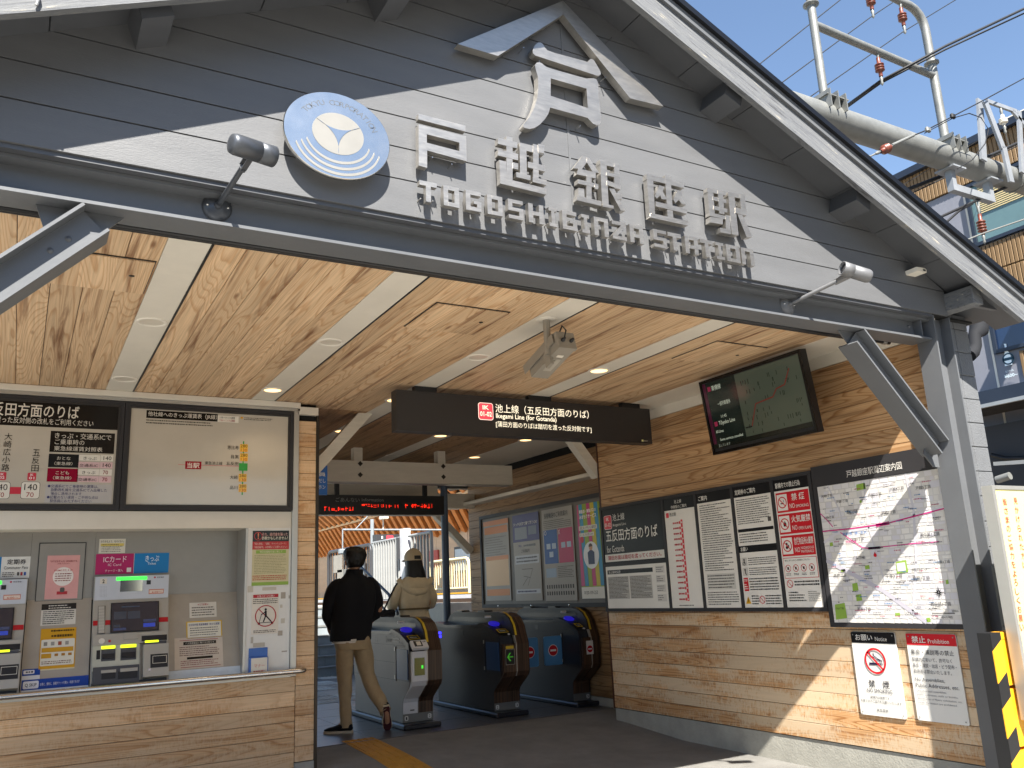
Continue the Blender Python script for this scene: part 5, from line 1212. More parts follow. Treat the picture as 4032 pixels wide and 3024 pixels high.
b.rect(u0, v0 + .03 * H_, u1, v1, '#cf9a26', 1); b.poly(rrect(u0 + .03 * W_, v0 + .10 * H_, u1 - .03 * W_, v1 - .27 * H_, .008), '#ded8c8', 2); b.dashes(u0 + .28 * W_, v1 - .10 * H_, u1 - .06 * W_, v1 - .03 * H_, 1, '#4a3a1a', 3, .6, 56, 0, (.008, .016)); b.dashes(u0 + .3 * W_, v1 - .24 * H_, u1 - .1 * W_, v1 - .14 * H_, 1, '#4a3a1a', 3, .6, 57, 0, (.008, .016))
b.rect(u0 + .05 * W_, v0 + .42 * H_, u1 - .06 * W_, v0 + .53 * H_, '#c9962a', 3)
for k in range(4): b.rect(u0 + (.1 + .2 * k) * W_, v0 + .58 * H_, u0 + (.2 + .2 * k) * W_, v0 + .67 * H_, ('#8a867c', '#9c988e', '#a0523a', '#9c988e')[k], 3)
b.rect(u0 + .05 * W_, v0 + .28 * H_, u0 + .33 * W_, v0 + .39 * H_, '#c9962a', 3)
for k in range(3): b.rect(u0 + (.42 + .19 * k) * W_, v0 + .32 * H_, u0 + (.52 + .19 * k) * W_, v0 + .38 * H_, '#a8742a', 3)
b.dashes(u0 + .07 * W_, v0 + .13 * H_, u1 - .06 * W_, v0 + .22 * H_, 2, '#7a5a4a', 3, .5, 58, .2); b.finish(t)
t, b, u0, v0, u1, v1, W_, H_ = sheetp('payment_sticker', 'blue and white payment sticker along the foot of the left sloping panel', 'sticker', SP, cT(190, 1392), cT(766, 1508), '#dcdcdc')
b.rect(u0, v0 + .46 * H_, u1, v1, '#20459a', 1); b.poly(rrect(u0 + .02 * W_, v0 + .52 * H_, u0 + .25 * W_, v1 - .08 * H_, .01), '#e6e6ea', 2); b.text('Q SKIP', u0 + .05 * W_, v0 + .60 * H_, u0 + .22 * W_, v0 + .80 * H_, '#3a3a48', 3, .01); b.text('お得に、便利に、各種チケットを購入・利用できます', u0 + .27 * W_, v0 + .62 * H_, u0 + .86 * W_, v0 + .78 * H_, '#e6e6ea')
b.text('VISA', u0 + .40 * W_, v0 + .14 * H_, u0 + .48 * W_, v0 + .32 * H_, '#2a3c80', 3, .02)
for k, c_ in ((.06, '#b9b9b9'), (.2, '#c4c4c4'), (.52, '#6a3a3a'), (.61, '#2a5aa0'), (.70, '#b0b0b0'), (.80, '#c88a8a'), (.90, '#4a5a8a')): b.rect(u0 + k * W_, v0 + .10 * H_, u0 + (k + .05) * W_, v0 + .36 * H_, c_, 2)
b.finish(t)
t, b, u0, v0, u1, v1, W_, H_ = sheetp('payment_sticker', 'small blue and white sticker just above the left end of the long payment sticker', 'sticker', SP, cT(196, 1298), cT(344, 1390), '#dcdcdc')
b.rect(u0, v0 + .45 * H_, u1, v1, '#20459a', 1); b.poly(rrect(u0 + .06 * W_, v0 + .58 * H_, u0 + .68 * W_, v1 - .1 * H_, .006), '#e6e6ea', 2); b.dashes(u0 + .2 * W_, v0 + .62 * H_, u0 + .64 * W_, v0 + .86 * H_, 1, '#3a3a48', 3, .6, 60, 0, (.008, .014)); b.finish(t)
for (tl, br, col, lab, sd2) in (((1227, 590), (1404, 678), '#d6cfc2', 'plain paper note taped highest on the right sloping panel', 61), ((1130, 820), (1448, 1000), '#cdbfae', 'wide paper notice in a plastic sleeve with red lines on the right sloping panel', 62)):
    t, b, u0, v0, u1, v1, W_, H_ = sheetp('paper_notice', lab, 'notice', SP, c7(*tl), c7(*br), col)
    if sd2 == 61: b.text('※ご注意※', u0 + .3 * W_, v1 - .2 * H_, u0 + .7 * W_, v1 - .08 * H_, '#b0343c', 2, .01); b.dashes(u0 + .08 * W_, v0 + .08 * H_, u1 - .08 * W_, v1 - .26 * H_, 4, '#55493e', 2, .4, sd2, .3, (.01, .02))
    else:
        b.rect(u0 + .10 * W_, v1 - .10 * H_, u1 - .1 * W_, v1 - .085 * H_, '#a0343c', 2); b.rect(u0 + .18 * W_, v1 - .24 * H_, u1 - .14 * W_, v1 - .14 * H_, '#2a2622', 2); b.text('バス振替輸送に関するお知らせ', u0 + .22 * W_, v1 - .22 * H_, u1 - .18 * W_, v1 - .16 * H_, '#d6cfc2', 3)
        b.dashes(u0 + .10 * W_, v0 + .40 * H_, u1 - .08 * W_, v1 - .28 * H_, 5, '#6e4a44', 2, .4, sd2, .3); b.rect(u0 + .25 * W_, v0 + .30 * H_, u1 - .22 * W_, v0 + .37 * H_, '#2a2622', 2); b.dashes(u0 + .12 * W_, v0 + .10 * H_, u1 - .1 * W_, v0 + .28 * H_, 3, '#8a4a4a', 2, .4, sd2 + 9, .2); b.rect(u0 + .12 * W_, v0 + .05 * H_, u1 - .06 * W_, v0 + .065 * H_, '#a0343c', 2)
    b.finish(t)
t, b, u0, v0, u1, v1, W_, H_ = sheetp('fare_notice', 'yellow bordered fare notice on the right sloping panel between two paper notes', 'notice', SP, c7(1207, 712), c7(1440, 808), '#d9b02a')
b.rect(u0 + .03 * W_, v0 + .06 * H_, u1 - .03 * W_, v1 - .06 * H_, '#dcd6c6', 1); b.text('五反田方面 東急線運賃（おとな運賃）', u0 + .06 * W_, v1 - .28 * H_, u1 - .06 * W_, v1 - .14 * H_, '#2a3a7a', 2, .01); b.dashes(u0 + .1 * W_, v0 + .12 * H_, u1 - .1 * W_, v1 - .34 * H_, 4, '#55524e', 2, .4, 63, .3, (.006, .014)); b.finish(t)
# door panel posters
t, b, u0, v0, u1, v1, W_, H_ = sheetp('fraud_warning_poster', 'tall poster with black top, red band and faded yellow body on the white door panel', 'poster', DP, c7(1638, 122), c7(1868, 470), '#cdc49c')
b.rect(u0, v1 - .20 * H_, u1, v1, '#1b1816', 1); b.rect(u0, v1 - .345 * H_, u1, v1 - .20 * H_, '#b83a3a', 1); b.ring(u0 + .15 * W_, v1 - .10 * H_, .033, .005, '#b83a3a', 2); b.text('!', u0 + .13 * W_, v1 - .15 * H_, u0 + .17 * W_, v1 - .04 * H_, '#e0825a', 3, .03)
b.text('それ、給付金を装った', u0 + .25 * W_, v1 - .10 * H_, u0 + .96 * W_, v1 - .035 * H_, '#d8a49a', 3, .01); b.text('詐欺かもしれません！', u0 + .25 * W_, v1 - .17 * H_, u0 + .96 * W_, v1 - .105 * H_, '#e6dcc8', 3, .01)
b.text('「個人情報」「通帳、キャッシュカード」', u0 + .05 * W_, v1 - .26 * H_, u1 - .08 * W_, v1 - .22 * H_, '#eed0c4', 3); b.text('「暗証番号」の詐欺にご注意ください！', u0 + .05 * W_, v1 - .325 * H_, u1 - .05 * W_, v1 - .28 * H_, '#eed0c4', 3)
b.rect(u0 + .1 * W_, v1 - .42 * H_, u1 - .08 * W_, v1 - .36 * H_, '#8fae4e', 1); b.text('特別定額給付金に関して', u0 + .2 * W_, v1 - .41 * H_, u1 - .18 * W_, v1 - .37 * H_, '#eee6c8', 3); b.dashes(u0 + .06 * W_, v0 + .21 * H_, u1 - .06 * W_, v1 - .44 * H_, 12, '#9a9270', 2, .35, 64, .4); b.dashes(u0 + .02 * W_, v0 + .09 * H_, u1 - .04 * W_, v0 + .19 * H_, 3, '#b8543e', 2, .5, 65, .2); b.rect(u0, v0, u1, v0 + .06 * H_, '#8fae4e', 1); b.finish(t)
t, b, u0, v0, u1, v1, W_, H_ = sheetp('scooter_ban_poster', 'white poster with a red crossed-out kick scooter rider on the door panel', 'poster', DP, c7(1632, 535), c7(1802, 785), '#ddd5c8')
b.rect(u0 + .05 * W_, v1 - .09 * H_, u1 - .02 * W_, v1 - .01 * H_, '#b0252f', 1); b.text('お客さまへのお願い', u0 + .2 * W_, v1 - .08 * H_, u1 - .15 * W_, v1 - .025 * H_, '#eee0d8', 2)
b.dashes(u0 + .05 * W_, v1 - .25 * H_, u1 - .05 * W_, v1 - .11 * H_, 3, '#3a3630', 2, .5, 66, .2, (.006, .014)); cu, cv = u0 + .52 * W_, v0 + .45 * H_; rr = .27 * H_
b.disc(cu + .00, cv + .6 * rr, .11 * rr, '#241c20', 2, 14); b.line((cu, cv + .48 * rr), (cu + .02 * rr, cv - .02 * rr), .2 * rr, '#241c20', 2); b.line((cu + .0 * rr, cv + .38 * rr), (cu - .42 * rr, cv + .12 * rr), .09 * rr, '#241c20', 2); b.line((cu, cv), (cu - .2 * rr, cv - .55 * rr), .12 * rr, '#241c20', 2); b.line((cu + .05 * rr, cv), (cu + .5 * rr, cv - .5 * rr), .12 * rr, '#241c20', 2)
b.line((cu - .55 * rr, cv - .62 * rr), (cu + .62 * rr, cv - .60 * rr), .06 * rr, '#241c20', 2); b.line((cu - .6 * rr, cv - .6 * rr), (cu - .38 * rr, cv + .2 * rr), .05 * rr, '#241c20', 2)
for dx in (-.62, .62): b.disc(cu + dx * rr, cv - .68 * rr, .12 * rr, '#241c20', 3, 14)
b.ring(cu, cv, rr, rr * .09, '#b0252f', 4); b.line((cu - .68 * rr, cv + .68 * rr), (cu + .68 * rr, cv - .68 * rr), rr * .08, '#b0252f', 1); b.dashes(u0 + .08 * W_, v0 + .03 * H_, u1 - .1 * W_, v0 + .11 * H_, 2, '#55504a', 2, .5, 67, .2); b.finish(t)
# tape marks on the door panel
tm = thing('tape_remnants', 'faded tape and glue marks left on the white door panel', 'tape marks', (1.75, YT - .005, 1.0)); b = Board(DP, .0003)
rnd = random.Random(9)
for x0, y0, x1, y1 in ((1605, 480, 1640, 520), (1820, 520, 1850, 560), (1700, 488, 1790, 505), (1820, 690, 1845, 720), (1625, 810, 1640, 850), (1640, 850, 1715, 872), (1800, 770, 1830, 800), (1870, 540, 1885, 560), (1815, 600, 1830, 620), (1825, 900, 1860, 905)): b.rp(c7(x0, y0), c7(x1, y1), rnd.choice(['#b5aea2', '#c3bcae', '#a89f92']), 1)
b.finish(tm)
# leaflet holder
lh = thing('leaflet_holder', 'blue leaflet holder with white cards at the foot of the door panel', 'leaflet holder', (1.70, YT - .03, .70))
a = DP.uv(*c7(1612, 885)); e = DP.uv(*c7(1730, 1048)); M_blue = mat('blue_plastic', '#1f5fb0', .35, var=.05)
box('back', M_blue, lh, (a[0], YT - .012, .70), (e[0], YT - .0045, a[1]), .001); box('pocket', M_blue, lh, (a[0] + .001, YT - .042, .70), (e[0] - .001, YT - .0125, .84), .002); box('card', M_white, lh, (a[0] + .012, YT - .0445, .712), (e[0] - .008, YT - .0425, .835), .0005)
b = Board(YP(YT - .0448), .0002); b.dashes(a[0] + .03, .73, e[0] - .03, .745, 1, '#c05a50', 1, .6, 3); b.text('マナー', a[0] + .035, .765, e[0] - .03, .79, '#c8685e', 2); b.finish(lh)
# ================================================================= ticket machines
M_body = mat('machine_beige', '#aba69b', .4, .2, var=.04); M_hdr = mat('machine_white', '#bfc2c9', .3, var=.03); M_dkz = mat('machine_dark', '#45464a', .45, var=.06)
M_scr = mat('touch_screen', '#14161b', .12, var=0, spec=.7, emit='#232738', es=.12)
M_grn = mat('green_led', '#38e83a', .4, var=0, emit='#30f03a', es=.8); M_yel = mat('yellow_led', '#d8e820', .4, var=0, emit='#d8f020', es=.6)
MP = Plane((0, YT + .005, .705), (1, 0, 0), (0, .2, .615)); HY = YP(YT + .205)
def X0(pl, uv): return pl.uv(*cT(*uv))
def ticket_machine(label):
    x0, x1 = .512, 1.036
    t = thing('ticket_machine', label, 'ticket machine', ((x0 + x1) / 2, YT + .1, .70), 'ticket machines in the counter wall')
    sec = XP(0)
    prof = [(-(YT + .267), .70), (-(YT + .267), 1.497), (-(YT + .207), 1.497), (-(YT + .207), 1.322), (-(YT + .006), .702)]
    mb = MB(); mb.prism(prof, sec.frame, -x1, -x0); mb.build('housing', M_body, t)
    hd = slab('header_plate', HY, x0 + .004, 1.323, x1 - .004, 1.494, -.0015, .006, M_hdr, t)
    HB = YP(YT + .199)
    def s2(name, pl, a, e, d0, d1, m, par=t): u0, v1 = X0(pl, a); u1, v0 = X0(pl, e); return slab(name, pl, u0, v0, u1, v1, d0, d1, m, par), (u0, v0, u1, v1)
    s2('status_light', HB, (1016, 494), (1278, 512), .0002, .004, M_grn)
    s2('mirror', HB, (1050, 520), (1238, 612), .0002, .003, mat('mirror', (.35, .36, .38), .08, 1.0, var=0))
    s2('sensor_window', HB, (1277, 520), (1312, 555), .0002, .003, M_black)
    b = Board(HB, .0004); b.rp(cT(872, 505), cT(930, 550), '#d8cfc0', 1); a = b.uv(cT(890, 545)); e = b.uv(cT(912, 512)); b.text('2', a[0], a[1], e[0], e[1], '#1a1a1a', 3, .02)
    for i in range(5):
        for j in range(9): u, v = b.uv(cT(872 + 13 * i, 575 + 11 * j)); b.disc(u, v, .0016, '#5a5a60', 1, 6)
    u, v = b.uv(cT(1348, 494)); b.disc(u, v, .007, '#b83a44', 1, 12); a = b.uv(cT(1365, 500)); e = b.uv(cT(1428, 486)); b.text('東急電鉄', a[0], a[1], e[0], e[1], '#4a3a40', 3)
    b.rp(cT(1296, 598), cT(1424, 634), '#c8806a', 1); a = b.uv(cT(1300, 631)); e = b.uv(cT(1420, 601)); b.rect(a[0], a[1], e[0], e[1], '#dccabc', 2); b.text('6:00～', a[0] + .018, a[1] + .001, e[0] - .008, a[1] + .013, '#b8543e', 3, .01); b.finish(t)
    # sloping face
    uL, vv0 = X0(MP, (805, 922)); b = Board(MP, .0015)
    a = b.uv(cT(806, 872)); e = b.uv(cT(1445, 886)); b.rect(x0 + .003, a[1] - .038, x1 - .003, a[1] - .002, '#b5252a', 1); b.finish(t)
    (o, (su0, sv0, su1, sv1)) = s2('screen_bezel', MP, (966, 722), (1382, 955), .003, .012, M_black)
    sc = slab('touch_screen', MP, su0 + .008, sv0 + .006, su1 - .008, sv1 - .006, .0122, .0128, M_scr, t)
    b = Board(MP, .0132)
    for (x, y, w, h, c_) in ((.04, .42, .27, .28, '#23272f'), (.34, .42, .27, .28, '#23272f'), (.04, .14, .14, .10, '#23272f'), (.04, .03, .27, .09, '#232a40'), (.68, .28, .28, .10, '#232a40'), (.68, .10, .26, .14, '#20307c'), (.2, .84, .4, .05, '#232a34')):
        b.rect(su0 + .008 + x * (su1 - su0 - .016), sv0 + .006 + y * (sv1 - sv0 - .012), su0 + .008 + (x + w) * (su1 - su0 - .016), sv0 + .006 + (y + h) * (sv1 - sv0 - .012), c_, 1)
    for (kind, col, lay), mb in b.items.items():
        m = mat('tm_' + col.strip('#'), col, .12, var=0, emit=col, es=.35); me = mb.mesh('display'); me.materials.append(m); link(bpy.data.objects.new('display', me), sc)
    s2('coin_value_strip', MP, (855, 745), (912, 985), .002, .006, mat('strip_grey', '#77736c', .5))
    for k in range(9): s2('value_label', MP, (858, 750 + 26 * k), (908, 771 + 26 * k), .0062, .008, mat('label_pale', '#b5afa3', .5))
    s2('ledge', MP, (806, 1008), (1455, 1058), .002, .030, M_body)
    mb = MB(); u, v = X0(MP, (882, 1060)); mb.prism(ellipse(u, v, .021, .021, 20), MP.frame, .0302, .033); mb.build('coin_lever', M_white, t)
    mb = MB(); u, v = X0(MP, (950, 1060)); mb.prism(ellipse(u, v, .009, .009, 14), MP.frame, .0302, .034); mb.build('button', M_red, t)
    s2('receipt_slot', MP, (1075, 992), (1198, 1040), .0302, .038, M_body); s2('slot', MP, (1228, 1015), (1448, 1048), .0302, .032, M_black)
    fr_, r4 = s2('cash_unit', MP, (806, 1072), (1210, 1290), .002, .022, mat('cash_unit_pale', '#b9b8a8', .4, .1))
    for a, e, L1 in (((880, 1112), (1000, 1225), (885, 1104)), ((1048, 1098), (1182, 1215), (1062, 1092))):
        s2('slot_recess', MP, a, e, .0222, .0235, M_dkz); s2('slot', MP, (a[0] + 5, a[1] + 62), (e[0] - 8, e[1] - 18), .0237, .034, M_black); s2('slot_light', MP, (a[0], L1[1]), (e[0], L1[1] + 16), .0237, .027, M_yel)
    s2('coin_inlet', MP, (838, 1138), (868, 1215), .0222, .0235, M_black)
    s2('cash_tray', MP, (806, 1292), (1205, 1412), .002, .034, M_dkz); s2('tray_opening', MP, (880, 1340), (1000, 1385), .0342, .036, M_black); s2('tray_opening', MP, (1022, 1325), (1190, 1378), .0342, .036, M_black); s2('tray_lip', MP, (875, 1318), (1005, 1332), .0342, .042, M_body); s2('tray_lip', MP, (1042, 1302), (1192, 1318), .0342, .042, M_body)
    s2('card_unit', MP, (1240, 1100), (1458, 1362), .002, .060, M_body); s2('card_slot_hood', MP, (1246, 1070), (1440, 1112), .002, .045, M_dkz); s2('slot_light', MP, (1255, 1062), (1372, 1071), .0452, .048, M_yel)
    s2('card_reader', MP, (1300, 1185), (1450, 1290), .0602, .062, M_black); frame_part('reader_outline', MP, X0(MP, (1318, 1192))[0], X0(MP, (1318, 1265))[1], X0(MP, (1440, 1192))[0], X0(MP, (1440, 1190))[1], .003, .0622, .0632, M_white, t)
    mb = MB(); u, v = X0(MP, (1294, 1318)); mb.prism(ellipse(u, v, .011, .011, 16), MP.frame, .0602, .063); mb.build('lock', M_ss, t)
    s2('kick_strip', MP, (795, 1425), (1450, 1450), .002, .012, M_black)
    return t
tm2 = ticket_machine('ticket machine number two with a lit green bar, below the magenta and blue sign')
copy_tree(tm2, (-.963, 0, 0), 'leftmost ticket machine, cut by the left edge, below the white commuter pass sign')

# ================================================================= ticket gates
M_gs = mat('gate_steel', '#393635', .45, .3, var=.14, vs=3); M_gs1 = mat('pale_gate_steel', '#6e6864', .45, .2, var=.06); M_gk = mat('gate_dark', '#24272f', .3, .2, var=.08); M_gb = mat('gate_blue_panel', '#27466f', .35, var=.08)
M_gw = mat('gate_white', '#c9c9cc', .35, var=.04); M_kick = mat('gate_kick_grey', '#6a6c6b', .45, .3, var=.1)
M_bl = mat('blue_glow', '#2018ff', .4, var=0, emit='#1c14ff', es=2.0); M_bl2 = mat('blue_reader', '#201c9a', .3, var=0, emit='#2a22c8', es=.15); M_flap = mat('flap_blue', '#4f86b5', .4, var=.05)
def laminate():
    m, nt, b = new_mat('gate_wood_laminate'); tc = N(nt, 'ShaderNodeTexCoord'); mp = N(nt, 'ShaderNodeMapping'); mp.inputs['Scale'].default_value = (70, .6, .6)
    n = N(nt, 'ShaderNodeTexNoise'); n.inputs['Scale'].default_value = 1.5; n.inputs['Detail'].default_value = 4; cr = N(nt, 'ShaderNodeValToRGB'); cr.color_ramp.elements[0].color = srgb('#20140e') + (1,); cr.color_ramp.elements[1].color = srgb('#5e4636') + (1,); cr.color_ramp.elements[0].position = .35; cr.color_ramp.elements[1].position = .72
    nt.links.new(tc.outputs['Object'], mp.inputs[0]); nt.links.new(mp.outputs[0], n.inputs['Vector']); nt.links.new(n.outputs[0], cr.inputs[0]); nt.links.new(cr.outputs[0], b.inputs['Base Color']); b.inputs['Roughness'].default_value = .3; return m
M_lam = laminate()
GF = XP(0)
front = [(-8.20, .05), (-8.19, .235), (-8.17, .27), (-7.985, .40), (-7.96, .445), (-7.955, .72), (-7.99, .80)]
low = [(-8.20, .05), (-8.19, .235), (-8.17, .27), (-8.03, .385), (-8.01, .43), (-8.01, .72), (-8.04, .79), (-8.235, .872), (-8.44, .915), (-8.53, .895), (-9.33, .885), (-9.58, .915), (-9.60, .88), (-9.60, .43), (-9.56, .37), (-9.56, .05)]
def gate(x0, x1, label, nums, white=False, blueend=False, noentry=False, open_flap=False):
    t = thing('ticket_gate', label, 'ticket gate', ((x0 + x1) / 2, 8.9, 0), 'automatic ticket gates'); w = x1 - x0; xm = x0 + w * .5
    box('plinth', M_gk, t, (x0 - .045, 8.06, -.002), (x1 + .03, 9.62, .048), .012)
    mb = MB(); mb.prism(low, GF.frame, -x1, -x0); mb.build('cabinet', M_gs1 if white else M_gs, t)
    # dark cap along the top of the left side
    cap = [(-8.00, .70), (-8.03, .797), (-8.235, .880), (-8.44, .924), (-8.53, .904), (-9.33, .893), (-9.59, .924), (-9.59, .88), (-9.33, .862), (-8.56, .868), (-8.44, .888), (-8.26, .85), (-8.10, .77), (-8.07, .70)]
    mb = MB(); mb.prism(cap, GF.frame, -xm + .01, -x0 + .003); mb.build('top_cap', M_gk, t)
    # hood along the right half
    hood = [(-8.00, .80), (-8.03, .90), (-8.10, .975), (-8.20, 1.015), (-8.30, 1.028), (-9.38, 1.028), (-9.50, 1.0), (-9.58, .93), (-9.585, .80)]
    mb = MB(); mb.prism(hood, GF.frame, -x1 + .012, -xm); hd = mb.build('hood', M_gs, t)
    gr = [(-8.20, .925), (-8.21, .975), (-9.45, .975), (-9.45, .925)]; mb = MB(); mb.prism(gr, GF.frame, -xm - .001, -xm + .002); mb.build('side_window', M_gk, hd)
    # laminate front shell
    def shell(name, xa, xb, za, zb, m, off):
        pts = [p for p in front + [(-8.03, .90), (-8.10, .975), (-8.20, 1.015), (-8.32, 1.03)] if za <= p[1] <= zb]
        if za == .13: pts = [(-8.195, .13)] + pts
        mb = MB()
        for i in range(len(pts) - 1):
            (a, z0), (b_, z1) = pts[i], pts[i + 1]
            mb.add([(xa, -a - off, z0), (xb, -a - off, z0), (xb, -b_ - off, z1), (xa, -b_ - off, z1), (xa, -a + .03, z0), (xb, -a + .03, z0), (xb, -b_ + .03, z1), (xa, -b_ + .03, z1)], [(0, 1, 2, 3), (0, 3, 7, 4), (1, 5, 6, 2)])
        return mb.build(name, m, t)
    if white:
        shell('white_front', x0 + .002, xm - .006, .13, .73, M_gw, .006)
        slP = Plane((x0 + .01, 7.93, .745), (1, 0, 0), (0, .06, .055)); slab('code_reader', slP, -.005, 0, w * .5, .10, -.02, .012, M_gw, t); slab('reader_glass', slP, .02, .02, w * .5 - .055, .09, .0122, .014, M_black, t); slab('reader_lens', slP, .045, .03, w * .5 - .07, .08, .0142, .016, M_white, t)
        b = Board(slP, .0125); b.text('QR', w * .5 - .045, .065, w * .5 - .01, .085, '#222222', 2, .02); b.finish(t)
        fpn = YP(7.948); b = Board(fpn, .002); slab('display', fpn, x0 + .025, .50, xm - .03, .66, -.002, .004, mat('gate_display', '#2c2f22', .12, var=0, emit='#4a4a20', es=.18), t); slab('display_glow', fpn, xm - .065, .56, xm - .045, .59, .0042, .005, mat('green_dim', '#3ac838', .4, var=0, emit='#3ac838', es=.4), t)
        slab('badge', YP(8.183), x0 + .07, .155, x0 + .115, .168, .002, .004, M_kick, t)
    else: shell('laminate_front', x0 + .002, xm - .006, .13, .75, M_lam, .004)
    shell('laminate_front', xm + .006, x1 - .002, .13, 1.03, M_lam, .004)
    shell('steel_rib', xm - .0055, xm + .0055, .40, .80, M_alu, .006)
    fk = YP(8.195); slab('kick_panel', fk, x0 + .002, .052, x1 - .002, .128, 0, .004, M_kick, t)
    b = Board(fk, .0045)
    for k, n_ in enumerate(nums):
        if not n_: continue
        u = (x0 + .035) if k == 0 else (x1 - .04); b.poly(rrect(u - .019, .068, u + .019, .112, .012), '#c9cac6', 1); b.text(n_, u - .008, .077, u + .008, .103, '#2a2a2c', 2, .02)
    b.finish(t)
    # yellow warning strip on the hood front
    mb = MB(); pts = [(-7.985, .80), (-8.02, .902), (-8.092, .98), (-8.195, 1.022), (-8.24, 1.029)]
    for i in range(4):
        (a, z0), (b_, z1) = pts[i], pts[i + 1]; mb.add([(xm + .008, -a - .004, z0), (xm + .032, -a - .004, z0), (xm + .032, -b_ - .004, z1 + .003), (xm + .008, -b_ - .004, z1 + .003)], [(0, 1, 2, 3)])
    mb.build('yellow_strip', mat('yellow_strip', '#c8a828', .4, var=.05), t)
    # sloped console: reader, ticket slot
    cp = Plane((x0, 8.035, .80), (1, 0, 0), (0, .205, .085)); 
    mb = MB(); mb.prism(ellipse(w * .27, .275, .062, .055, 24), cp.frame, .004, .016); mb.build('card_reader', M_bl2, t)
    slab('ticket_slot', cp, .03, .045, w * .5 - .02, .12, .006, .014, M_gk, t); frame_part('slot_outline', cp, .025, .04, w * .5 - .015, .125, .007, .0142, .017, _mats['yellow_strip'], t); slab('slot', cp, .05, .07, w * .5 - .04, .095, .0142, .016, mat('slot_grey', '#8d9088', .4), t)
    mb = MB(); mb.prism(ellipse(w * .40, .012, .014, .014, 16), cp.frame, .004, .010); mb.build('coin_mark', M_gw, t)
    slab('receipt', cp, .05, .42, .12, .44, .012, .03, M_gw, t)
    # side: blue flap housing, panel seams, slots
    sp_ = XP(x0)
    if not noentry:
        slab('flap_recess', sp_, -8.33, .438, -8.03, .748, 0, .002, M_gk, t); slab('flap_panel', sp_, -8.315, .455, -8.04, .735, .0022, .010, M_gb, t)
    else: slab('flap_recess', sp_, -8.33, .438, -8.03, .748, 0, .002, M_gk, t)
    slab('hinge_post', sp_, -8.375, .43, -8.345, .76, 0, .008, M_gk, t)
    for z in (.45, .715): slab('hinge', sp_, -8.37, z, -8.355, z + .035, .0082, .012, M_alu, t)
    for r4 in ((-9.59, .768, -8.05, .772), (-9.59, .435, -8.38, .439), (-9.1, .60, -8.38, .604)): slab('panel_seam', sp_, *r4, 0, .0012, M_black, t)
    for z in (.795, .825): slab('speaker_slot', sp_, -8.42, z, -8.25, z + .016, 0, .0014, M_gk, t)
    slab('label', sp_, -8.93, .79, -8.86, .84, 0, .0014, M_gk, t)
    if white: b = Board(sp_, .0006); b.text('Q', -8.62, .785, -8.585, .855, '#2c2a2e', 1); b.text('SKIP', -8.575, .798, -8.46, .828, '#2c2a2e', 1, .02); b.finish(t)
    if blueend:
        for z in (.80, .76): slab('blue_light', YP(8.035 if False else 9.20), 0, 0, 0, 0, 0, 0, M_bl, t) if False else None
    for yb in (8.75, 9.32): 
        mb = MB(); mb.prism([(-yb - .09, 1.028), (-yb - .07, 1.045), (-yb + .07, 1.045), (-yb + .09, 1.028)], GF.frame, -x1 + .03, -xm - .02); mb.build('sensor_bar', M_gk, hd)
    return t
g1 = gate(3.357, 3.676, 'leftmost ticket gate with a white front and code reader, beside the man', '12', white=True)
g2 = gate(4.362, 4.668, 'middle ticket gate with a brown laminate front and green arrow display', '23')
g3 = gate(5.335, 5.560, 'rightmost ticket gate against the wall, closed with a red no entry mark', ['', '3'], noentry=True)
# display with arrow on the middle gate
dpn = YP(7.9505); slab('arrow_display', dpn, 4.385, .52, 4.485, .665, -.002, .004, M_black, g2); slab('direction_label', dpn, 4.39, .672, 4.48, .70, -.002, .0035, _mats['yellow_strip'], g2)
frame_part('display_rim', dpn, 4.382, .517, 4.488, .668, .003, .0041, .0055, M_alu, g2)
mb = MB(); mb.prism([(4.398, .592), (4.43, .632), (4.445, .632), (4.42, .597), (4.472, .597), (4.472, .587), (4.42, .587), (4.445, .552), (4.43, .552)], dpn.frame, .0043, .005); mb.build('green_arrow', mat('green_arrow', '#2f7a1c', .4, var=0, emit='#2f7a1c', es=.25), g2)
for z in (.80, .76):
    slab('blue_light', XP(4.362), -9.575, z - .012, -9.44, z + .012, .0005, .003, M_bl, g2)
# no entry signs and the two closed flaps
def noentry(pl, cu, cv, r, par, sq=None):
    b = Board(pl, .0004)
    if sq: b.rect(*sq, '#d9d6d0', 1)
    b.disc(cu, cv, r, '#e2dcd8', 2, 26); b.disc(cu, cv, r * .9, '#b8202a', 3, 26); b.rect(cu - r * .6, cv - r * .16, cu + r * .6, cv + r * .16, '#e6e0dc', 4); b.finish(par)
noentry(YP(7.948), 5.42, .60, .040, g3, (5.375, .545, 5.465, .685))
def flap(xa, xb, y, par, cu):
    mb = MB(); mb.prism(rrect(xa, .43, xb, .735, .02), YP(y).frame, -.02, 0); f_ = mb.build('gate_flap', M_flap, par); noentry(YP(y), cu, .585, .062, f_)
flap(5.10, 5.332, 8.36, g3, 5.21); flap(4.672, 5.02, 8.36, g2, 4.91)

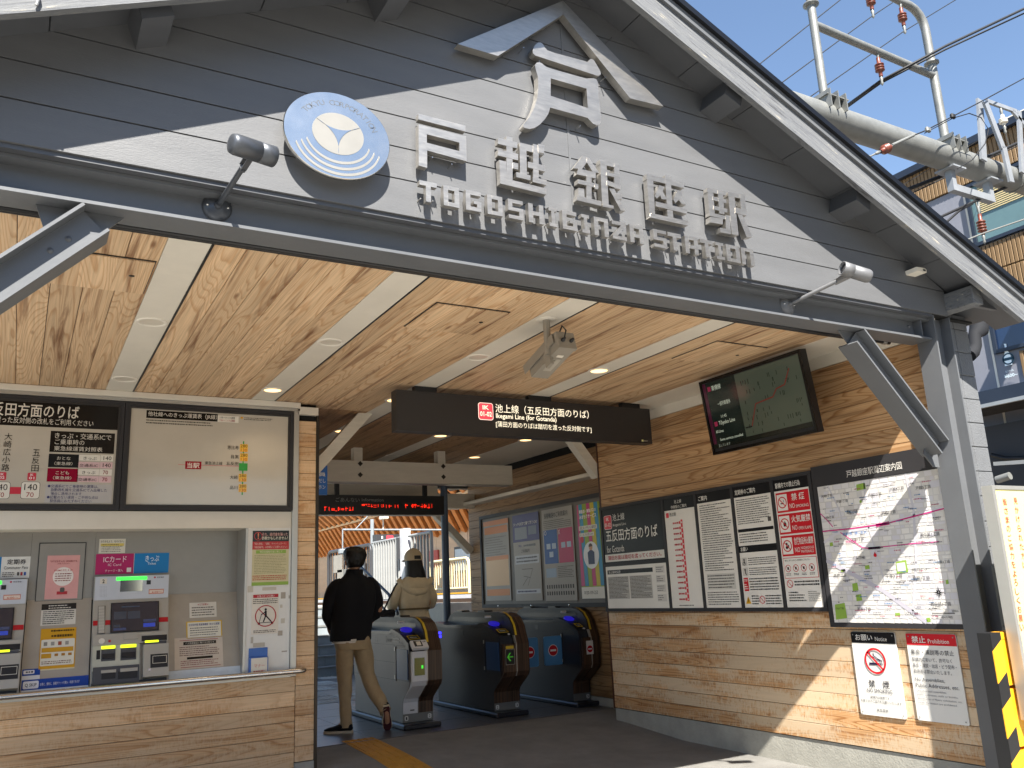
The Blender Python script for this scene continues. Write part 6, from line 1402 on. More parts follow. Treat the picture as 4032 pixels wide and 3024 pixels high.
# ================================================================= people
def loft(mb, rings, n=16):
    """rings: (centre, rx, ry, tilt axis vector or None) stacked cross-sections"""
    vs = []
    for c, rx, ry in rings:
        for k in range(n):
            a = 2 * PI * k / n; e = .8
            ca, sa = math.cos(a), math.sin(a)
            vs.append(V(c) + V((rx * math.copysign(abs(ca) ** e, ca), ry * math.copysign(abs(sa) ** e, sa), 0)))
    m = len(rings)
    fs = [(i * n + k, i * n + (k + 1) % n, (i + 1) * n + (k + 1) % n, (i + 1) * n + k) for i in range(m - 1) for k in range(n)]
    mb.add(vs, fs, True); mb.add(vs[:n], [list(range(n))[::-1]], True); mb.add(vs[-n:], [list(range(n))], True)
    return mb
def wrinkle(o, amp, sc, seed=0):
    from mathutils import noise as nz
    for v in o.data.vertices:
        p = v.co * sc + V((seed, 0, 0)); v.co += v.normal * (nz.noise(V((p.x, p.y, p.z * .7))) * amp)
def subdiv(o, lv=1):
    md = o.modifiers.new('s', 'SUBSURF'); md.levels = md.render_levels = lv
    dg = bpy.context.evaluated_depsgraph_get(); me = bpy.data.meshes.new_from_object(o.evaluated_get(dg)); o.modifiers.clear(); o.data = me
    for p in me.polygons: p.use_smooth = True
def skin_body(name, nodes, edges, m, parent, root='pelvis'):
    me = bpy.data.meshes.new(name); keys = list(nodes); me.from_pydata([nodes[k][0] for k in keys], [(keys.index(a), keys.index(b)) for a, b in edges], [])
    o = bpy.data.objects.new(name, me); link(o, parent); md = o.modifiers.new('k', 'SKIN'); md.use_smooth_shade = True
    for i, k in enumerate(keys):
        r = nodes[k][1]; r = r if isinstance(r, tuple) else (r, r); me.skin_vertices[0].data[i].radius = r; me.skin_vertices[0].data[i].use_root = (k == root)
    md2 = o.modifiers.new('s', 'SUBSURF'); md2.levels = md2.render_levels = 2
    dg = bpy.context.evaluated_depsgraph_get(); dg.update(); m2 = bpy.data.meshes.new_from_object(o.evaluated_get(dg)); o.modifiers.clear(); o.data = m2; m2.materials.clear(); m2.materials.append(m)
    for p in m2.polygons: p.use_smooth = True
    return o
def hand(nodes, edges, wrist, w, d, side, pref):
    """palm and five curled fingers; d = direction of the hand, side = towards the thumb"""
    d = V(d).normalized(); s = V(side).normalized(); nrm = d.cross(s).normalized(); w = V(w)
    nodes[pref + 'palm'] = (w + d * .05, (.034, .018)); edges.append((wrist, pref + 'palm'))
    for i, (off, ln) in enumerate(((.030, .066), (.010, .075), (-.010, .070), (-.029, .055))):
        b0 = w + d * .075 + s * off; nodes[f'{pref}f{i}a'] = (b0, .0095); nodes[f'{pref}f{i}b'] = (b0 + d * ln * .5 + nrm * .012, .0085); nodes[f'{pref}f{i}c'] = (b0 + d * ln * .78 + nrm * .038, .0075)
        edges += [(pref + 'palm', f'{pref}f{i}a'), (f'{pref}f{i}a', f'{pref}f{i}b'), (f'{pref}f{i}b', f'{pref}f{i}c')]
    nodes[pref + 't0'] = (w + d * .03 + s * .035, .011); nodes[pref + 't1'] = (w + d * .07 + s * .052 + nrm * .015, .009); edges += [(pref + 'palm', pref + 't0'), (pref + 't0', pref + 't1')]
M_skin = mat('skin', '#b98a6c', .55, var=.06, vs=12); M_navy = mat('black_jacket_cloth', '#090b12', .95, var=.15, vs=18, bump=.2, bs=150)
M_khaki = mat('khaki_cotton', '#ab9675', .85, var=.12, vs=14, bump=.25, bs=160); M_hair = mat('black_hair', '#0b0a0b', .5, var=.3, vs=30, bump=.5, bs=90, stretch=(1, 1, .15))
M_coat = mat('beige_coat_cloth', '#cfc0a2', .85, var=.10, vs=12, bump=.2, bs=140); M_cap = mat('beige_cap_cloth', '#bcab8e', .8, var=.08, bump=.2, bs=200); M_tr = mat('dark_trousers', '#1a1a20', .85, var=.1)
M_sole = mat('cream_rubber', '#c9bda6', .7, var=.06); M_sred = mat('maroon_sole', '#4a1c20', .7, var=.1)
YM = 8.40
man = thing('person', 'man seen from behind in a black jacket and khaki trousers, walking towards the gates', 'person', (2.95, YM, 0), None)
hx = 2.945
nd = {'pelvis': ((hx - .02, YM, .90), (.14, .10)), 'waist': ((hx - .03, YM, 1.08), (.13, .095)), 'chest': ((hx - .02, YM, 1.30), (.15, .10)), 'neck': ((hx - .005, YM, 1.47), .055), 'neck2': ((hx + .0, YM + .005, 1.53), .052), 'head': ((hx + .0, YM + .01, 1.60), (.078, .088)), 'crown': ((hx + .0, YM + .01, 1.675), (.07, .08)),
      'shL': ((2.77, YM, 1.385), .055), 'elL': ((2.665, YM + .02, 1.13), .042), 'wrL': ((2.74, YM + .16, .98), .028), 'shR': ((3.12, YM, 1.385), .055), 'elR': ((3.215, YM + .02, 1.13), .042), 'wrR': ((3.14, YM + .16, .98), .028),
      'hipL': ((2.86, YM, .84), .085), 'knL': ((2.845, YM + .0, .48), .055), 'anL': ((2.85, YM, .09), .036), 'toL': ((2.80, YM + .06, .05), .03), 'hipR': ((3.01, YM, .84), .085), 'knR': ((3.07, YM - .02, .47), .055), 'anR': ((3.165, YM - .26, .20), .036), 'toR': ((3.20, YM - .19, .06), .03)}
ed = [('pelvis', 'waist'), ('waist', 'chest'), ('chest', 'neck'), ('neck', 'neck2'), ('neck2', 'head'), ('head', 'crown'), ('chest', 'shL'), ('shL', 'elL'), ('elL', 'wrL'), ('chest', 'shR'), ('shR', 'elR'), ('elR', 'wrR'), ('pelvis', 'hipL'), ('hipL', 'knL'), ('knL', 'anL'), ('anL', 'toL'), ('pelvis', 'hipR'), ('hipR', 'knR'), ('knR', 'anR'), ('anR', 'toR')]
hand(nd, ed, 'wrL', nd['wrL'][0], (.25, .5, -.8), (0, .6, .4), 'L'); hand(nd, ed, 'wrR', nd['wrR'][0], (-.25, .5, -.8), (0, .6, .4), 'R')
skin_body('body', nd, ed, M_skin, man)
def head_bits(par, c, ear=True):
    c = V(c)
    mb = MB(); mb.lathe(c + V((0, .085, -.01)), (0, 1, 0), [(.016, -.02), (.012, .01), (.0001, .022)], 8); mb.build('nose', M_skin, par)
    for s in (-1, 1):
        if ear: mb = MB(); loft(mb, [(c + V((s * .088, 0, -.035)), .006, .012), (c + V((s * .094, -.005, -.01)), .008, .02), (c + V((s * .092, -.005, .022)), .006, .018)], 8); mb.build('ear', M_skin, par)
        mb = MB(); mb.lathe(c + V((s * .032, .082, .015)), (0, 1, 0), [(.014, 0), (.010, .006), (.0001, .008)], 10); mb.build('eye', M_white, par)
    mb = MB(); mb.box(c.x - .024, c.y + .082, c.z - .055, c.x + .024, c.y + .09, c.z - .046, ch=.002); mb.build('mouth', mat('lips', '#8c4a44', .5), par)
head_bits(man, (hx, YM + .01, 1.605))
mb = MB(); loft(mb, [((hx, YM - .005, 1.545), .068, .070), ((hx, YM - .012, 1.575), .088, .088), ((hx, YM - .012, 1.615), .100, .100), ((hx + .002, YM - .006, 1.655), .118, .112), ((hx + .0, YM + .0, 1.700), .116, .110), ((hx - .004, YM + .004, 1.735), .088, .086), ((hx - .004, YM + .004, 1.752), .035, .035)], 20)
o = mb.build('hair', M_hair, man); subdiv(o, 2); wrinkle(o, .006, 40)
mb = MB(); loft(mb, [((2.905, YM, .845), .198, .125), ((2.905, YM, .90), .206, .132), ((2.915, YM, 1.05), .205, .135), ((2.925, YM, 1.20), .222, .14), ((2.935, YM, 1.33), .230, .135), ((2.94, YM, 1.40), .205, .115), ((2.942, YM, 1.445), .130, .09), ((2.943, YM, 1.485), .082, .078), ((2.944, YM, 1.52), .076, .074)], 28)
for s, sh, el, wr in ((-1, (2.765, YM, 1.385), (2.672, YM + .02, 1.13), (2.77, YM + .15, .985)), (1, (3.115, YM, 1.385), (3.205, YM + .02, 1.13), (3.10, YM + .15, .985))):
    sh, el, wr = V(sh), V(el), V(wr); mb.tube([sh + V((-s * .04, 0, .015)), sh, sh.lerp(el, .5) + V((s * .008, 0, 0)), el + V((0, 0, .03)), el + V((0, .03, -.03)), el.lerp(wr, .5), wr], [.05, .078, .078, .070, .070, .060, .050], 14)
sh2 = MB(); loft(sh2, [((2.905, YM, .825), .185, .118), ((2.905, YM, .86), .19, .122)], 24); sh2.build('shirt_hem', M_white, man)
jk = mb.build('jacket', M_navy, man); subdiv(jk, 1); wrinkle(jk, .018, 9, 3)
mb = MB(); mb.lathe((2.943, YM, 1.47), (0, 0, 1), [(.088, 0), (.086, .05), (.078, .055)], 20); mb.build('collar', M_navy, jk)
mb = MB()
loft(mb, [((2.925, YM, .93), .165, .11), ((2.92, YM, .86), .178, .12), ((2.925, YM, .80), .182, .125), ((2.93, YM, .76), .175, .12)], 24)
def leg(pts, rs): mb.tube([V(p) for p in pts], rs, 18)
leg([(2.845, YM, .86), (2.845, YM, .72), (2.84, YM, .55), (2.842, YM + .005, .46), (2.845, YM, .28), (2.85, YM, .12), (2.852, YM, .05)], [.098, .094, .076, .070, .063, .058, .062])
leg([(3.00, YM, .86), (3.03, YM, .72), (3.06, YM - .01, .56), (3.075, YM - .03, .46), (3.115, YM - .13, .33), (3.15, YM - .21, .23), (3.165, YM - .25, .18)], [.098, .094, .078, .072, .066, .060, .058])
tr = mb.build('trousers', M_khaki, man); subdiv(tr, 1); wrinkle(tr, .016, 13, 8)
def shoe(par, heel, dirv, up, sole_m, L=.28):
    heel = V(heel); d = V(dirv).normalized(); u = V(up); u = (u - d * u.dot(d)).normalized(); s = d.cross(u)
    def ring(t, w, z0, z1, n=10): c = heel + d * t; return [c + s * (w * math.cos(2 * PI * k / n)) + u * ((z0 + z1) / 2 + (z1 - z0) / 2 * math.sin(2 * PI * k / n)) for k in range(n)]
    rg = [ring(0, .015, .03, .06), ring(.012, .034, .02, .085), ring(.06, .038, .02, .10), ring(.12, .040, .02, .085), ring(.19, .045, .02, .062), ring(.245, .036, .02, .05), ring(L, .012, .022, .035)]
    mb = MB(); n = 10; mb.add([v for r in rg for v in r], [(i * n + k, i * n + (k + 1) % n, (i + 1) * n + (k + 1) % n, (i + 1) * n + k) for i in range(6) for k in range(n)], True); up_ = mb.build('shoe', M_navy, par)
    out = [(0, .028), (.02, .036), (.10, .034), (.18, .046), (.24, .044), (L + .002, .020)]; pts = [(t, w) for t, w in out] + [(t, -w) for t, w in out[::-1]]
    mb = MB(); mb.prism(pts, (heel, d, s, d.cross(s)), -.022 if (d.cross(s)).dot(u) > 0 else 0, 0 if (d.cross(s)).dot(u) > 0 else .022)
    sl = mb.build('sole', M_sole, up_)
    sl.location = u * .022
    mb = MB(); mb.prism([(t * .97 + .004, w * .88) for t, w in out] + [(t * .97 + .004, -w * .88) for t, w in out[::-1]], (heel, d, s, d.cross(s)), 0, .003); tr_ = mb.build('tread', sole_m, up_); tr_.location = u * -.0015
shoe(man, (2.90, YM - .06, .0), (-.80, .60, 0), (0, 0, 1), M_sred)
shoe(man, (3.15, YM - .30, .235), (.22, .45, -.82), (.12, .85, .50), M_sred)
# woman
YW = 9.30
wm = thing('person', 'woman seen from behind in a beige hooded coat and baseball cap', 'person', (3.96, YW, 0), None)
wx = 3.965
nd = {'pelvis': ((wx, YW, .92), (.13, .10)), 'waist': ((wx, YW, 1.08), (.11, .085)), 'chest': ((wx, YW, 1.28), (.13, .09)), 'neck': ((wx, YW, 1.44), .046), 'neck2': ((wx, YW, 1.50), .044), 'head': ((wx, YW, 1.58), (.072, .085)), 'crown': ((wx, YW, 1.66), (.065, .075)),
      'shL': ((wx - .15, YW, 1.36), .045), 'elL': ((wx - .24, YW + .02, 1.13), .036), 'wrL': ((wx - .18, YW + .2, 1.12), .024), 'shR': ((wx + .15, YW, 1.36), .045), 'elR': ((wx + .22, YW + .02, 1.13), .036), 'wrR': ((wx + .22, YW + .22, 1.14), .024),
      'hipL': ((wx - .08, YW, .84), .08), 'knL': ((wx - .09, YW, .47), .05), 'anL': ((wx - .09, YW, .08), .034), 'toL': ((wx - .09, YW + .12, .04), .028), 'hipR': ((wx + .08, YW, .84), .08), 'knR': ((wx + .09, YW + .02, .47), .05), 'anR': ((wx + .09, YW, .08), .034), 'toR': ((wx + .09, YW + .12, .04), .028)}
ed = [(a, b_) for a, b_ in ed if not (a + b_).count('f') and 'palm' not in a + b_ and 't0' not in a + b_ and 't1' not in a + b_]
hand(nd, ed, 'wrL', nd['wrL'][0], (.3, .9, 0), (0, .1, .9), 'L'); hand(nd, ed, 'wrR', nd['wrR'][0], (-.2, .9, .1), (0, .1, .9), 'R')
skin_body('body', nd, ed, M_skin, wm); head_bits(wm, (wx, YW + .01, 1.58), False)
mb = MB(); loft(mb, [((wx + .015, YW - .05, 1.40), .118, .05), ((wx + .012, YW - .045, 1.46), .120, .07), ((wx + .006, YW - .025, 1.54), .108, .085), ((wx, YW - .01, 1.60), .098, .095), ((wx, YW, 1.66), .094, .098), ((wx, YW, 1.70), .06, .06)], 20)
o = mb.build('hair', M_hair, wm); subdiv(o, 1); wrinkle(o, .008, 22, 4)
mb = MB(); loft(mb, [((wx, YW - .004, 1.632), .100, .105), ((wx, YW - .004, 1.66), .104, .108), ((wx, YW, 1.70), .098, .102), ((wx, YW, 1.74), .076, .080), ((wx, YW, 1.765), .042, .045), ((wx, YW, 1.774), .012, .012)], 22)
cp_ = mb.build('cap', M_cap, wm); subdiv(cp_, 1)
mb = MB(); mb.prism([(-.09, 0), (-.085, .06), (-.05, .11), (0, .125), (.05, .11), (.085, .06), (.09, 0)], (V((wx, YW + .08, 1.638)), V((1, 0, 0)), V((0, 1, -.1)).normalized(), V((0, .1, 1)).normalized()), 0, .006); mb.build('peak', M_cap, cp_)
mb = MB(); mb.box(wx - .03, YW - .113, 1.645, wx + .045, YW - .104, 1.685); mb.build('cap_opening', M_hair, cp_)
mb = MB(); mb.lathe((wx, YW, 1.772), (0, 0, 1), [(.010, 0), (.008, .007), (.0001, .009)], 10); mb.build('button', M_cap, cp_)
mb = MB(); loft(mb, [((wx + .02, YW, .60), .235, .16), ((wx + .018, YW, .75), .222, .155), ((wx + .012, YW, .92), .195, .145), ((wx, YW, 1.06), .165, .125), ((wx, YW, 1.10), .168, .125), ((wx, YW, 1.13), .182, .135), ((wx, YW, 1.25), .192, .135), ((wx, YW, 1.35), .190, .12), ((wx, YW, 1.40), .155, .10), ((wx, YW, 1.44), .10, .085)], 28)
for s in (-1, 1):
    sh, el, wr = V((wx + s * .165, YW, 1.355)), V((wx + s * .245, YW + .02, 1.15)), V((wx + s * .20, YW + .20, 1.13)); mb.tube([sh + V((-s * .04, 0, .01)), sh, sh.lerp(el, .5) + V((s * .012, 0, 0)), el + V((0, -.01, .03)), el + V((0, .03, -.015)), el.lerp(wr, .6), wr], [.05, .070, .068, .064, .062, .054, .048], 14)
ct = mb.build('coat', M_coat, wm); subdiv(ct, 1); wrinkle(ct, .015, 11, 5)
mb = MB(); loft(mb, [((wx, YW, 1.085), .178, .134), ((wx, YW, 1.105), .180, .136)], 28); mb.build('belt_seam', mat('coat_seam', '#6e5c40', .9), ct)
hd_ = []
for k in range(13):
    t_ = -1 + 2 * k / 12; hd_.append((V((wx + t_ * .205, YW - .10 + .07 * t_ * t_, 1.275 + .15 * t_ * t_)), .028 + .030 * (1 - t_ * t_)))
mb = MB(); mb.tube([p for p, r_ in hd_], [r_ for p, r_ in hd_], 12); loft(mb, [((wx, YW - .085, 1.26), .07, .03), ((wx, YW - .085, 1.31), .15, .055), ((wx, YW - .075, 1.37), .185, .075), ((wx, YW - .05, 1.43), .15, .075), ((wx, YW - .03, 1.455), .11, .06)], 20)
hh_ = mb.build('hood', M_coat, wm); subdiv(hh_, 1); wrinkle(hh_, .010, 14, 2)
mb = MB(); mb.tube([(wx - .085, YW, .70), (wx - .09, YW, .47), (wx - .09, YW, .07)], [.09, .065, .05], 14); mb.tube([(wx + .085, YW, .70), (wx + .09, YW, .47), (wx + .09, YW, .07)], [.09, .065, .05], 14); mb.build('trousers', M_tr, wm)
shoe(wm, (wx - .09, YW - .06, 0), (0, 1, 0), (0, 0, 1), M_sole); shoe(wm, (wx + .09, YW - .06, 0), (.1, 1, 0), (0, 0, 1), M_sole)
bg_ = thing('shoulder_bag', 'dark shoulder bag hanging at the left side of the woman in the beige coat', 'bag', (wx - .30, YW + .02, .98))
mb = MB(); mb.box(wx - .40, YW - .04, .93, wx - .235, YW + .07, 1.10, ch=.02); mb.build('pouch', M_tr, bg_); mb = MB(); mb.tube([(wx - .37, YW, 1.09), (wx - .29, YW - .01, 1.25), (wx - .19, YW - .02, 1.42), (wx - .15, YW + .02, 1.45)], .010, 6); mb.build('strap', M_tr, bg_)
# ================================================================= tactile paving at the entrance
M_yt = mat('yellow_tactile', '#b07f22', .75, var=.15, vs=9, bump=.2, bs=150); M_wtac = mat('pale_tactile', '#a9a69e', .7, var=.1)
def gz(y):
    prof = [(3.3, -.131), (5.37, -.107), (6.27, -.098), (7.1, -.034), (7.8, -.004), (99, 0)]
    for (a, z0), (b_, z1) in zip(prof, prof[1:]):
        if a <= y <= b_: return z0 + (z1 - z0) * (y - a) / (b_ - a) if b_ < 50 else 0
    return -.13
tac = structure(part('tactile_paving', None))
def tactile(x0, y0, n, kinds, m, z_of, w=.295):
    for k in range(n):
        ya = y0 - k * .30; yb = ya - w; za, zb_ = z_of(ya) + .004, z_of(yb) + .004
        mb = MB(); mb.add([(x0, ya, za), (x0 + w, ya, za), (x0 + w, yb, zb_), (x0, yb, zb_), (x0, ya, za - .01), (x0 + w, ya, za - .01), (x0 + w, yb, zb_ - .01), (x0, yb, zb_ - .01)], [(0, 1, 2, 3), (0, 4, 5, 1), (1, 5, 6, 2), (2, 6, 7, 3), (3, 7, 4, 0)])
        kd = kinds[min(k, len(kinds) - 1)]
        if kd == 'dot':
            for i in range(5):
                for j in range(5):
                    yy = ya - .03 - .059 * j; mb.lathe((x0 + .03 + .059 * i, yy, z_of(yy) + .004), (0, 0, 1), [(.013, 0), (.010, .005), (.0001, .005)], 8)
        else:
            for i in range(4):
                xx = x0 + .035 + .075 * i; mb.add([(xx - .012, ya - .015, za), (xx + .012, ya - .015, za), (xx + .012, yb + .015, zb_), (xx - .012, yb + .015, zb_), (xx - .009, ya - .018, za + .005), (xx + .009, ya - .018, za + .005), (xx + .009, yb + .018, zb_ + .005), (xx - .009, yb + .018, zb_ + .005)], [(4, 5, 6, 7), (0, 4, 7, 3), (1, 2, 6, 5), (0, 1, 5, 4), (3, 7, 6, 2)])
        mb.build('tactile_tile', m, tac)
tactile(2.655, 7.93, 1, ['dot'], M_yt, gz); tactile(2.655, 7.63, 14, ['bar', 'bar', 'bar', 'bar'], M_yt, gz)
for k, (x, y) in enumerate(((4.05, 13.6), (4.05, 13.3), (3.75, 12.9), (3.75, 12.6), (3.45, 12.2), (3.45, 11.9), (3.75, 11.6), (4.05, 11.6), (3.4, 11.5), (3.1, 11.5), (4.35, 14.2), (4.35, 14.5), (3.1, 11.1), (3.4, 11.1), (3.7, 11.1))): tactile(x, y, 1, ['dot' if k % 3 else 'bar'], M_wtac, lambda y_: 0)

# ================================================================= steps, platforms and fences beyond the gates
M_step = mat('blue_grey_concrete', '#7d8488', .8, var=.12, bump=.2); M_plat = mat('platform_paving', '#b4aea0', .85, var=.12, bump=.2, bs=90)
st = thing('platform_steps', 'blue-grey concrete steps climbing to the platform beyond the man', 'steps', (4.0, 15.3, 0))
for k in range(7):
    for xs in (2.2, 3.4, 4.6): box('step', M_step, st, (xs, 14.3 + .30 * k, .155 * k + (.0005 if k else -.02)), (xs + 1.195, 17.4, .155 * (k + 1) - .0245)); box('nosing', M_galv, st, (xs, 14.285 + .30 * k, .155 * (k + 1) - .024), (xs + 1.195, 14.60 + .30 * k, .155 * (k + 1)))
structure(box('near_platform', M_plat, None, (2.2, 17.41, -.2), (6.4, 60, 1.085)))
structure(box('near_platform_edge', M_plat, None, (5.80, 12.4, -.2), (6.4, 17.40, 1.085)))
structure(box('track_bed', mat('ballast', '#5c4a3c', .95, var=.3, vs=30, bump=.8), None, (6.41, -5 + 9.5, -.24), (9.3, 60, -.05)))
structure(box('far_platform', M_plat, None, (9.0, 9.5, -.2), (14, 60, 1.20)))
structure(box('platform_coping', M_gw, None, (8.97, 9.5, 1.10), (8.999, 60, 1.19)))
structure(box('far_platform_face', mat('brown_platform_face', '#4b382a', .9, var=.2), None, (8.96, 9.5, -.15), (8.995, 60, 1.095)))
structure(box('yellow_line', mat('platform_yellow', '#d8a42a', .7, var=.1), None, (8.965, 9.5, 1.2005), (9.32, 60, 1.235)))
M_fence = mat('white_fence_paint', '#979896', .45, .2, var=.08); M_fdk = mat('dark_fence_steel', '#3c3d40', .5, .3, var=.08); M_fy = mat('cream_fence_paint', '#cfc49c', .5, var=.08)
def fence(label, X, ya, yb, z0, z1, n, m, rail=.022, bal=.012, round_=True, loc=None):
    t = thing('fence', label, 'fence', (X, (ya + yb) / 2, z0)); r_ = .12 if round_ else .0; mb = MB(); s = 1 if yb > ya else -1
    pts = [(X, ya, z0)]
    if round_:
        pts += [(X, ya, z1 - r_)] + [(X, ya + s * r_ * (1 - math.cos(a)), z1 - r_ + r_ * math.sin(a)) for a in (PI / 6, PI / 3, PI / 2)]
        pts += [(X, yb - s * r_ * (1 - math.cos(a)), z1 - r_ + r_ * math.sin(a)) for a in (PI / 2, PI / 3, PI / 6)] + [(X, yb, z1 - r_), (X, yb, z0)]
    else: pts = [(X, ya, z1), (X, yb, z1)]
    mb.tube(pts, rail, 8); mb.build('top_rail', m, t); mb = MB(); mb.tube([(X, ya, z0 + .1), (X, yb, z0 + .1)], rail * .8, 6); mb.build('bottom_rail', m, t)
    bm2 = MB().tube([(0, 0, 0), (0, 0, z1 - z0 - .1)], bal, 6).mesh('baluster'); bm2.materials.append(m)
    for k in range(n): place('baluster', bm2, t, (X, ya + (yb - ya) * (k + 1) / (n + 1), z0 + .1))
    return t
fa = fence('dark rounded fence panel left of the man with paper notices on it', 5.8, 18.2, 15.62, 1.085, 2.20, 14, M_fdk, .035, .016)
for y0_, y1_, z0_, z1_ in ((17.75, 17.2, 1.75, 2.1), (17.5, 16.9, 1.2, 1.8)): box('paper_notice', mat('faded_notice', '#8f8a80', .7), fa, (5.76, y0_, z0_), (5.765, y1_, z1_))
fence('white baluster fence between the man and the woman', 5.8, 15.56, 14.1, 1.085, 2.22, 11, M_fence, .022, .026, False)
fence('white baluster fence right of the thick white post', 5.8, 13.78, 12.86, 1.085, 2.22, 6, M_fence, .026, .022, False)
t = thing('fence_post', 'thick white square post between the fence panels behind the woman', 'post', (5.8, 13.93, 1.085)); box('post', M_gw, t, (5.74, 13.84, 1.085), (5.86, 14.04, 2.36), .004); box('lamp_box', M_fdk, t, (5.70, 14.05, 1.85), (5.78, 14.11, 2.22))
t = thing('fence_post', 'white steel end post right of the fence behind the woman', 'post', (5.8, 12.84, 1.085)); mb = MB(); mb.tube([(5.8, 12.84, 1.085), (5.8, 12.84, 2.22)], .03, 8); mb.build('post', M_fence, t)
fence('cream rounded fence on the platform right of the blue column', 8.2, 18.3, 16.3, 1.22, 1.93, 16, M_fy, .035, .014)
fence('low pale fence behind the ticket gates', 7.0, 17.5, 13.6, .15, .93, 26, M_fence, .03, .016, False)
hrl = thing('stair_handrail', 'dark steel stair handrail slanting down between the two people', 'handrail', (4.6, 13.5, .9))
mb = MB(); a = P(*cC(610, 740), 'X', 5.0); b_ = P(*cC(950, 1075), 'X', 4.8); c_ = P(*cC(1060, 1300), 'X', 4.75); mb.tube([a, b_, c_], .022, 8); mb.tube([a + V((0, 0, -.28)), b_ + V((0, 0, -.28))], .016, 8); mb.build('rail', M_fdk, hrl); mb = MB(); mb.tube([c_, (c_.x, c_.y, 0)], .022, 8); mb.tube([a, (a.x, a.y, .1)], .022, 8); mb.build('rail_post', M_fdk, hrl)
# far platform shelter: timber wall and lattice canopy
M_cwall = mat('pale_timber_panel', '#c2a98c', .7, var=.1, vs=2, bump=.1, stretch=(1, .3, 3)); M_lat = mat('larch_lattice', '#bb7a42', .6, var=.22, vs=6, stretch=(1, .4, 1)); M_latd = mat('dark_lattice_back', '#3d2413', .8, var=.2)
sh_ = thing('platform_shelter', 'timber platform shelter with an orange lattice canopy beyond the gates', 'shelter', (11, 24, 1.06))
WX = 9.66
for k in range(20): box('wall_panel', M_cwall, sh_, (WX, 16.2 + 1.22 * k, 1.20), (WX + .05, 16.2 + 1.22 * k + 1.205, 2.78))
for k in range(20): box('wall_batten', M_cwall, sh_, (WX - .012, 16.2 + 1.22 * k + .56, 1.20), (WX - .001, 16.2 + 1.22 * k + .60, 2.78))
for y0_, z0_ in ((18.9, 1.9), (22.4, 1.75), (26.4, 1.8)): fr2 = box('poster_frame', M_fdk, sh_, (WX - .05, y0_, z0_ - .2), (WX - .013, y0_ + 1.0, z0_ + .45)); box('poster_sheet', mat('pale_blue_sheet', '#aebfca', .5), fr2, (WX - .06, y0_ + .06, z0_ - .14), (WX - .051, y0_ + .94, z0_ + .39))
box('blue_notice', M_blue, sh_, (WX - .04, 18.25, 2.28), (WX - .013, 18.42, 2.58)); box('red_poster', mat('red_sheet', '#a8443c', .6), sh_, (WX - .05, 20.9, 1.9), (WX - .013, 21.5, 2.35))
lat = part('canopy_lattice', sh_)
mb = MB(); mb.beam((8.98, 13, 3.50), (8.98, 44, 3.50), .07, .07); mb.build('canopy_beam', mat('pale_beam_timber', '#c9a87c', .6, var=.08), lat)
me1 = MB().box(-.5, -.085, -.05, .5, .085, .05, ch=.006).mesh('lattice_slat'); me1.materials.append(M_lat)
def slat(a, b_):
    a, b_ = V(a), V(b_); d = (b_ - a); o = place('lattice_slat', me1, lat, (a + b_) / 2); x = d.normalized(); y_ = V((0, 1, 0)); y_ = (y_ - x * y_.dot(x)).normalized(); z_ = x.cross(y_); o.rotation_euler = Matrix((x, y_, z_)).transposed().to_euler(); o.scale = (d.length, 1, 1)
for k in range(68): y = 13.4 + .42 * k; slat((9.0, y, 3.46), (9.62, y + .42, 2.72))
for k in range(50): y = 15.4 + .50 * k; slat((8.96, y, 3.54), (8.25, y + .25, 4.25))
mb = MB(); mb.prism([(9.10, 3.50), (9.74, 2.74), (9.80, 2.80), (9.14, 3.60), (8.36, 4.40), (8.30, 4.34)], YP(0).frame, -44, -13); mb.build('canopy_roof', M_latd, lat)
# catenary mast, camera brackets and train sign on the near platform
t = thing('platform_mast', 'grey steel mast with a cross arm and small cameras under the lattice canopy', 'mast', (6.2, 16.5, 1.085))
m0 = P(*cC(745, 440), 'X', 6.2); m1 = P(*cC(745, 140), 'X', 6.2); mb = MB(); mb.tube([(6.2, m0.y, 1.085), (6.2, m0.y, m1.z)], .04, 8); mb.build('pole', M_step, t)
pz = P(*cC(745, 280), 'X', 6.2).z; mb = MB(); mb.tube([(6.2 - .62, m0.y, pz + .02), (6.2 + 1.6, m0.y, pz)], .020, 8); mb.tube([(6.2 - .38, m0.y, pz), (6.2, m0.y, pz + .38)], .012, 6); mb.tube([(6.2 - .62, m0.y, pz + .02), (6.2 - .62, m0.y, pz - .38)], .014, 6); mb.build('cross_arm', M_step, t)
for dx in (.18, 1.5): mb = MB(); mb.box(6.2 + dx, m0.y - .16, pz + .22, 6.2 + dx + .12, m0.y + .08, pz + .34, ch=.01); mb.tube([(6.2 + dx + .06, m0.y, pz), (6.2 + dx + .06, m0.y, pz + .24)], .014, 6); mb.build('small_camera', M_white, t)
mb = MB(); mb.box(5.50, m0.y - .06, pz - .46, 5.66, m0.y + .06, pz - .36, ch=.02); mb.build('lamp', M_step, t)
t = thing('train_indicator', 'dark hanging train indicator with a pink badge under the lattice', 'indicator sign', (6.6, 15.5, 2.3)); ip = YP(15.4)
a = ip.uv(*cC(795, 330)); e = ip.uv(*cC(1100, 415)); slab('case', ip, a[0], e[1], e[0], a[1], -.2, 0, M_fdk, t); b = Board(ip, .002); h_ = a[1] - e[1]; b.text('1', a[0] + .10, e[1] + .40 * h_, a[0] + .13, a[1] - .25 * h_, WH); b.poly(rrect(a[0] + .2, e[1] + .3 * h_, a[0] + .34, a[1] - .15 * h_, .02), '#d8404d', 1); b.dashes(a[0] + .38, e[1] + .35 * h_, e[0] - .15, e[1] + .6 * h_, 1, WH, 2, .7, 5, 0, (.04, .08)); b.finish(t)
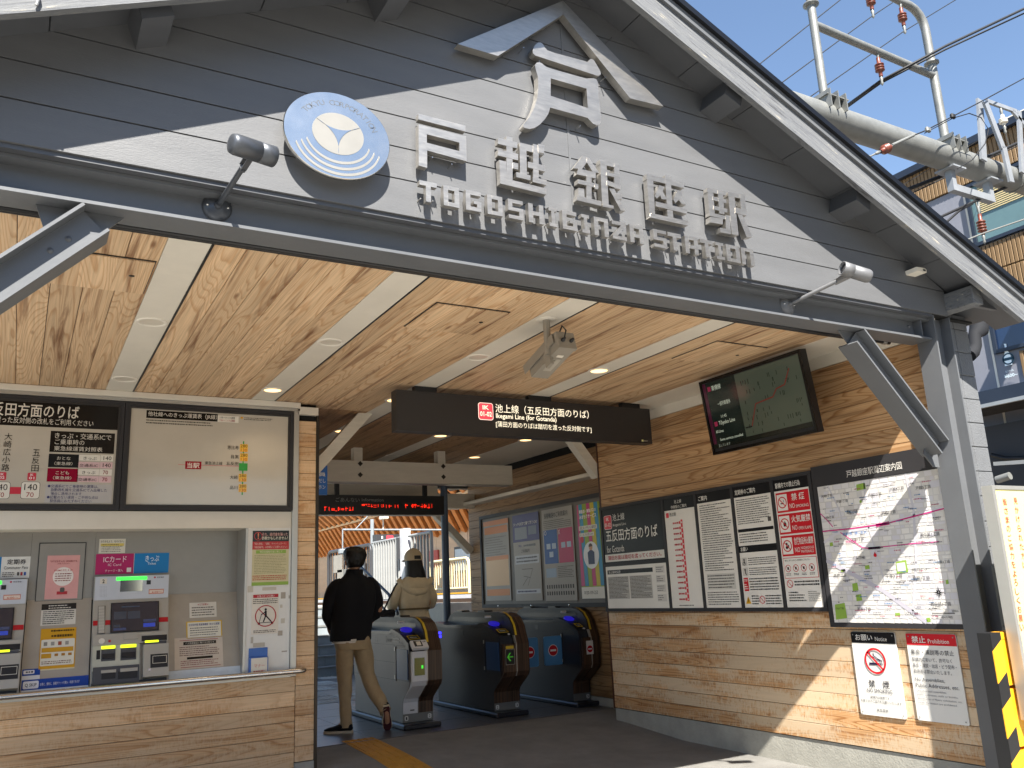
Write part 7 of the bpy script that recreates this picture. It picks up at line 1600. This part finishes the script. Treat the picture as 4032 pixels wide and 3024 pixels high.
# LED information board under the cross beam
ld_ = thing('information_display', 'black information display with red running letters under the white cross beam', 'display board', (3.6, 9.5, 2.18)); lp = YP(9.45)
slab('case', lp, 2.75, 2.172, 4.447, 2.398, -.14, 0, M_black, ld_); b = Board(lp, .001)
a = b.uv(cB(168, 785)); e = b.uv(cB(342, 755)); b.text('ごあんない', a[0], a[1], e[0], e[1], '#8f8f8c', 2); a = b.uv(cB(358, 782)); e = b.uv(cB(515, 760)); b.text('Information', a[0], a[1], e[0], e[1], '#8f8f8c', 2); b.finish(ld_)
b = Board(lp, .001); rnd = random.Random(12); M_led = mat('red_led', '#ff3018', .5, var=0, emit='#ff2a14', es=.9)
for x0_, x1_, y0_, y1_ in ((85, 290, 822, 850), (358, 390, 800, 812), (400, 510, 802, 824), (525, 620, 806, 830), (672, 860, 800, 830)):
    x = x0_
    while x < x1_:
        w = rnd.uniform(14, 26)
        for q2 in range(3):
            if rnd.random() < .5: yy = rnd.uniform(y0_, y1_); b.rp(cB(x, yy), cB(min(x + w, x1_), yy + 2), 'led', 1)
        if rnd.random() < .8: xx = x + rnd.uniform(2, w - 6); b.rp(cB(xx, y0_), cB(xx + 2, y1_), 'led', 1)
        x += w + rnd.uniform(3, 8)
for k_, mb in b.items.items(): me = mb.mesh('led_lettering'); me.materials.append(M_led); link(bpy.data.objects.new('led_lettering', me), ld_)
slab('bottom_strip', lp, 2.76, 2.166, 4.44, 2.1715, -.12, 0, M_alu, ld_)
for x in (3.1, 4.2): slab('hanger', lp, x, 2.3985, x + .05, 2.60, -.09, -.05, M_black, ld_)
t = thing('intercom_sign', 'narrow blue vertical sign beside the pillar above the gates', 'sign', (2.3, 8.6, 2.2)); ip = YP(8.6); a = ip.uv(*cB(62, 520)); e = ip.uv(*cB(108, 735)); slab('panel', ip, a[0] - .25, e[1], e[0], a[1], -.03, 0, M_blue, t)
b = Board(ip, .001); 
for k, s_ in enumerate(('員', 'だし', 'ホン')): b.text(s_, e[0] - .095, e[1] + .16 - .065 * k + .03, e[0] - .02, e[1] + .20 - .065 * k + .03, WH)
b.finish(t)

# ================================================================= right of the post: barrier, banner, drain pipe
M_yel2 = mat('yellow_barrier_paint', '#e0a018', .5, var=.08, vs=8); M_blk2 = mat('black_barrier_paint', '#121214', .5, var=.1)
bt_ = thing('crossing_barrier', 'yellow and black striped level crossing barrier box at the right edge', 'barrier', (5.1, 2.9, -.13))
BY = 2.98; bp_ = YP(BY); x0 = P(*c9(1990, 800), 'Y', BY).x; x1 = x0 + .095; zt_ = P(*c9(2000, 785), 'Y', BY).z
z = -.14; seg = []
px_edges = [785, 870, 950, 1140, 1230, 1330, 1500, 1590]
# slanted stripes on the front face of the post
zs_ = [P(*c9(1995 + (v - 785) * .09, v), 'Y', BY).z for v in (785, 900, 1115, 1280, 1480, 1640, 1800, 1980, 2200, 2400)]
box('post', M_blk2, bt_, (x0 + .0005, BY + .001, -.14), (x1 - .0005, BY + .075, zt_))
for k in range(0, 9):
    a, c_ = zs_[k], zs_[k + 1]; m = M_blk2 if k % 2 == 0 else M_yel2; sl = .055
    mb = MB(); mb.prism([(x0, max(c_ - (0 if k == 8 else 0), -.14)), (x1, max(c_ + sl, -.14)), (x1, a + (sl if k else 0)), (x0, a)], bp_.frame, -.001, .004); mb.build('stripe', m, bt_)
mb = MB(); mb.prism(rrect(x1 + .006, .62, x1 + .40, .865, .03), bp_.frame, -.12, -.03); mb.build('housing', M_yel2, bt_); mb = MB(); mb.prism(rrect(x1 + .03, .30, x1 + .42, .60, .03), bp_.frame, -.12, -.03); mb.build('housing', M_yel2, bt_); mb = MB(); mb.prism(rrect(x1 + .04, -.10, x1 + .42, .28, .03), bp_.frame, -.12, -.03); mb.build('housing', M_yel2, bt_)
box('top_cover', M_yel2, bt_, (x1 + .002, BY + .03, zt_ - .05), (x1 + .4, BY + .10, zt_ - .005), .004)
bn = thing('notice_banner', 'pale yellow banner with red vertical writing in a grey frame at the right edge', 'banner', (5.1, 2.9, .5)); NY = 2.93; np_ = YP(NY)
a = np_.uv(*cM(1985, 915)); lo = P(*c9(2195, 900), 'Y', NY); z_top = P(*cM(1930, 880), 'Y', NY).z; xl = P(*cM(1930, 880), 'Y', NY).x
box('board', C('banner_yellow', '#c9c28a', .6), bn, (xl + .028, NY, .45), (xl + .75, NY + .02, a[1])); box('frame', M_alu, bn, (xl, NY - .006, .44), (xl + .0275, NY + .06, z_top)); box('frame', M_alu, bn, (xl + .028, NY - .006, a[1] + .0005), (xl + .78, NY + .06, z_top))
b = Board(np_, .0008)
cL = crop(3600, 1650, 432 * 2212 / 1103.)
def bw_(s_, x, y, h, dx):
    for k, chh in enumerate(s_):
        p = P(*cL(x + dx * k, y + h * k), 'Y', NY); u, v = p.x, p.z; b.text(chh, u - .0, v - .038, u + .037, v, '#c43a2c', 2, .005)
bw_('皆さまのご協力をよろしくお願い', 882, 800, 90, 12.2); bw_('見かけられた方は', 990, 790, 92, 12.5); b.finish(bn)
dr = thing('drain_pipe', 'dark gutter outlet and curved drain pipe behind the right eave', 'drain pipe', (5.72, 3.9, 2.4)); cK = lambda u, v: (3500 + u * .4823, 900 + v * .4823)
pp = [P(*cK(740, 740), 'Y', 4.0), P(*cK(735, 830), 'Y', 4.0), P(*cK(700, 870), 'Y', 4.0), P(*cK(705, 960), 'Y', 4.0), P(*cK(690, 1010), 'Y', 4.0), P(*cK(660, 1040), 'Y', 4.0)]
mb = MB(); mb.tube(pp, [.075, .075, .05, .05, .05, .05], 14); mb.build('pipe', mat('dull_dark_pipe', '#242528', .8, var=.1, spec=.2), dr); mb = MB(); mb.tube([(5.76, 3.6, 2.82), (5.76, 12, 2.82)], .04, 10); mb.build('gutter', M_black, dr)

# ================================================================= railway gantry and wires
gt = thing('catenary_gantry', 'grey tubular steel gantry crossing the sky behind the roof', 'gantry', (9, 5.3, 5.9)); GY, GZ = 5.3, 5.925
mb = MB(); mb.tube([(2.5, GY, GZ), (10.40, GY, GZ)], .148, 28); mb.build('main_pipe', M_galv, gt); mb = MB(); mb.tube([(10.401, GY, GZ), (11.6, GY, GZ)], .135, 24); mb.tube([(10.39, GY, GZ), (10.42, GY, GZ)], .160, 24); mb.build('pipe_joint', M_galv, gt)
for x in (8.15, 8.72, 9.35): mb = MB(); mb.tube([(x, GY, GZ), (x + .012, GY, GZ)], .1495, 28); mb.build('weld_ring', M_galv, gt)
def gp(cv, u, v, Y=GY): return P(*cv(u, v), 'Y', Y)
xp1, xp2 = 7.06, 9.12
mb = MB(); mb.tube([(xp1, GY, GZ + .13), (xp1, GY, 8.6)], .045, 14); mb.lathe((xp1, GY, 7.28), (0, 0, 1), [(.045, 0), (.085, .02), (.085, .035), (.05, .05)], 18); mb.build('pole', M_galv, gt)
mb = MB(); mb.tube([(xp2, GY, GZ + .13), (xp2, GY, 7.20)], .050, 14); mb.lathe((xp2, GY, 7.16), (0, 0, 1), [(.045, 0), (.085, .02), (.085, .035), (.05, .05)], 18); mb.build('pole', M_galv, gt)
arc_ = [(xp2, GY, 7.2), (xp2, GY, 7.65)] + [(xp2 - .26 * (1 - math.cos(a)), GY, 7.65 + .26 * math.sin(a)) for a in (PI / 8, PI / 4, 3 * PI / 8, PI / 2)] + [(7.3, GY, 7.91), (xp1 - 1.5, GY, 7.91)]
mb = MB(); mb.tube(arc_, .05, 14); mb.build('bent_top_pipe', M_galv, gt); mb = MB(); mb.tube([(xp1, GY, 7.06), (xp2, GY, 7.02)], .045, 14); mb.build('cross_pipe', M_galv, gt)
for x in (xp1, xp2):
    cl = part('pole_clamp', gt)
    for dx in (-.15, -.03, .09): box('clamp_plate', M_galv, cl, (x + dx, GY - .19, GZ + .02), (x + dx + .012, GY + .05, GZ + .22))
    box('clamp_plate', M_galv, cl, (x - .17, GY - .17, GZ + .16), (x + .16, GY + .12, GZ + .172))
M_ins = mat('brown_insulator', '#6a3526', .4, var=.1)
def insulator(t, top, axis, L=.30, n=3, m=M_ins, r=.052):
    top = V(top); ax = V(axis).normalized(); mb = MB(); prof = [(.022, 0), (.022, L * .3)]
    for k in range(n): h = L * (.33 + .14 * k); prof += [(.03, h), (r, h + .012), (r, h + .02), (.03, h + .03)]
    prof += [(.022, L * .33 + .14 * L * n), (.022, L)]; mb.lathe(top, ax, prof, 16); mb.build('insulator', m, t); mb = MB(); mb.lathe(top - ax * .10, ax, [(.012, 0), (.02, .05), (.012, .10)], 8); mb.lathe(top + ax * L, ax, [(.012, 0), (.022, .03), (.012, .06), (.02, .09), (.0001, .12)], 8); mb.build('clevis', M_galv, t)
for cv, u, v, lb in ((c3, 1215, -15, 'insulator hanging from the top pipe near the top edge, left of the other'), (c3, 1420, 90, 'insulator hanging from the bent pipe beside the right pole'), (c3, 1272, 415, 'insulator hanging under the lower cross pipe and holding the thick black cable')):
    t0_ = gp(cv, u, v); t = thing('hanging_insulator', 'brown ' + lb, 'insulator', t0_, 'insulators hung from the railway gantry'); insulator(t, t0_ + V((0, 0, .08)), (0, 0, -1), .24, 3)
# bracket frame below the pipe
bf = thing('wire_bracket', 'square galvanised steel bracket bolted under the gantry pipe', 'bracket', (9.4, GY, 5.3)); q0, q1 = gp(cG, 1330, 860), gp(cG, 1780, 1020); zlow = gp(cG, 1400, 1080).z
mb = MB(); mb.box(q0.x - .035, GY - .04, zlow, q0.x + .04, GY + .04, GZ - .14); mb.box(q1.x - .035, GY - .04, zlow, q1.x + .04, GY + .04, GZ - .14); mb.box(q0.x + .041, GY - .04, zlow, q1.x - .036, GY + .04, zlow + .085); mb.build('frame', mat('bright_galvanised', '#8d9196', .45, .3, var=.1), bf)
for q2 in (q0, q1): mb = MB(); mb.box(q2.x - .10, GY - .12, GZ - .165, q2.x + .14, GY + .12, GZ - .145); mb.build('flange', _mats['bright_galvanised'], bf)
t0_ = gp(cG, 1680, 1340); t = thing('hanging_insulator', 'brown insulator hanging below the square bracket in front of the window', 'insulator', t0_, 'insulators hung from the railway gantry'); insulator(t, t0_, (0, 0, -1), .26, 4)
mb = MB(); mb.tube([t0_, t0_ + V((-.03, 0, .15)), (t0_.x - .06, GY, zlow)], .012, 6); mb.tube([t0_, t0_ + V((.03, 0, .15)), (t0_.x + .03, GY, zlow)], .012, 6); mb.build('hanger', M_galv, t)
# tensioned wire with insulator crossing in front of the pipe
def wire(label, pts, r, m=M_cable, name='overhead_wire', nseg=1, sag=0.0):
    t = tag(MB().tube(pts, r, 6).build(name, m), label, 'wire'); return t
WY = 4.9
w0, w1, w2, w3 = gp(cG, 240, 720, WY), gp(cG, 1040, 345, WY + .05), gp(cG, 1700, 0, WY + .1), gp(cG, 2400, -380, WY + .2)
tw_ = thing('tension_insulator', 'red-brown tension insulator in the wire crossing in front of the big pipe', 'insulator', w0); ax = (w1 - w0).normalized(); ip0 = gp(cG, 500, 595, WY); insulator(tw_, ip0, ax, .22, 3, r=.05)
mb = MB(); mb.tube([w0 - ax * .5, w0, ip0], .010, 6); mb.tube([w0 + ax * .06, w0 + ax * .22], .02, 8); mb.tube([gp(cG, 640, 520, WY), gp(cG, 900, 400, WY)], .016, 8); mb.build('turnbuckle', M_galv, tw_)
wire('thin grey tension wire running up right from the brown insulator', [gp(cG, 880, 410, WY), w1, w2, w3], .008)
wire('second thin wire looping from the clamp over the gantry post', [gp(cG, 1030, 375, WY), gp(cG, 1370, 195, WY), gp(cG, 1560, 140, WY), gp(cG, 1700, 190, WY), gp(cG, 1790, 330, WY), gp(cG, 1750, 500, WY), gp(cG, 1600, 690, WY), gp(cG, 1420, 800, WY)], .006)
for u, v in ((1070, 335), (1365, 175)): p = gp(cG, u, v, WY - .02); t = thing('wire_clamp', 'small clamp on the tension wire, ' + ('left one near the insulator' if u < 1200 else 'right one in front of the pole'), 'clamp', p); mb = MB(); mb.box(p.x - .035, p.y - .02, p.z - .03, p.x + .035, p.y + .02, p.z + .03, ch=.012); mb.build('clamp_body', M_galv if u < 1200 else M_cable, t)
for lb, pts, r in (('uppermost thin black wire in the sky, at the top left', [gp(c3, 440, 462, 8), gp(c3, 1020, 0, 8), gp(c3, 1500, -385, 8)], .010), ('second thin black wire in the sky below the uppermost one', [gp(c3, 602, 566, 8), gp(c3, 1220, 110, 8), gp(c3, 1400, -10, 8), gp(c3, 1800, -280, 8)], .010),
                   ('third thin black wire in the sky passing below the bent pipe', [gp(c3, 805, 642, 8), gp(c3, 1430, 205, 8), gp(c3, 1775, -5, 8), gp(c3, 2100, -200, 8)], .010),
                   ('thick double black cable crossing the sky to the upper right corner', [gp(c3, 1035, 705, 6.4), gp(c3, 1275, 530, 5.35), gp(c3, 1700, 300, 5.1), gp(c3, 2230, 48, 4.9)], .017), ('second strand of the thick black cable just below the first', [gp(c3, 1035, 718, 6.5), gp(c3, 1280, 540, 5.4), gp(c3, 1700, 322, 5.15), gp(c3, 2230, 78, 4.95)], .012),
                   ('thick black cable crossing in front of the brown cladding', [gp(cG, 700, 1095, 5.6), gp(cG, 1300, 860, 5.5), gp(cG, 1950, 580, 5.5), gp(cG, 2230, 450, 5.5)], .024), ('thin wire below the thick cable in front of the brown cladding', [gp(cG, 770, 1140, 5.7), gp(cG, 1400, 845, 5.6), gp(cG, 2000, 590, 5.6), gp(cG, 2230, 480, 5.6)], .009),
                   ('black cable running up left from under the square bracket', [gp(cG, 1100, 1428, 5.3), gp(cG, 1400, 1290, 5.3), gp(cG, 1600, 1200, 5.3), gp(cG, 1900, 1060, 5.3), gp(cG, 2230, 930, 5.3)], .018), ('lower black cable splitting off below the square bracket', [gp(cG, 1210, 1505, 5.3), gp(cG, 1440, 1300, 5.3), gp(cG, 1600, 1215, 5.3)], .014),
                   ('bright thin wire in front of the green window, lowest of the wires', [gp(cG, 1500, 1659, 5.2), gp(cG, 1720, 1570, 5.2), gp(cG, 2230, 1395, 5.2)], .010), ('very thin wire sagging across the brown cladding', [gp(cG, 670, 1055, 6), gp(cG, 1140, 770, 6), gp(cG, 1640, 480, 6), gp(cG, 2230, 190, 6)], .004)):
    wire(lb, pts, r, M_galv if 'bright' in lb else M_cable)
fm = thing('lattice_bracket', 'galvanised angle-steel frame standing on the gantry near the right edge', 'bracket', (10.2, GY, 6.1)); M_bg = _mats['bright_galvanised']
def gb(u0, v0, u1, v1, w, Y=5.12): mb = MB(); mb.beam(gp(cG, u0, v0, Y), gp(cG, u1, v1, Y), w, .03, up=(0, 1, 0)); mb.build('angle_bar', M_bg, fm)
gb(1680, -20, 1730, 700, .10); gb(1745, 0, 1960, 560, .09, 5.05); gb(1965, 540, 2060, 960, .09, 5.05); gb(1770, -5, 2120, 120, .05); gb(2150, 120, 2190, 850, .07); gb(2070, 110, 2260, 330, .05)
t0_ = gp(cG, 1950, 160, 5.12); t = thing('white_insulator', 'white porcelain insulator hanging in the angle-steel frame', 'insulator', t0_); insulator(t, t0_, (0, 0, -1), .14, 3, M_white, .05); mb = MB(); mb.tube([t0_ + V((0, 0, -.2)), gp(cG, 2030, 530, 5.2)], .006, 6); mb.build('drop_wire', M_galv, t)

# ================================================================= building across the tracks
bb = thing('corner_building', 'brown and grey clad building with tall windows beyond the railway', 'building', (12, 8, 0)); BX = 12.0; bx = XP(BX)
M_pt = mat('grey_lilac_panel', '#7b7d86', .6, var=.05); M_br = mat('brown_batten_cladding', '#775e3e', .6, var=.08, stretch=(1, 4, .3)); M_fas = mat('dark_blue_fascia', '#2b3340', .4, .3, var=.06); M_wg = mat('green_window_glass', '#5c7678', .08, var=.05, spec=.8); M_dg = mat('dark_window_glass', '#1a2c4a', .06, var=.08, spec=.9)
box('wall', M_pt, bb, (BX, 2.5, -.2), (BX + 6, 16, 6.86)); box('upper_wall', M_fas, bb, (BX + .02, 2.5, 6.861), (BX + 6, 16, 7.40))
cld = part('batten_cladding', bb); meb = MB().box(-.035, -.026, -.265, 0, .026, .265, ch=.006).mesh('batten'); meb.materials.append(M_br)
for k in range(118): place('batten', meb, cld, (BX, 3.4 + .062 * k, 7.135))
box('fascia', M_fas, bb, (BX - .12, 2.5, 7.402), (BX + 6, 16, 7.51)); box('roof_unit', M_white, bb, (BX + .3, 5.0, 7.511), (BX + 1.4, 6.2, 7.75))
mel = MB().box(-.035, -.026, -.20, 0, .026, .20, ch=.006).mesh('batten_low'); mel.materials.append(M_br)
for k in range(62): place('batten', mel, cld, (BX, 3.4 + .062 * k, 5.22)); place('batten', mel, cld, (BX, 3.4 + .062 * k, 5.64))
for k in range(50): place('batten', mel, cld, (BX, 3.4 + .062 * k, 3.98))
box('cladding_board', mat('brown_cladding_back', '#5c4626', .7), cld, (BX - .012, 2.6, 6.87), (BX - .001, 10.8, 7.40)); box('cladding_board', _mats['brown_cladding_back'], cld, (BX - .012, 2.6, 5.02), (BX - .001, 7.25, 5.84))
def win(y0, y1, z0, z1, m, name='window'):
    w = MB(); w.prism([(-y1, z0), (-y0, z0), (-y0, z1), (-y1, z1)], bx.frame, .0, .06, holes=[[(-y1 + .05, z0 + .05), (-y1 + .05, z1 - .05), (-y0 - .05, z1 - .05), (-y0 - .05, z0 + .05)]]); w = w.build(name, M_fas, bb)
    MB().prism([(-y1 + .051, z0 + .051), (-y0 - .051, z0 + .051), (-y0 - .051, z1 - .051), (-y1 + .051, z1 - .051)], bx.frame, .01, .02).build('pane', m, w); return w
w1_ = win(5.55, 6.80, 5.86, 6.84, M_wg); win(4.2, 5.52, 5.86, 6.84, M_wg)
for k in range(14): z = 6.33 + .032 * k; mb = MB(); mb.box(BX - .035, 5.62, z, BX - .025, 6.62, z + .014); mb.build('blind_slat', mat('cream_blind', '#c9b88c', .5), w1_)
wb_ = win(3.4, 6.80, 4.22, 5.00, M_dg)
mb = MB(); mb.box(BX - .01, 6.83, .0, BX - .002, 6.86, 6.85); mb.build('white_joint', M_white, bb)
for y in (7.6, 8.4, 9.2): mb = MB(); mb.box(BX - .006, y, 3.0, BX + .001, y + .012, 6.86); mb.build('panel_joint', M_white, bb)
b = Board(bx, .03); 
def bq(u, v): return bx.uv(*cK(u, v))
bo = [bq(948, 942), bq(968, 942), bq(975, 985), bq(1003, 1035), bq(1018, 1110), bq(958, 1125), bq(948, 1050), bq(958, 1000), bq(955, 960)]
b.poly(bo, '#f2fbfc', 1); c_ = bq(985, 1065); b.ring(c_[0], c_[1], .085, .02, '#2a4a5a', 2); b.rect(c_[0] - .08, c_[1] - .02, c_[0] + .08, c_[1] + .02, '#2a4a5a', 2)
a = bq(965, 1178); e = bq(1030, 1145); b.text('ビール', a[0], a[1], e[0], e[1], '#d6e6ea', 2, .01); a = bq(955, 1225); e = bq(1058, 1172); b.text('¥600~', a[0], a[1], e[0], e[1], '#d6e6ea', 2, .01); b.finish(wb_)
aw = thing('shop_awning', 'dark blue flat awning over the shopfront below the beer window', 'awning', (11.3, 6.5, 3.6))
ap = [P(*cK(740, 1335), 'X', 11.4), P(*cK(1015, 1275), 'X', 11.4)]; zt2, zb2 = ap[0].z, P(*cK(755, 1440), 'X', 11.4).z
box('fascia', M_fas, aw, (11.4, min(a_.y for a_ in ap), zb2), (BX, ap[0].y + .6, zt2)); box('front_fascia', M_fas, aw, (11.38, 3.0, zb2), (11.399, ap[0].y + .6, zt2)); box('edge_trim', M_alu, aw, (11.36, 3.0, zb2 - .05), (BX, ap[0].y + .6, zb2 - .001)); box('soffit', M_bronze, aw, (11.42, 3.0, zb2 - .06), (BX, ap[0].y + .5, zb2 - .051))
sf = thing('shopfront', 'dark grey shopfront wall with a window and a loose cable under the awning', 'shopfront', (11.7, 6.5, 0)); box('wall', mat('dark_grey_shopfront', '#2a2b2e', .6, var=.1), sf, (11.85, 3.0, -.2), (11.995, 9, 3.2)); box('window', M_dg, sf, (11.80, 3.4, 1.75), (11.849, 5.7, 2.28)); box('window_frame', M_alu, sf, (11.80, 5.71, 1.7), (11.85, 5.85, 2.35))
mb = MB(); mb.tube([P(*cM(1940, 625), 'X', 11.8), P(*cM(2060, 655), 'X', 11.8), P(*cM(2250, 650), 'X', 11.8)], .03, 8); mb.build('cable', M_cable, sf)
mb = MB(); mb.tube([P(*cM(1985, 835), 'X', 11.0), P(*cM(2095, 800), 'X', 11.0)], .05, 12); mb.build('pipe_stub', M_galv, sf)
mb = MB(); mb.beam(P(*cM(1960, 700), 'X', 11.5), P(*cM(2260, 680), 'X', 11.5), .04, .05); mb.build('canopy_edge', M_alu, sf)

# ================================================================= the other side of the street (behind the camera)
M_obr = mat('brown_tiled_wall', '#5c4636', .6, var=.12, vs=2); M_ogr = mat('grey_rendered_wall', '#77736c', .8, var=.1, vs=1)
for nm_, lab, xa, xb, h_, m in (('brown_building', 'tall brown tiled building on the other side of the street', 8.6, 34, 11.5, M_obr), ('low_shop', 'low grey shop building on the other side of the street', -26, 2.5, 5.2, M_ogr)):
    ob = thing(nm_, lab, 'building', ((xa + xb) / 2, -11, 0)); box('wall', m, ob, (xa, -16, -.2), (xb, -7.5, h_)); box('parapet', M_fas, ob, (xa - .05, -16, h_ + .001), (xb + .05, -7.45, h_ + .25))
    z = .9
    while z + 1.4 < h_:
        x = xa + .8
        while x + 1.6 < xb:
            f2 = box('window', M_alu, ob, (x, -7.499, z), (x + 1.5, -7.46, z + 1.3)); box('pane', M_dg, f2, (x + .06, -7.459, z + .06), (x + 1.44, -7.455, z + 1.24)); x += 2.3
        z += 2.7
